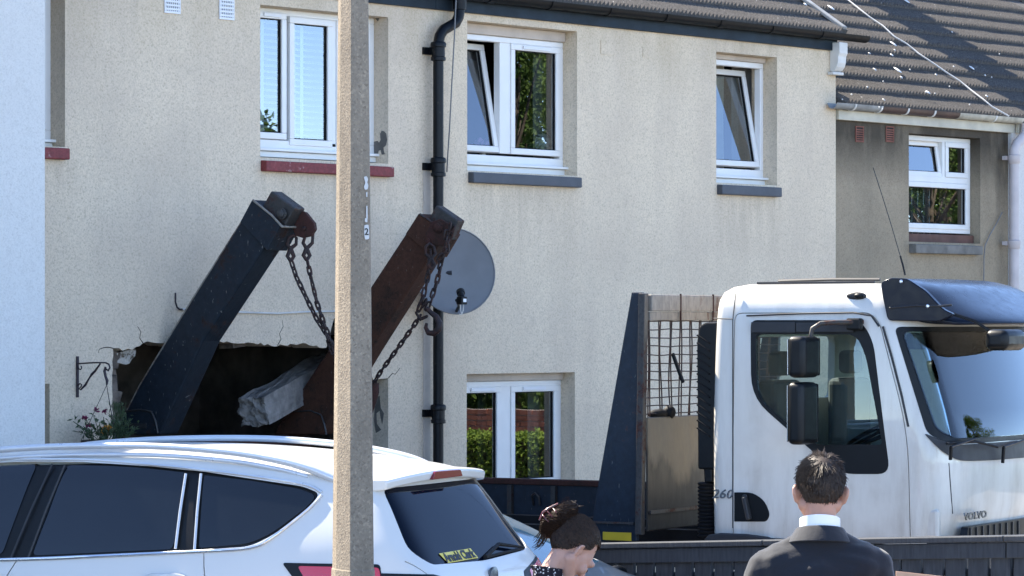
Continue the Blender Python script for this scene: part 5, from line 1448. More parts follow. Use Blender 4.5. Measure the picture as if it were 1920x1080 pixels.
def car_wheel(par, x, u, r=.345, w=.22, side=1):
    t = MB().lathe((x, -u, r), (side, 0, 0), [(.22, 0), (r - .03, -.005), (r, .02), (r, w - .02), (r - .03, w), (.22, w)], 30).build('wheel', m_tyre, par, smooth=35)
    rim = MB().lathe((x, -u, r), (side, 0, 0), [(.225, .0), (.215, .02), (.20, .05), (.05, .045), (.04, .03)], 24)
    for k in range(5):
        a = 2 * math.pi * k / 5
        rim.bar((x + side * .03, -u, r), (x + side * .015, -u + math.cos(a) * .21, r + math.sin(a) * .21), .05, .03, (side, 0, 0))
    rim.build('rim', m_silver, t, smooth=35)

# ---- white SUV, nose to the house
XS = -8.72; SW = .92; xc = XS + SW
suv = thing('parked_car', (xc, -4.6, 0), 'white estate-bodied SUV with roof rails parked nose-in at the lower left', 'car')
#        u     W    zb   zs   zbelt  Wb   zedge Wr   zroof
SUV = [(2.15, .62, .38, .62, .76, .58, .80, .48, .82), (2.22, .78, .30, .64, .84, .72, .90, .58, .91), (2.50, .88, .22, .68, .93, .82, .97, .66, .99), (2.95, .91, .22, .70, .98, .87, 1.02, .72, 1.05),
       (3.20, .92, .22, .72, 1.00, .88, 1.09, .72, 1.12), (3.55, .92, .22, .74, .99, .885, 1.33, .70, 1.37), (3.92, .92, .22, .75, .98, .885, 1.49, .69, 1.56), (4.30, .92, .22, .76, .985, .885, 1.535, .695, 1.615),
       (5.00, .92, .22, .78, 1.01, .885, 1.545, .70, 1.625), (5.60, .92, .22, .80, 1.05, .885, 1.525, .695, 1.605), (6.10, .92, .24, .82, 1.09, .88, 1.49, .68, 1.57), (6.45, .915, .26, .84, 1.11, .865, 1.455, .665, 1.54),
       (6.66, .90, .28, .85, 1.12, .84, 1.43, .65, 1.515), (6.73, .895, .28, .85, 1.12, .835, 1.40, .65, 1.46), (6.82, .885, .29, .85, 1.11, .825, 1.29, .67, 1.34), (6.93, .87, .30, .85, 1.05, .81, 1.13, .70, 1.17), (7.02, .85, .32, .84, .98, .80, 1.02, .72, 1.045),
       (7.08, .82, .33, .80, .92, .78, .95, .70, .965), (7.12, .78, .36, .70, .80, .72, .83, .62, .84)]
SUVP = Vector((XS, -6.76, 0)); SUVA = R(19.0); SUVR = Matrix.Rotation(SUVA, 3, 'Z')     # the car stands a little askew to the wall
def to_car(p): return SUVP + SUVR.inverted() @ (p - SUVP)
SUV = [(a[0] - .6, *a[1:]) if a[0] < 4.2 else a for a in SUV]
SUV = [(6.76 - (6.76 - a[0]) * .83 if a[0] < 6.76 else a[0], *a[1:]) for a in SUV]
def us(px, py, dx=.0):
    p = to_car(onP(px, py, SUVP + SUVR @ Vector((dx, 0, 0)), SUVR @ Vector((1, 0, 0)))); return (-p.y, p.z)
sb = loft_body(SUV, xc)
# window outlines (photo columns/rows on the plane of the glass)
GX = .10
g_front = rp([us(-170, 884, GX), us(43, 872, GX), us(10, 1040, GX), us(-190, 1045, GX)], .04)
g_rear = rp([us(100, 874, GX), us(215, 876, GX), us(327, 888, GX), us(333, 1000, GX), us(327, 1029, GX), us(66, 1041, GX)], [.03, .03, .02, .05, .02, .04])
g_quart = rp([us(362, 893, GX), us(450, 903, GX), us(545, 919, GX), us(577, 932, GX), us(560, 955, GX), us(510, 1000, GX), us(470, 1019, GX), us(378, 1027, GX)], [.015, .0, .05, .04, .0, .10, .06, .02])
dlo = rp([us(-175, 878, GX), us(0, 868, GX), us(130, 868, GX), us(260, 876, GX), us(362, 886, GX), us(550, 914, GX), us(584, 928, GX), us(566, 957, GX), us(515, 1003, GX), us(474, 1024, GX), us(372, 1031, GX), us(60, 1045, GX), us(-195, 1050, GX)], [.02, 0, 0, 0, 0, .05, .04, 0, .1, .06, 0, 0, .02])
x0c, x1c = XS - .1, XS + .42
XSR = XS + 2 * SW
mir = lambda me: me
body = boolean(sb.copy(), sidecut(dlo, x0c, x1c), 'DIFFERENCE')
body = boolean(body, sidecut(dlo, XSR - .42, XSR + .1), 'DIFFERENCE')
# hatch glass outline in (x, z)
hg = rp([(xc - .62, 1.425), (xc + .62, 1.425), (xc + .74, 1.10), (xc + .66, 1.03), (xc, 1.01), (xc - .66, 1.03), (xc - .74, 1.10)], [.05, .05, .07, .1, .1, .1, .07])
body = boolean(body, endcut(hg, 6.60, 7.4), 'DIFFERENCE')
# windscreen
fg = rp([(xc - .60, 1.47), (xc + .60, 1.47), (xc + .74, 1.10), (xc - .74, 1.10)], .06)
body = boolean(body, endcut(fg, 2.4, 4.0), 'DIFFERENCE')
# panel gaps
gap = MB()
def slit(pts, w=.007):
    l = [Vector(p) for p in pts]; out = []
    for i, p in enumerate(l):
        t = (l[min(i + 1, len(l) - 1)] - l[max(i - 1, 0)]).normalized(); out.append(p + Vector((-t.y, t.x)) * w / 2)
    for i in range(len(l) - 1, -1, -1):
        t = (l[min(i + 1, len(l) - 1)] - l[max(i - 1, 0)]).normalized(); out.append(l[i] - Vector((-t.y, t.x)) * w / 2)
    return [tuple(p) for p in out]
for sl_p in ([us(372, 1028), us(376, 1060), us(384, 1110), us(380, 1180)], [us(28, 1042), us(8, 1080), us(0, 1150), us(0, 1240)]):
    body = boolean(body, sidecut(slit(sl_p), XS - .1, XS + .06), 'DIFFERENCE')
sg = [(xc - .80, 1.02), (xc - .745, .96), (xc - .72, .9)]
body = boolean(body, endcut(slit([(xc - .79, 1.055), (xc - .745, .99), (xc - .73, .95), (xc - .73, .6)]), 6.75, 7.3), 'DIFFERENCE')
car = link_mesh(body, 'body', m_suv, suv, smooth=28)
gs = loft_body(SUV, xc, d=.010)
for nm, pl, mt in (('front_window', g_front, m_tint), ('rear_window', g_rear, m_tint), ('quarter_window', g_quart, m_tint)):
    link_mesh(boolean(gs.copy(), sidecut(pl, x0c, XS + .30), 'INTERSECT'), nm, mt, suv, smooth=28)
link_mesh(boolean(gs.copy(), sidecut(dlo, XSR - .30, XSR + .1), 'INTERSECT'), 'far_windows', m_tint, suv, smooth=28)
pil = boolean(loft_body(SUV, xc, d=.016), sidecut(grow(dlo, -.001), x0c, XS + .26), 'INTERSECT')
link_mesh(pil, 'pillar_trim', m_black, suv, smooth=28)
link_mesh(boolean(gs.copy(), endcut(hg, 6.60, 7.4), 'INTERSECT'), 'tailgate_window', m_tint2, suv, smooth=28)
link_mesh(boolean(gs.copy(), endcut(fg, 2.4, 3.85), 'INTERSECT'), 'windscreen', m_tint, suv, smooth=28)
# surface finder: where a horizontal ray along +X from outside meets the body
sbv = bvh(sb)
def on_side(u, z, out=.004):
    h = sbv.ray_cast(Vector((XS - 1, -u, z)), Vector((1, 0, 0)))
    p = h[0] if h[0] is not None else Vector((XS, -u, z)); return p + Vector((-out, 0, 0))
def on_rear(x, z, out=.004):
    h = sbv.ray_cast(Vector((x, -8.5, z)), Vector((0, 1, 0)))
    p = h[0] if h[0] is not None else Vector((x, -7, z)); return p + Vector((0, -out, 0))
def on_top(x, u, out=.0):
    h = sbv.ray_cast(Vector((x, -u, 3)), Vector((0, 0, -1))); return h[0] + Vector((0, 0, out))
# bright trim along the belt and up the quarter light, black upper trim
bl = [us(-190, 1052, GX), us(60, 1047, GX), us(200, 1041, GX), us(372, 1033, GX), us(476, 1026, GX), us(517, 1005, GX), us(568, 958, GX), us(587, 930, GX)]
MB().tube(spl([on_side(u, z, .006) for u, z in bl]), .010, 6).build('belt_trim', m_chrome, suv, smooth=60)
tl = [us(-170, 874, GX), us(0, 864, GX), us(130, 864, GX), us(260, 873, GX), us(362, 883, GX), us(470, 897, GX), us(552, 911, GX), us(585, 925, GX)]
MB().tube(spl([on_side(u, z, .003) for u, z in tl]), .009, 6).build('roof_trim', m_silver, suv, smooth=60)
for a, b in (((330, 890), (336, 1028)), ((358, 890), (372, 1030))):
    MB().tube([on_side(*us(*a, GX), .004), on_side(*us((a[0] + b[0]) / 2, (a[1] + b[1]) / 2, GX), .004), on_side(*us(*b, GX), .004)], .008, 6).build('pillar_bead', m_silver, suv, smooth=60)
for a, b in (((74, 872), (30, 1044)), ((98, 874), (62, 1044))):
    MB().tube([on_side(*us(*a, GX), .003), on_side(*us((a[0] + b[0]) / 2, (a[1] + b[1]) / 2, GX), .003), on_side(*us(*b, GX), .003)], .006, 6).build('pillar_bead', m_dgrey, suv, smooth=60)
# roof rails
def rail(sx):
    x = xc + sx * .655; pts = []; rr = []
    for u, lift, r in ((3.75, .005, .006), (3.85, .03, .016), (4.05, .062, .019), (4.6, .068, .019), (5.3, .068, .019), (5.8, .068, .020), (6.1, .06, .022), (6.3, .044, .025), (6.44, .018, .022), (6.54, .0, .006)):
        p = on_top(x, u); pts.append(p + Vector((0, 0, lift))); rr.append(r)
    pts = spl(pts, 6); rr = [v.x for v in spl([(r, 0, 0) for r in rr], 6)]
    rl = MB().tube(pts, rr, 10).build('roof_rail', m_silver, suv, smooth=60)
    MB().tube([p + Vector((0, 0, -.048)) for p in pts[6:-12]], .012, 8).build('rail_channel', m_silver, rl, smooth=60)
rail(-1); rail(1)
# spoiler lip over the tailgate window with the high brake light
zz = 1.44
mb = MB()
pr = []
for i in range(17):
    t = -1 + 2 * i / 16; x = xc + t * .66; k = 1 - t * t
    uo = 6.765 + .045 * k; zt2 = 1.472 + .035 * k
    pr.append([(x, -6.42, zt2 + .03 * (1 - abs(t) ** 3) - .01), (x, -(uo - .02), zt2), (x, -uo, zt2 - .012), (x, -(uo - .008), zt2 - .055), (x, -(uo - .05), zt2 - .062), (x, -6.45, zt2 - .07)])
m_ = 6
for p in pr: mb.v += [Vector(q) for q in p]
for i in range(16):
    for k in range(m_):
        l = (k + 1) % m_; mb.f.append([i * m_ + k, i * m_ + l, (i + 1) * m_ + l, (i + 1) * m_ + k]); mb.mi.append(0)
mb.f.append(list(range(m_))); mb.f.append([16 * m_ + k for k in range(m_)][::-1]); mb.mi += [0, 0]
me = mb.mesh(); bm = bmesh.new(); bm.from_mesh(me); bmesh.ops.recalc_face_normals(bm, faces=bm.faces); bm.to_mesh(me); bm.free()
spo = link_mesh(me, 'roof_spoiler', m_suv, suv, smooth=40, bevel=.008)
lp = rp([(xc - .14, 1.452), (xc - .10, 1.495), (xc + .24, 1.492), (xc + .27, 1.455)], .01)
lp = [(x - .05, z) for x, z in lp]
MB().prism([(x, -6.818, z) for x, z in lp], (0, .05, 0)).build('brake_light', m_darkred, spo, bevel=.006)
# tail lamps
def lamp(sx):
    x_ = xc + sx * .92
    sd = rp([us(523, 1056), us(700, 1060), us(720, 1150), us(600, 1150)], .02)
    if sx > 0: sidep = sidecut(sd, xc + .6, xc + 1.0)
    else: sidep = sidecut(sd, xc - 1.0, xc - .6)
    big = loft_body(SUV, xc, d=-.006); rear = endcut([(xc + sx * .95, 1.00), (xc + sx * .70, .985), (xc + sx * .44, .925), (xc + sx * .42, .89), (xc + sx * .75, .80), (xc + sx * .95, .78)], 6.72, 7.3)
    a = boolean(big.copy(), sidep, 'INTERSECT'); l1 = link_mesh(a, 'tail_lamp', m_black, suv, smooth=28)
    link_mesh(boolean(big.copy(), rear, 'INTERSECT'), 'lamp_wing', m_black, l1, smooth=28)
    bg2 = loft_body(SUV, xc, d=-.011)
    sd2 = rp([us(553, 1062), us(700, 1066), us(720, 1150), us(610, 1150)], .02)
    link_mesh(boolean(bg2.copy(), sidecut(sd2, *((xc + .6, xc + 1.0) if sx > 0 else (xc - 1.0, xc - .6))), 'INTERSECT'), 'lens', m_red, l1, smooth=28)
    link_mesh(boolean(bg2, endcut([(xc + sx * .95, .985), (xc + sx * .70, .968), (xc + sx * .52, .925), (xc + sx * .52, .88), (xc + sx * .95, .79)], 6.74, 7.3), 'INTERSECT'), 'lens_wing', m_red, l1, smooth=28)
lamp(-1); lamp(1)
# sticker on the tailgate glass
gsv = bvh(gs)
def on_glass(x, z, out=.002):
    h = gsv.ray_cast(Vector((x, -8.5, z)), Vector((0, 1, 0))); return h[0] + Vector((0, -out, 0)), h[1]
cst, nst = on_glass(xc - .02, 1.055)
def glass_at(px, py):
    h = gsv.ray_cast(to_car(CAM), SUVR.inverted() @ ray(px, py).normalized()); return h[0], h[1]
cst, nst = glass_at(859, 1043)
if nst.y > 0: nst = -nst
sxv = Vector((1, 0, 0)); sxv = (sxv - nst * sxv.dot(nst)).normalized(); szv = nst.cross(sxv) * -1
if szv.z < 0: szv = -szv
wd, hh = .215, .032
def stp(a, b, o): return cst + sxv * a + szv * b + nst * o
stk = MB().prism([stp(-wd, hh, .004), stp(wd - .02, hh, .004), stp(wd, -hh, .004), stp(-wd + .035, -hh, .004)], nst * .002).build('sticker', m_stick, suv)
tx = text_mesh('Arnold Clark', .072, .0008, offset=.0035, space=.98)
M_ = Matrix((sxv, szv, nst)).transposed().to_4x4(); M_.translation = cst + nst * .0075 + szv * -.002
tx.transform(M_ @ Matrix.Scale(1.0, 4, (1, 0, 0))); link_mesh(tx, 'lettering', m_ink, stk)
MB().tube([on_side(*us(268, 1086), .012), on_side(*us(284, 1080), .03), on_side(*us(330, 1079), .03), on_side(*us(345, 1084), .012)], .014, 8).build('door_handle', m_suv, suv, smooth=60)
# rear wiper
w0, w1, w2 = glass_at(905, 1048)[0], glass_at(930, 1024)[0], glass_at(978, 1030)[0]
MB().tube([w0 + nst * .02, w1 + nst * .02, w2 + nst * .02], [.012, .011, .006], 8).tube([w0 + nst * .012, (w0 + w2) * .5 + nst * .016, w2 + nst * .012], .008, 6).build('rear_wiper', m_blackr, suv, smooth=60)
MB().lathe(on_rear(xc - .0, .93), (0, -1, 0), [(.045, -.01), (.05, .01), (.035, .014)], 20).build('emblem', m_badge, suv, smooth=40)
for sx in (-1, 1):
    for u in (2.95, 6.1): car_wheel(suv, xc + sx * .925, u, side=-sx)
    MB().ball((xc + sx * .98, -3.6, 1.06), .10, .055, .065, 14, 10).build('door_mirror', m_suv, suv, smooth=60)

L_ = suv.location.copy(); suv.location = SUVP + SUVR @ (L_ - SUVP); suv.rotation_euler = (0, 0, SUVA)

# ---- dark blue car, nose to the street, mostly hidden between the SUV and the fence
XD = -6.32; DW = .86; xd = XD + DW
dk = thing('parked_car', (xd, -4.2, 0), 'dark blue low car glimpsed between the white SUV and the woman', 'car')
DK = [(2.3, .70, .30, .50, .66, .66, .72, .52, .74), (2.4, .80, .22, .52, .72, .74, .80, .56, .83), (2.8, .85, .18, .56, .74, .80, 1.00, .60, 1.05), (3.25, .86, .18, .58, .75, .81, 1.18, .60, 1.24), (3.7, .86, .18, .58, .75, .815, 1.23, .61, 1.30), (4.1, .86, .18, .58, .75, .815, 1.20, .60, 1.27),
      (4.4, .86, .18, .58, .745, .815, 1.12, .60, 1.19), (4.9, .86, .18, .58, .735, .81, .97, .62, 1.03), (5.6, .86, .18, .56, .71, .81, .76, .66, .80), (5.85, .86, .18, .56, .69, .81, .71, .68, .735), (6.4, .85, .18, .54, .66, .78, .68, .64, .70), (6.9, .82, .2, .5, .58, .74, .61, .6, .63), (7.15, .72, .26, .44, .5, .64, .52, .5, .53)]
m_tint3 = plain('sky_blue_reflecting_glass', (.02, .05, .09), .03, var=.1, spec=1.0)
DK = [(a[0] - .30, a[1], a[2], a[3], a[4] - (.05 if a[0] > 5.2 else 0), a[5], a[6] - (.08 if a[0] > 5.2 else .03), a[7], a[8] - (.08 if a[0] > 5.2 else .03)) for a in DK]
db = loft_body(DK, xd)
dside = rp([(2.6, .78), (2.95, 1.10), (3.4, 1.15), (3.8, 1.13), (4.5, .94), (5.0, .79)], .04)
dws = rp([(xd - .55, 1.18), (xd + .55, 1.18), (xd + .68, .77), (xd - .68, .77)], .05)
body = boolean(db.copy(), sidecut(dside, XD - .1, XD + .4), 'DIFFERENCE'); body = boolean(body, sidecut(dside, XD + 2 * DW - .4, XD + 2 * DW + .1), 'DIFFERENCE')
body = boolean(body, endcut(dws, 3.85, 5.7), 'DIFFERENCE')
link_mesh(body, 'body', m_bluecar, dk, smooth=28)
dgs = loft_body(DK, xd, d=.008)
link_mesh(boolean(dgs.copy(), sidecut(dside, XD - .1, XD + .3), 'INTERSECT'), 'side_window', m_tint3, dk, smooth=28)
link_mesh(boolean(dgs.copy(), sidecut(dside, XD + 2 * DW - .3, XD + 2 * DW + .1), 'INTERSECT'), 'far_side_window', m_tint3, dk, smooth=28)
link_mesh(boolean(dgs.copy(), endcut(dws, 3.8, 5.7), 'INTERSECT'), 'windscreen', m_tint3, dk, smooth=28)
for sx in (-1, 1):
    MB().ball((xd + sx * .94, -4.95, .67), .09, .05, .05, 14, 10).build('door_mirror', m_black, dk, smooth=60)
    for u in (2.7, 5.7): car_wheel(dk, xd + sx * .865, u, r=.31, w=.2, side=-sx)

# ------------------------------------------------------------------ fence beside the lorry
XFN = -4.33
fa, fb = onX(1130, 1018, XFN), onX(1920, 1003, XFN)
slope = (fb.z - fa.z) / (fa.y - fb.y)
def ftop(u): return fa.z + slope * (u + fa.y)
fence = thing('picket_fence', (XFN, -6.0, 0), 'dark grey stained timber fence with vertical boards in front of the lorry', 'fence')
U0, U1 = 4.3, 9.6
def slab(u0, u1, x0, x1, dz0, dz1):
    """board following the falling top line"""
    return MB().add([(x, -u, ftop(u) + dz) for u in (u0, u1) for x in (x0, x1) for dz in (dz0, dz1)], [(0, 1, 3, 2), (4, 6, 7, 5), (0, 4, 5, 1), (2, 3, 7, 6), (0, 2, 6, 4), (1, 5, 7, 3)])
cuts = [U0, 6.05, 7.85, U1]
for a, b in zip(cuts, cuts[1:]):
    slab(a + .003, b - .003, XFN - .075, XFN + .075, -.036, 0).build('cap_rail', m_fence, fence, bevel=.006)
    slab(a + .004, b - .004, XFN - .045, XFN - .018, -.135, -.040).build('top_board', m_fence, fence, bevel=.005)
    slab(a + .004, b - .004, XFN + .022, XFN + .06, -.30, -.20).build('back_rail', m_fence, fence, bevel=.004)
    slab(a + .004, b - .004, XFN + .022, XFN + .06, -.75, -.65).build('back_rail', m_fence, fence, bevel=.004)
pw = .162; i = 0; u = U0 + .02
rnd = random.Random(4)
while u < U1 - .1:
    w = .138
    MB().box(XFN - .012, XFN + .016, -u - w, -u, .02, ftop(u + w / 2) - .05 + rnd.uniform(-.004, .004)).build('board', m_fence, fence, bevel=.003)
    u += pw
for u in cuts:
    MB().box(XFN + .062, XFN + .15, -u - .045, -u + .045, 0, ftop(u) - .05).build('post', m_fence, fence, bevel=.006)

# ------------------------------------------------------------------ concrete lamp post
PD = 14.0
pl0 = onD(660, 605, PD)
post = thing('lamp_post', (pl0.x, pl0.y, 0), 'tall tapering concrete lamp post with a lit warm side and a dark side', 'lamp post')
VR = Vector((SA, -CA, 0)); VF = Vector((CA, SA, 0))
sec = [(-.50, .42), (-.385, .05), (-.02, -.50), (.50, -.16), (.50, .30), (.2, .60), (-.3, .65)]
def post_ring(py_l, py, xl, xr):
    k = PD / F; w = (xr - xl) * k; cx_ = ((xl + xr) / 2 - 960) * k
    c = CAM + VF * PD + VR * cx_
    return [c + VR * (a * w) + VF * (b * w) for a, b in sec], w
rings = []
for z, (xl, xr) in ((0, (611, 712)), (onD(0, 1080, PD).z, (619, 702)), (onD(0, 1069, PD).z, (619.3, 701.6)), (onD(0, 1067, PD).z, (621, 700)), (onD(0, 0, PD).z, (632.5, 690)), (5.6, (641, 682))):
    pts, w = post_ring(0, 0, xl, xr); rings.append([Vector((p.x, p.y, z)) for p in pts])
mb = MB(); n = len(sec)
for r_ in rings: mb.v += r_
for i in range(len(rings) - 1):
    for k in range(n):
        l = (k + 1) % n; mb.f.append([i * n + k, i * n + l, (i + 1) * n + l, (i + 1) * n + k]); mb.mi.append(0)
mb.f.append(list(range(n))[::-1]); mb.f.append([(len(rings) - 1) * n + k for k in range(n)]); mb.mi += [0, 0]
me = mb.mesh(); bm = bmesh.new(); bm.from_mesh(me); bmesh.ops.recalc_face_normals(bm, faces=bm.faces); bm.to_mesh(me); bm.free()
sh = link_mesh(me, 'shaft', m_conc, post, bevel=.004)
tp = Vector((rings[-1][0].x, rings[-1][0].y, 5.55)) + VR * .05
MB().tube([tp, tp + Vector((0, 0, .5)), tp + VF * .3 + Vector((0, 0, .75)), tp + VF * 1.1 + Vector((0, 0, .85))], .03, 10).build('outreach_arm', m_steelw, post, smooth=50)
ld = tp + VF * 1.3 + Vector((0, 0, .85))
MB().ball(ld, .22, .22, .07, 16, 8).build('lantern', m_dgrey, post, smooth=50)
# white painted number marks on the dark face
def post_mark(px, py, pts, nm='painted_mark'):
    fn = (Vector(rings[4][3]) - Vector(rings[4][2])).cross(Vector((0, 0, 1))).normalized()
    if fn.dot(VF) > 0: fn = -fn
    base = Vector(rings[2][3]) * .5 + Vector(rings[2][2]) * .5
    # true plane of the tapering face
    a, b, c = Vector(rings[3][2]), Vector(rings[3][3]), Vector(rings[4][3])
    nn = (b - a).cross(c - a).normalized()
    if nn.dot(VF) > 0: nn = -nn
    P = [onP(px + dx, py + dy, a + nn * .002, nn) for dx, dy in pts]
    return MB().prism(P, nn * .002).build(nm, m_wpaint, post)
post_mark(686, 342, rp([(-4, -10), (1, -12), (4, -6), (2, 0), (4.5, 6), (3, 13), (-2, 14), (-4, 8), (-1, 1)], 2))
post_mark(687, 365, [(-1, -4), (1.5, -5), (1.5, 4), (-.5, 4)]); post_mark(687.5, 398, [(-1, -12), (1, -12), (1.5, 12), (-1, 10)]); post_mark(686.5, 413, rp([(-2.5, -4), (2, -4), (2, 4), (-2.5, 3)], 1.5))
pk_ = post_mark(687.5, 435, rp([(-4.6, -13), (3, -14), (4.2, -4), (4.4, 13), (-3.2, 14.5), (-4.8, 4)], 2.5), 'number_label')
tx = text_mesh('2', .040, .0006, offset=.001)
a, b, c = Vector(rings[3][2]), Vector(rings[3][3]), Vector(rings[4][3]); nn = (b - a).cross(c - a).normalized()
if nn.dot(VF) > 0: nn = -nn
s1 = (b - a).normalized(); s2 = nn.cross(s1) * 1.0
if s2.z < 0: s2 = -s2
M_ = Matrix((s1, s2, nn)).transposed().to_4x4(); M_.translation = onP(687.5, 435, a + nn * .0052, nn)
tx.transform(M_); link_mesh(tx, 'number', m_ink, pk_)

# ------------------------------------------------------------------ what the windows mirror: garden wall, hedge and trees across the way
def mirrored(px, depth):
    """point seen at column px in the house windows, that far along the folded line of sight"""
    p = CAM + ray(px, HZ) * depth; return Vector((p.x, -p.y, 0))
bw0, bw1 = mirrored(820, 42.5), mirrored(1120, 41.0)
bd = (bw1 - bw0).normalized(); bn = Vector((-bd.y, bd.x, 0))
if bn.y < 0: bn = -bn
bwl = thing('garden_wall', (bw0 + bw1) / 2, 'low red brick garden wall mirrored in the ground floor window', 'wall')
blen = (bw1 - bw0).length + 1.2; b0 = bw0 - bd * .6
core = MB().prism([b0 + bn * .02, b0 + bd * blen + bn * .02, b0 + bd * blen - bn * .2, b0 - bn * .2], (0, 0, 1.21)).build('mortar_core', m_mortar, bwl)
BR = MB().box(0, .215, -.09, .012, 0, .065).mesh('brick'); BR.materials.append(m_brick)
bang = math.atan2(bd.y, bd.x); rows_ = 9
for r_ in range(rows_):
    for i in range(int(blen / .225)):
        o = bpy.data.objects.new('brick', BR); C.objects.link(o); o.parent = bwl
        q = b0 + bd * (i * .225 + (.11 if r_ % 2 else 0)) + bn * (.025 + random.uniform(-.003, .003)); q.z = 1.22 - (r_ + 1) * .075
        o.matrix_local = Matrix.Translation(q - wloc(bwl)) @ Matrix.Rotation(bang + (0 if bn.dot(Vector((-bd.y, bd.x, 0))) > 0 else math.pi), 4, 'Z')
rnd = random.Random(31)
def leaves_mesh(n, fn, l=.09, w=.05):
    mb = MB()
    for _ in range(n):
        p = fn(); leafq(mb, p, Vector((rnd.gauss(0, 1), rnd.gauss(0, 1), rnd.gauss(.1, .7))), l * rnd.uniform(.6, 1.3), w * rnd.uniform(.7, 1.3))
    return mb
h0 = b0 + bn * .9
hedge = thing('hedge', h0 + bd * blen / 2, 'clipped bright green hedge mirrored in the ground floor window', 'hedge')
def hp():
    f = rnd.random()
    u_ = rnd.uniform(0, blen)
    if f < .62: return h0 + bd * u_ + bn * (.28 + rnd.gauss(0, .03)) + Vector((0, 0, rnd.uniform(.0, .9)))
    if f < .9: return h0 + bd * u_ + bn * rnd.uniform(-.3, .3) + Vector((0, 0, .9 + rnd.gauss(0, .03)))
    return h0 + bd * u_ + bn * rnd.uniform(-.3, .3) + Vector((0, 0, rnd.uniform(0, .9)))
o = leaves_mesh(7000, hp, .075, .045).build('leaves', m_leafh, hedge); o['kind'] = 'stuff'
MB().prism([h0 + bn * .2, h0 + bd * blen + bn * .2, h0 + bd * blen - bn * .25, h0 - bn * .25], (0, 0, .84)).build('branches', m_bark, hedge)
def tree(p, h, rad, label, nl=9000, seed=1, trunk=.16, low=.25):
    r2 = random.Random(seed)
    t = thing('tree', p, label, 'tree', 'trees across the street')
    top = Vector((p.x, p.y, h * .8))
    tr = MB().tube([p, p + Vector((.05, 0, h * .25)), p + Vector((-.05, .08, h * .5)), top], [trunk, trunk * .75, trunk * .5, .03], 9)
    clumps = []
    for i in range(44):
        a = r2.uniform(0, 2 * math.pi); v = r2.uniform(low, 1.0); rr = rad * math.sin(math.pi * min(.96, max(.12, (v - low) / (1 - low) * .8 + .15))) * r2.uniform(.35, 1)
        c_ = p + Vector((math.cos(a) * rr, math.sin(a) * rr, h * v * .95)); clumps.append((c_, r2.uniform(.3, .55) * rad * .6))
        s = p + Vector((0, 0, h * max(.18, v * .65))); tr.tube([s, (s + c_) / 2 + Vector((0, 0, .1)), c_], [.05, .03, .012], 5)
    tr.build('trunk', m_bark, t, smooth=60)
    mb = MB()
    for _ in range(nl):
        c_, cr = clumps[r2.randrange(len(clumps))]
        d = Vector((r2.gauss(0, 1), r2.gauss(0, 1), r2.gauss(0, .8))).normalized() * cr * r2.random() ** .4
        leafq(mb, c_ + d, Vector((r2.gauss(0, 1), r2.gauss(0, 1), r2.gauss(0, .7))), r2.uniform(.11, .21), r2.uniform(.07, .13))
    mb.build('crown', m_leaf, t)
tree(mirrored(985, 58), 8.6, 2.6, 'tall dense tree mirrored in the upper window with the tilted sash', seed=2, low=.1, nl=16000)
tree(mirrored(1130, 62), 9.0, 2.6, 'second tall tree mirrored beside the upper window', seed=3, low=.15)
tree(mirrored(1765, 62), 8.8, 3.0, 'broad tree mirrored in the stained house window', seed=4, low=.1, nl=16000)
tree(mirrored(560, 60), 5.3, 1.7, 'small tree mirrored low in the window with the blind', seed=5, low=.2)
tree(mirrored(480, 58), 6.3, 1.3, 'thin tree mirrored at the left of the window with the blind', seed=6, low=.2, nl=1500)
for i_, (px_, d_, h_, r_) in enumerate(((915, 66, 8.4, 2.6), (1010, 66, 8.2, 2.8), (1080, 68, 8.6, 2.6), (1690, 70, 7.2, 2.4), (1800, 68, 7.6, 2.6), (1900, 72, 8.0, 2.5))):
    tree(mirrored(px_, d_), h_, r_, ('leftmost bushy tree', 'second bushy tree', 'third bushy tree', 'fourth bushy tree', 'fifth bushy tree', 'rightmost bushy tree')[i_] + ' of the row mirrored behind the tall trees', seed=20 + i_, low=.02, nl=8000)
tree(Vector((9.5, -33, 0)), 7.2, 2.3, 'tree mirrored low in the lorry windscreen', seed=7, low=.15)

# hedge added out of view to darken the reflections in the car's side windows
g0 = Vector((-17.5, -2.6, 0))
gh = thing('hedge', g0 + Vector((3, 0, 0)), 'dark green hedge added out of view to darken the car window reflections', 'hedge')
def gp():
    x = rnd.uniform(0, 6.2); top_ = .72 + .10 * noise.noise(Vector((x * 1.3, 0, 0)))
    if rnd.random() < .7: return g0 + Vector((x, -.28 + rnd.gauss(0, .04), rnd.uniform(0, top_)))
    return g0 + Vector((x, rnd.uniform(-.3, .3), top_ + rnd.gauss(0, .03)))
o = leaves_mesh(5000, gp, .08, .05).build('leaves', m_leaf, gh); o['kind'] = 'stuff'
MB().box(g0.x + .1, g0.x + 6.1, g0.y - .2, g0.y + .25, 0, .60).build('branches', m_bark, gh)
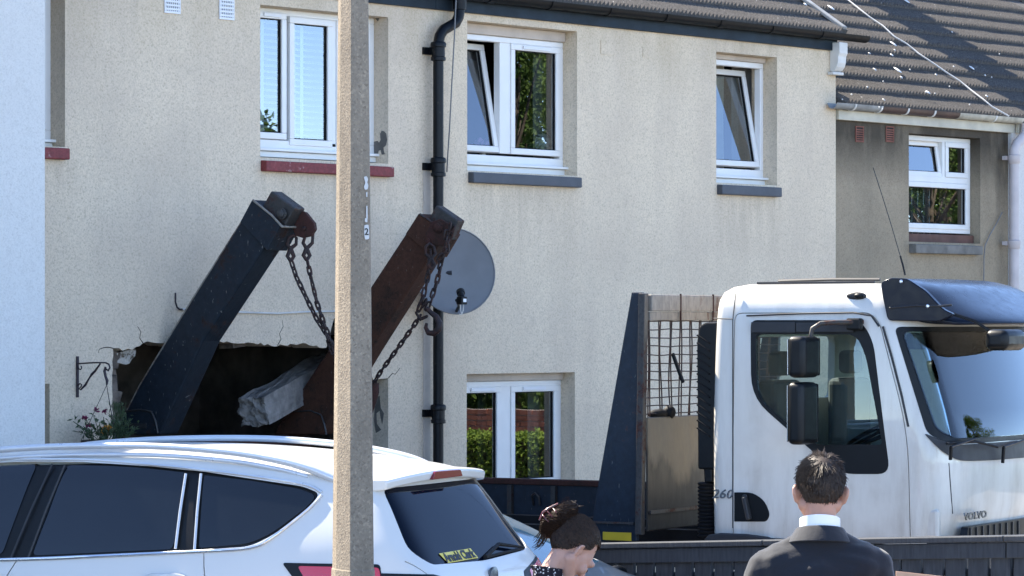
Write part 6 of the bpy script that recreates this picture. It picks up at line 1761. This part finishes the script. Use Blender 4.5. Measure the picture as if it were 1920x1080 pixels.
# ------------------------------------------------------------------ people
def blob(mb, voxel=.008, smooth=6, fac=.5):
    o = tmp_obj(mb.mesh()); r = o.modifiers.new('r', 'REMESH'); r.mode = 'VOXEL'; r.voxel_size = voxel; r.adaptivity = 0
    s = o.modifiers.new('s', 'SMOOTH'); s.iterations = smooth; s.factor = fac
    me = evaluated(o)
    for p in me.polygons: p.use_smooth = True
    return me
class Fig:
    """local frame: f forward, r to the figure's right, z up; base on the ground"""
    def __init__(self, base, heading):
        self.b = Vector((base.x, base.y, 0)); self.f = Vector((math.cos(heading), math.sin(heading), 0)); self.r = Vector((self.f.y, -self.f.x, 0))
        self.m = Matrix((self.r, self.f, Vector((0, 0, 1)))).transposed()
    def p(self, r, f, z): return self.b + self.r * r + self.f * f + Vector((0, 0, z))
def head_frame(fig, pivot, pitch, yaw=0.0, roll=0.0):
    m = fig.m @ Matrix.Rotation(yaw, 3, 'Z') @ Matrix.Rotation(-pitch, 3, 'X') @ Matrix.Rotation(roll, 3, 'Y')
    return lambda r, f, z: pivot + m @ Vector((r, f, z)), m
def add_head(mb, H, M, w=.074, jaw=.052):
    """head about .235 tall, H(0,0,0) = base of the skull"""
    mb.ball(H(0, -.012, .085), w, .095, .090, 24, 16, rot=M)             # cranium
    mb.ball(H(0, .035, .045), w * .90, .062, .085, 20, 14, rot=M)        # face
    mb.cap(H(-jaw, .0, .0), H(-.012, .075, -.045), .026, .024); mb.cap(H(jaw, .0, .0), H(.012, .075, -.045), .026, .024)
    mb.ball(H(0, .078, -.045), .026, .022, .022, 12, 8, rot=M)           # chin
    mb.cap(H(0, .098, .045), H(0, .118, .008), .011, .015)               # nose
    mb.cap(H(-.02, .098, -.022), H(.02, .098, -.022), .010, .010)        # lips
    mb.cap(H(-.045, .083, .062), H(.045, .083, .062), .014, .014)        # brow
    for s in (-1, 1): mb.ball(H(s * .045, .068, .018), .022, .02, .022, 10, 8, rot=M)
def ears(mb, H, M, w=.074, e=1.0):
    H0 = H; H = lambda r, f, z: H0(r, -.012 + (f + .012) * e, .036 + (z - .036) * e)
    for s in (-1, 1):
        pts = [H(s * (w + .002), -.002, .052), H(s * (w + .016), -.014, .064), H(s * (w + .020), -.026, .055), H(s * (w + .018), -.026, .035), H(s * (w + .010), -.014, .012), H(s * (w + .002), -.004, .008)]
        mb.tube(pts, [.007 * e, .008 * e, .008 * e, .008 * e, .008 * e, .007 * e], 8)
        mb.ball(H(s * (w + .004), -.010, .036), .008, .016, .024, 10, 8, rot=M)
def fingers(mb, wrist, d, side, curl, up):
    """palm and five separate fingers hanging along d"""
    d = d.normalized(); side = side.normalized(); n = d.cross(side).normalized()
    palm = wrist + d * .05
    mb.cap(wrist, palm + d * .02, .022, .026); mb.cap(palm - side * .024, palm - side * .024 + d * .035, .016, .013); mb.cap(palm + side * .024, palm + side * .024 + d * .035, .016, .013)
    for k, (o, L) in enumerate(((-.031, .062), (-.0105, .075), (.0105, .080), (.031, .070))):
        a = palm + d * .038 + side * o; b = a + (d * .85 + n * curl * .6) .normalized() * L * .5; c = b + (d * .5 + n * curl).normalized() * L * .5
        mb.cap(a, b, .0092, .0082); mb.cap(b, c, .0082, .0070)
    a = wrist + d * .022 + side * .024; b = a + (d * .7 + side * .7).normalized() * .038; c = b + (d + side * .1 + n * curl * .4).normalized() * .03
    mb.cap(a, b, .012, .010); mb.cap(b, c, .010, .0085)
def strands(mb, roots, r0=.0022, r1=.0006, n=3):
    for pts in roots:
        m = len(pts); mb.tube(pts, [r0 * (1 - i / (m - 1)) + r1 * (i / (m - 1)) for i in range(m)], n, cap=False)

HEAD_V = math.atan2(SA, CA)
# ---- man in the dark suit, back to us
MD = 11.6
mb0 = onD(1537, 605, MD)
man = Fig(mb0, HEAD_V + R(-4))
px_m = lambda px, py: onD(px, py, MD)
zt_ = onD(0, 838, MD).z; zn = zt_ - .204                       # crown, base of skull
neck = man.p(0, -.01, zn)
H, M = head_frame(man, neck, R(6), R(4), R(2))
mb = MB(); add_head(mb, H, M); ears(mb, H, M)
mb.cap(man.p(0, -.02, zn - .20), H(0, -.018, .03), .057, .054); mb.cap(man.p(0, -.01, zn - .02), H(0, .02, .0), .050, .05)
sh_z = zn - .164
mb.cap(man.p(-.12, -.02, sh_z - .05), man.p(.12, -.02, sh_z - .05), .08, .08); mb.cap(man.p(0, 0, sh_z - .12), man.p(0, 0, .95), .13, .13); mb.cap(man.p(-.07, 0, .93), man.p(.07, 0, .93), .12, .12)
arms_m = []
for s, el, wr in ((-1, (-.27, .03, 1.16), (-.25, .16, .93)), (1, (.27, .05, 1.17), (.20, .26, 1.06))):
    S_ = man.p(s * .175, -.02, sh_z - .055); E_ = man.p(*el); W_ = man.p(*wr)
    mb.cap(S_, E_, .05, .038); mb.cap(E_, W_, .037, .026); arms_m.append((S_, E_, W_))
    fingers(mb, W_, (W_ - E_).normalized() + Vector((0, 0, -.1)), man.f * .6 - man.r * s * .2 if s < 0 else Vector((0, 0, 1)), .5 if s < 0 else 1.0, None)
for s in (-1, 1):
    mb.cap(man.p(s * .10, 0, .90), man.p(s * .11, .02, .50), .085, .055); mb.cap(man.p(s * .11, .02, .50), man.p(s * .12, -.02, .09), .055, .04); mb.cap(man.p(s * .12, -.03, .05), man.p(s * .135, .14, .04), .035, .03)
body = blob(mb, .0055, 3)
person_m = tag(link_mesh(body, 'person', m_skin, loc=man.p(0, 0, 0)), 'person in a charcoal suit seen from behind, in front of the lorry door', 'person')
# eyes
for s in (-1, 1):
    MB().ball(H(s * .031, .083, .040), .0125, nu=12, nv=8).build('eye', m_shirt, person_m, smooth=60)
# jacket
mb = MB()
shw = .205
mb.cap(man.p(-.13, -.03, sh_z - .05), man.p(.13, -.03, sh_z - .05), .094, .094)
mb.cap(man.p(-.055, -.035, sh_z + .02), man.p(.055, -.035, sh_z + .02), .064, .064)
mb.cap(man.p(-.15, -.025, sh_z - .03), man.p(-.04, -.035, sh_z + .035), .060, .055); mb.cap(man.p(.15, -.025, sh_z - .03), man.p(.04, -.035, sh_z + .035), .060, .055)
for r_, f_, z0, z1, ra, rb in ((-.09, -.01, sh_z - .10, 1.12, .125, .115), (.09, -.01, sh_z - .10, 1.12, .125, .115), (-.08, 0, 1.15, .84, .115, .13), (.08, 0, 1.15, .84, .115, .13), (0, -.03, sh_z - .1, .9, .12, .12)):
    mb.cap(man.p(r_, f_, z0), man.p(r_, f_, z1), ra, rb)
for (S_, E_, W_), s in zip(arms_m, (-1, 1)):
    mb.cap(S_ + man.r * s * .008, E_, .074, .060); mb.cap(E_, E_ * .12 + W_ * .88, .058, .046)
jk = blob(mb, .009, 7)
# folds across the upper back
for v in jk.vertices:
    q = v.co - man.b; r_ = q.dot(man.r); z = q.z
    w_ = math.exp(-((z - (sh_z - .02)) / .07) ** 2)
    k = .010 * w_ * noise.noise(Vector((r_ * 7, 3.1, (z + abs(r_) * .35) * 34)))
    n3 = noise.noise(Vector((r_ * 5, 9.0, z * 9))) * .008 + noise.noise(v.co * 21) * .0015
    v.co += v.normal * (k + n3)
link_mesh(jk, 'jacket', m_suit, person_m)
# jacket collar: a folded band round the neck, and the shirt collar inside it
def band(cx, rad_r, rad_f, z0, z1, tilt, th, a0=0, a1=360, n=40, flare=0.0):
    mb = MB(); m = 4
    for i in range(n + 1):
        a = R(a0 + (a1 - a0) * i / n); cr, cf = math.cos(a), math.sin(a)
        for (k, zz, ex) in ((0, z0, flare), (0, z1, 0), (-th, z1, 0), (-th, z0, flare)):
            mb.v.append(man.p(cx[0] + cr * (rad_r + k + ex), cx[1] + cf * (rad_f + k + ex), zz + tilt * cf * rad_f))
    for i in range(n):
        for k in range(m):
            l = (k + 1) % m; mb.f.append([i * m + k, i * m + l, (i + 1) * m + l, (i + 1) * m + k]); mb.mi.append(0)
    mb.f.append([0, 1, 2, 3]); mb.f.append([n * m + k for k in (3, 2, 1, 0)]); mb.mi += [0, 0]
    return mb
zc = zn - .058
band((0, -.022), .071, .071, zc - .055, zc + .010, -.30, .006, 0, 360).build('shirt_collar', m_shirt, person_m, smooth=50)
band((0, -.026), .084, .080, zc - .075, zc - .022, -.20, .010, 160, 380, flare=.034).build('jacket_collar', m_suit, person_m, smooth=60, bevel=.004)
# shoulder seams
for s in (-1, 1):
    S_ = arms_m[0 if s < 0 else 1][0]
mb = MB()
for s in (-1, 1):
    mb.cap(man.p(s * .09, 0, .98), man.p(s * .11, .02, .50), .105, .078); mb.cap(man.p(s * .11, .02, .5), man.p(s * .12, -.02, .09), .078, .066)
mb.cap(man.p(-.06, 0, .95), man.p(.06, 0, .95), .125, .125)
link_mesh(blob(mb, .014, 5), 'trousers', m_suit, person_m)
for s in (-1, 1): MB().cap(man.p(s * .12, -.05, .045), man.p(s * .135, .17, .04), .045, .04).build('shoe', m_shoe, person_m, smooth=60)
# short hair: scalp plus many short strands radiating from the crown
rnd = random.Random(77)
cr_c, cr_r = (0, -.012, .085), (.079, .100, .094)
def skull(th, ph, k=1.0):
    return (cr_c[0] + cr_r[0] * k * math.sin(th) * math.cos(ph), cr_c[1] + cr_r[1] * k * math.sin(th) * math.sin(ph), cr_c[2] + cr_r[2] * k * math.cos(th))
def hair_ok(r_, f_, z):
    if f_ > .02: return z > .085 + (f_ - .02) * .9
    if f_ > -.035: return z > .052
    return z > -.026 + max(0, (abs(r_) - .015)) * .45
mb = MB(); scalp = MB()
whorl = Vector((.004, -.075, .150))
roots = []
for _ in range(11000):
    th = math.acos(1 - 2 * rnd.random()); ph = rnd.uniform(0, 2 * math.pi); q = Vector(skull(th, ph))
    if not hair_ok(*q): continue
    nrm = Vector((q.x / cr_r[0] ** 2, (q.y - cr_c[1]) / cr_r[1] ** 2, (q.z - cr_c[2]) / cr_r[2] ** 2)).normalized()
    flow = (q - whorl); flow = (flow - nrm * flow.dot(nrm))
    flow = flow.normalized() if flow.length > 1e-4 else Vector((0, 1, 0))
    flow += Vector((rnd.gauss(0, .22), rnd.gauss(0, .22), rnd.gauss(0, .16) - .15)) + Vector(noise.noise_vector(q * 40)) * .6
    topk = min(1, max(0, (q.z - .03) / .12))
    L = (.016 + .013 * topk) * rnd.uniform(.75, 1.25); lift = .15 + .14 * topk
    d1 = (flow * (1 - lift * .5) + nrm * lift).normalized(); d2 = (flow + nrm * (lift * .25 - .2)).normalized()
    a = q - nrm * .004; b = q + d1 * L * .5; c_ = b + d2 * L * .6
    roots.append([H(*a), H(*b), H(*c_)])
strands(mb, roots, .0015, .0005, 3)
hr = mb.build('hair', m_hairm, person_m, smooth=80); hr['kind'] = 'stuff'
sc = MB()
NV, NU = 22, 36
grid = {}
for i in range(NV + 1):
    for k in range(NU):
        q = skull(math.pi * .88 * i / NV, 2 * math.pi * k / NU, 1.03); grid[(i, k)] = len(sc.v); sc.v.append(H(*q))
qs = {(i, k): skull(math.pi * .88 * i / NV, 2 * math.pi * k / NU, 1.0) for i in range(NV + 1) for k in range(NU)}
for i in range(NV):
    for k in range(NU):
        if all(hair_ok(*qs[(a, b % NU)]) for a, b in ((i, k), (i, k + 1), (i + 1, k), (i + 1, k + 1))):
            sc.f.append([grid[(i, k)], grid[(i + 1, k)], grid[(i + 1, (k + 1) % NU)], grid[(i, (k + 1) % NU)]]); sc.mi.append(0)
me = sc.mesh(); bm = bmesh.new(); bm.from_mesh(me); bmesh.ops.delete(bm, geom=[v for v in bm.verts if not v.link_faces], context='VERTS'); bmesh.ops.solidify(bm, geom=bm.faces, thickness=.004); bm.to_mesh(me); bm.free()
link_mesh(me, 'scalp_hair', m_hairm, person_m, smooth=80)
# stubble on the right jaw side is part of the face; card held at his right side, top edge just in view
cd = onD(1680, 1071, 11.0); ce = onD(1790, 1083, 11.4)
dv = (ce - cd)
cdm = MB().prism([cd, ce, ce + Vector((0, 0, -.16)), cd + Vector((0, 0, -.18))], (Vector((CA, SA, 0)) * .006)).prism([cd + Vector((.02, .0, -.008)) + Vector((CA, SA, 0)) * .012, ce + Vector((CA, SA, 0)) * .012 + Vector((0, 0, -.002)), ce + Vector((CA, SA, 0)) * .012 + Vector((0, 0, -.15)), cd + Vector((CA, SA, 0)) * .012 + Vector((0, 0, -.17))], Vector((CA, SA, 0)) * .006)
tag(cdm.build('card_folder', m_card, loc=(cd + ce) / 2), 'tan card edge just in view beside the suited person', 'folder')

# ---- woman with clipped-up dark hair, looking down to the right
WD = 12.5
wp = onD(1066, 605, WD)
wom = Fig(wp, HEAD_V + R(-54))
zc_w = onD(0, 962, WD).z                                         # crown height
pv = Vector((onD(1056, 1046, WD).x, onD(1056, 1046, WD).y, onD(0, 1046, WD).z))
H, M = head_frame(wom, pv, R(52), R(0), R(0))
nb = Vector((onD(1029, 1080, WD).x, onD(1029, 1080, WD).y, onD(0, 1080, WD).z))
mb = MB(); add_head(mb, H, M, w=.070, jaw=.046); ears(mb, H, M, w=.064, e=.80)
mb.cap(nb, H(0, -.02, .03), .045, .044); mb.cap(nb + wom.f * .015, H(0, .01, .0), .040, .040)
bs = Vector((nb.x, nb.y, 0)) - wom.b; br_, bf_ = bs.dot(wom.r), bs.dot(wom.f)
zs = nb.z - .05
def W(r_, f_, z): return wom.b + wom.r * (br_ + r_) + wom.f * (bf_ + f_) + Vector((0, 0, z))
mb.cap(W(-.11, -.01, zs - .03), W(.11, -.01, zs - .03), .06, .06); mb.cap(W(0, 0, zs - .1), W(0, .02, .9), .11, .11); mb.cap(W(-.06, 0, .88), W(.06, 0, .88), .115, .115)
arms_w = []
for s in (-1, 1):
    S_ = W(s * .15, -.01, zs - .04); E_ = W(s * .20, .04, 1.0); W_ = W(s * .10, .24, .98)
    mb.cap(S_, E_, .04, .031); mb.cap(E_, W_, .031, .022); arms_w.append((S_, E_, W_)); fingers(mb, W_, W_ - E_, -wom.r * s * .3 + Vector((0, 0, .9)), .9, None)
    mb.cap(W(s * .08, 0, .86), W(s * .085, .01, .48), .082, .05); mb.cap(W(s * .085, .01, .48), W(s * .09, -.02, .08), .05, .034); mb.cap(W(s * .09, -.03, .045), W(s * .10, .12, .035), .03, .026)
person_w = tag(link_mesh(blob(mb, .0052, 3), 'person', m_skinw, loc=(wp.x, wp.y, 0)), 'person with dark clipped-up hair and a dotted black blouse looking down', 'person')
for s in (-1, 1):
    MB().ball(H(s * .030, .078, .040), .012, nu=12, nv=8).build('eye', m_shirt, person_w, smooth=60)
    MB().tube([H(s * .045, .087, .060), H(s * .03, .097, .064), H(s * .014, .098, .060)], .003, 5).build('eyebrow', m_hairw, person_w, smooth=60)
    MB().tube([H(s * .043, .090, .036), H(s * .03, .098, .033), H(s * .018, .096, .035)], .002, 5).build('eyelash', m_hairw, person_w, smooth=60)
mb = MB()
mb.cap(W(-.105, -.015, zs - .035), W(.105, -.015, zs - .035), .074, .074); mb.cap(W(0, -.01, zs + .01), W(0, -.01, zs - .1), .068, .10)
for s in (-1, 1):
    mb.cap(W(s * .07, .01, zs - .08), W(s * .06, .01, 1.0), .105, .10); mb.cap(W(s * .06, .01, 1.0), W(s * .07, 0, .8), .10, .13)
for S_, E_, W_ in arms_w: mb.cap(S_, E_, .055, .045); mb.cap(E_, E_ * .1 + W_ * .9, .043, .034)
bl_ = blob(mb, .010, 6)
for v in bl_.vertices: v.co += v.normal * (noise.noise(v.co * 9) * .007)
link_mesh(bl_, 'blouse', m_blouse, person_w)
# stand-up ruffled collar
mb = MB(); n = 60
for i in range(n + 1):
    a = 2 * math.pi * i / n
    for k, (rr, zz) in enumerate(((.062, 0.0), (.060, .03), (.066 + .006 * math.sin(a * 11), .052), (.062 + .006 * math.sin(a * 11), .054), (.055, .03), (.057, 0.0))):
        c_ = nb + wom.r * math.cos(a) * rr + wom.f * (math.sin(a) * rr) + Vector((0, 0, zz - .022 - .012 * math.sin(a))); mb.v.append(c_)
for i in range(n):
    for k in range(6):
        l = (k + 1) % 6; mb.f.append([i * 6 + k, i * 6 + l, (i + 1) * 6 + l, (i + 1) * 6 + k]); mb.mi.append(0)
mb.build('collar', m_blouse, person_w, smooth=60)
mb = MB()
for s in (-1, 1): mb.cap(W(s * .075, 0, .92), W(s * .085, .01, .48), .10, .07); mb.cap(W(s * .085, .01, .48), W(s * .09, -.02, .08), .07, .06)
mb.cap(W(-.05, 0, .92), W(.05, 0, .92), .12, .12)
link_mesh(blob(mb, .014, 5), 'trousers', m_suit, person_w)
for s in (-1, 1): MB().cap(W(s * .09, -.04, .04), W(s * .10, .14, .035), .038, .034).build('shoe', m_shoe, person_w, smooth=60)
# hair: combed back from the hairline to the clip, twisted up and spilling over
cr_c, cr_r = (0, -.012, .085), (.076, .101, .096)
BA = onD(1020, 998, WD + .02); BB = onD(1076, 948, WD + .02)           # the rolled-up twist lies along the back of the head
CL = M.inverted() @ (BA * .6 + BB * .4 - pv)
def hok(r_, f_, z):
    if f_ > .025: return z > .112 + (f_ - .025) * .55
    if f_ > -.03: return z > .075 - (.025 - f_) * .25
    return z > -.040 + max(0, f_ + .09) * .9
roots = []; rnd = random.Random(123)
def surf(q, k):
    c0 = Vector(cr_c); d = q - c0; s = math.sqrt((d.x / cr_r[0]) ** 2 + (d.y / cr_r[1]) ** 2 + (d.z / cr_r[2]) ** 2); return c0 + d * (k / max(s, 1e-4))
cnt = 0
while cnt < 5600:
    th = math.acos(1 - 2 * rnd.random()); ph = rnd.uniform(0, 2 * math.pi); q = Vector(skull(th, ph))
    if not hok(*q): continue
    cnt += 1
    tgt = CL + (M.inverted() @ (BB - BA)) * rnd.uniform(-.5, .35)
    pts = []; k0 = rnd.uniform(1.015, 1.05)
    for i in range(6):
        t = i / 5; p = q * (1 - t) + tgt * t; p = surf(p, k0 + .05 * t) if t < .99 else tgt
        p += Vector((rnd.gauss(0, .0006), rnd.gauss(0, .0006), rnd.gauss(0, .0006))); pts.append(H(*p))
    roots.append(pts)
mb = MB(); strands(mb, roots, .0014, .0010, 3)
hr = mb.build('hair', m_hairw, person_w, smooth=80); hr['kind'] = 'stuff'
sc = MB(); grid = {}
for i in range(NV + 1):
    for k in range(NU):
        grid[(i, k)] = len(sc.v); sc.v.append(H(*skull(math.pi * .9 * i / NV, 2 * math.pi * k / NU, 1.0)))
qs = {(i, k): skull(math.pi * .9 * i / NV, 2 * math.pi * k / NU, 1.0) for i in range(NV + 1) for k in range(NU)}
for i in range(NV):
    for k in range(NU):
        if all(hok(*qs[(a, b % NU)]) for a, b in ((i, k), (i, k + 1), (i + 1, k), (i + 1, k + 1))):
            sc.f.append([grid[(i, k)], grid[(i + 1, k)], grid[(i + 1, (k + 1) % NU)], grid[(i, (k + 1) % NU)]]); sc.mi.append(0)
me = sc.mesh(); bm = bmesh.new(); bm.from_mesh(me); bmesh.ops.delete(bm, geom=[v for v in bm.verts if not v.link_faces], context='VERTS'); bmesh.ops.solidify(bm, geom=bm.faces, thickness=.004); bm.to_mesh(me); bm.free()
link_mesh(me, 'scalp_hair', m_hairw, person_w, smooth=80)
# the twist: hair wound round itself, rolled over at the top
ax_b = (BB - BA); Lb = ax_b.length; ax_b.normalize(); e1 = ax_b.orthogonal().normalized(); e2 = ax_b.cross(e1)
def twist(t, ph, k=1.0):
    r_ = .047 * max(.0, math.sin(math.pi * (.05 + .925 * t))) ** .62 * k * (1 + .12 * math.sin(3 * ph + 9 * t))
    return BA + ax_b * (Lb * (t * 1.18 - .09)) + (e1 * math.cos(ph) + e2 * math.sin(ph)) * r_
core = MB(); NN = 20
for i in range(13):
    for k in range(NN): core.v.append(twist(i / 12, 2 * math.pi * k / NN, .93))
for i in range(12):
    for k in range(NN):
        l = (k + 1) % NN; core.f.append([i * NN + k, i * NN + l, (i + 1) * NN + l, (i + 1) * NN + k]); core.mi.append(0)
core.f.append(list(range(NN))[::-1]); core.f.append([12 * NN + k for k in range(NN)]); core.mi += [0, 0]
core.build('hair_roll', m_hairw, person_w, smooth=60)
mb = MB(); lst = []
for _ in range(1500):
    p0 = rnd.uniform(0, 2 * math.pi); t0 = rnd.uniform(0, .5); t1 = min(1, t0 + rnd.uniform(.35, .6)); k = rnd.uniform(.95, 1.10)
    lst.append([twist(t0 + (t1 - t0) * i / 7, p0 + 2.6 * i / 7 * (t1 - t0) / .5, k + rnd.gauss(0, .012)) for i in range(8)])
for _ in range(14):                                             # wisps off the top of the roll
    b_ = twist(rnd.uniform(.6, .95), rnd.uniform(0, 6.28), 1); d = (ax_b + Vector((rnd.gauss(0, .6), rnd.gauss(0, .6), rnd.gauss(.3, .6)))).normalized(); L = rnd.uniform(.012, .028)
    lst.append([b_, b_ + d * L * .5, b_ + d * L + VR * .012 + Vector((0, 0, -.008))])
for _ in range(36):                                             # loose ends below the clip
    b_ = twist(rnd.uniform(0, .12), rnd.uniform(0, 6.28), .8); L = rnd.uniform(.03, .06)
    lst.append([b_, b_ - ax_b * L * .35 + Vector((0, 0, -L * .3)), b_ - ax_b * L * .6 + Vector((0, 0, -L * .45)) + VR * rnd.gauss(-.006, .006)])
strands(mb, lst, .0017, .0008, 3)
tw = mb.build('twisted_hair', m_hairw, person_w, smooth=80); tw['kind'] = 'stuff'
# claw clip gripping the twist
mb = MB()
cam_side = (CAM - (BA + BB) / 2).normalized(); pc0 = math.atan2(cam_side.dot(e2), cam_side.dot(e1))
for i in range(3):
    t = .30 + i * .13
    for s_ in (1,):
        mb.tube([twist(t, pc0 + a, 1.17) for a in (-1.3, -1.05, -.8, -.6, -.4)], [.003, .0034, .0034, .003, .0015], 6)
        mb.tube([twist(t + .03, pc0 + a, 1.17) for a in (-1.3, -1.7, -2.1, -2.5)], [.003, .0034, .003, .0015], 6)
mb.tube([twist(t, pc0 - 1.3, 1.22) for t in (.18, .35, .5, .7)], .006, 7)
mb.build('claw_clip', m_clip, person_w, smooth=60)
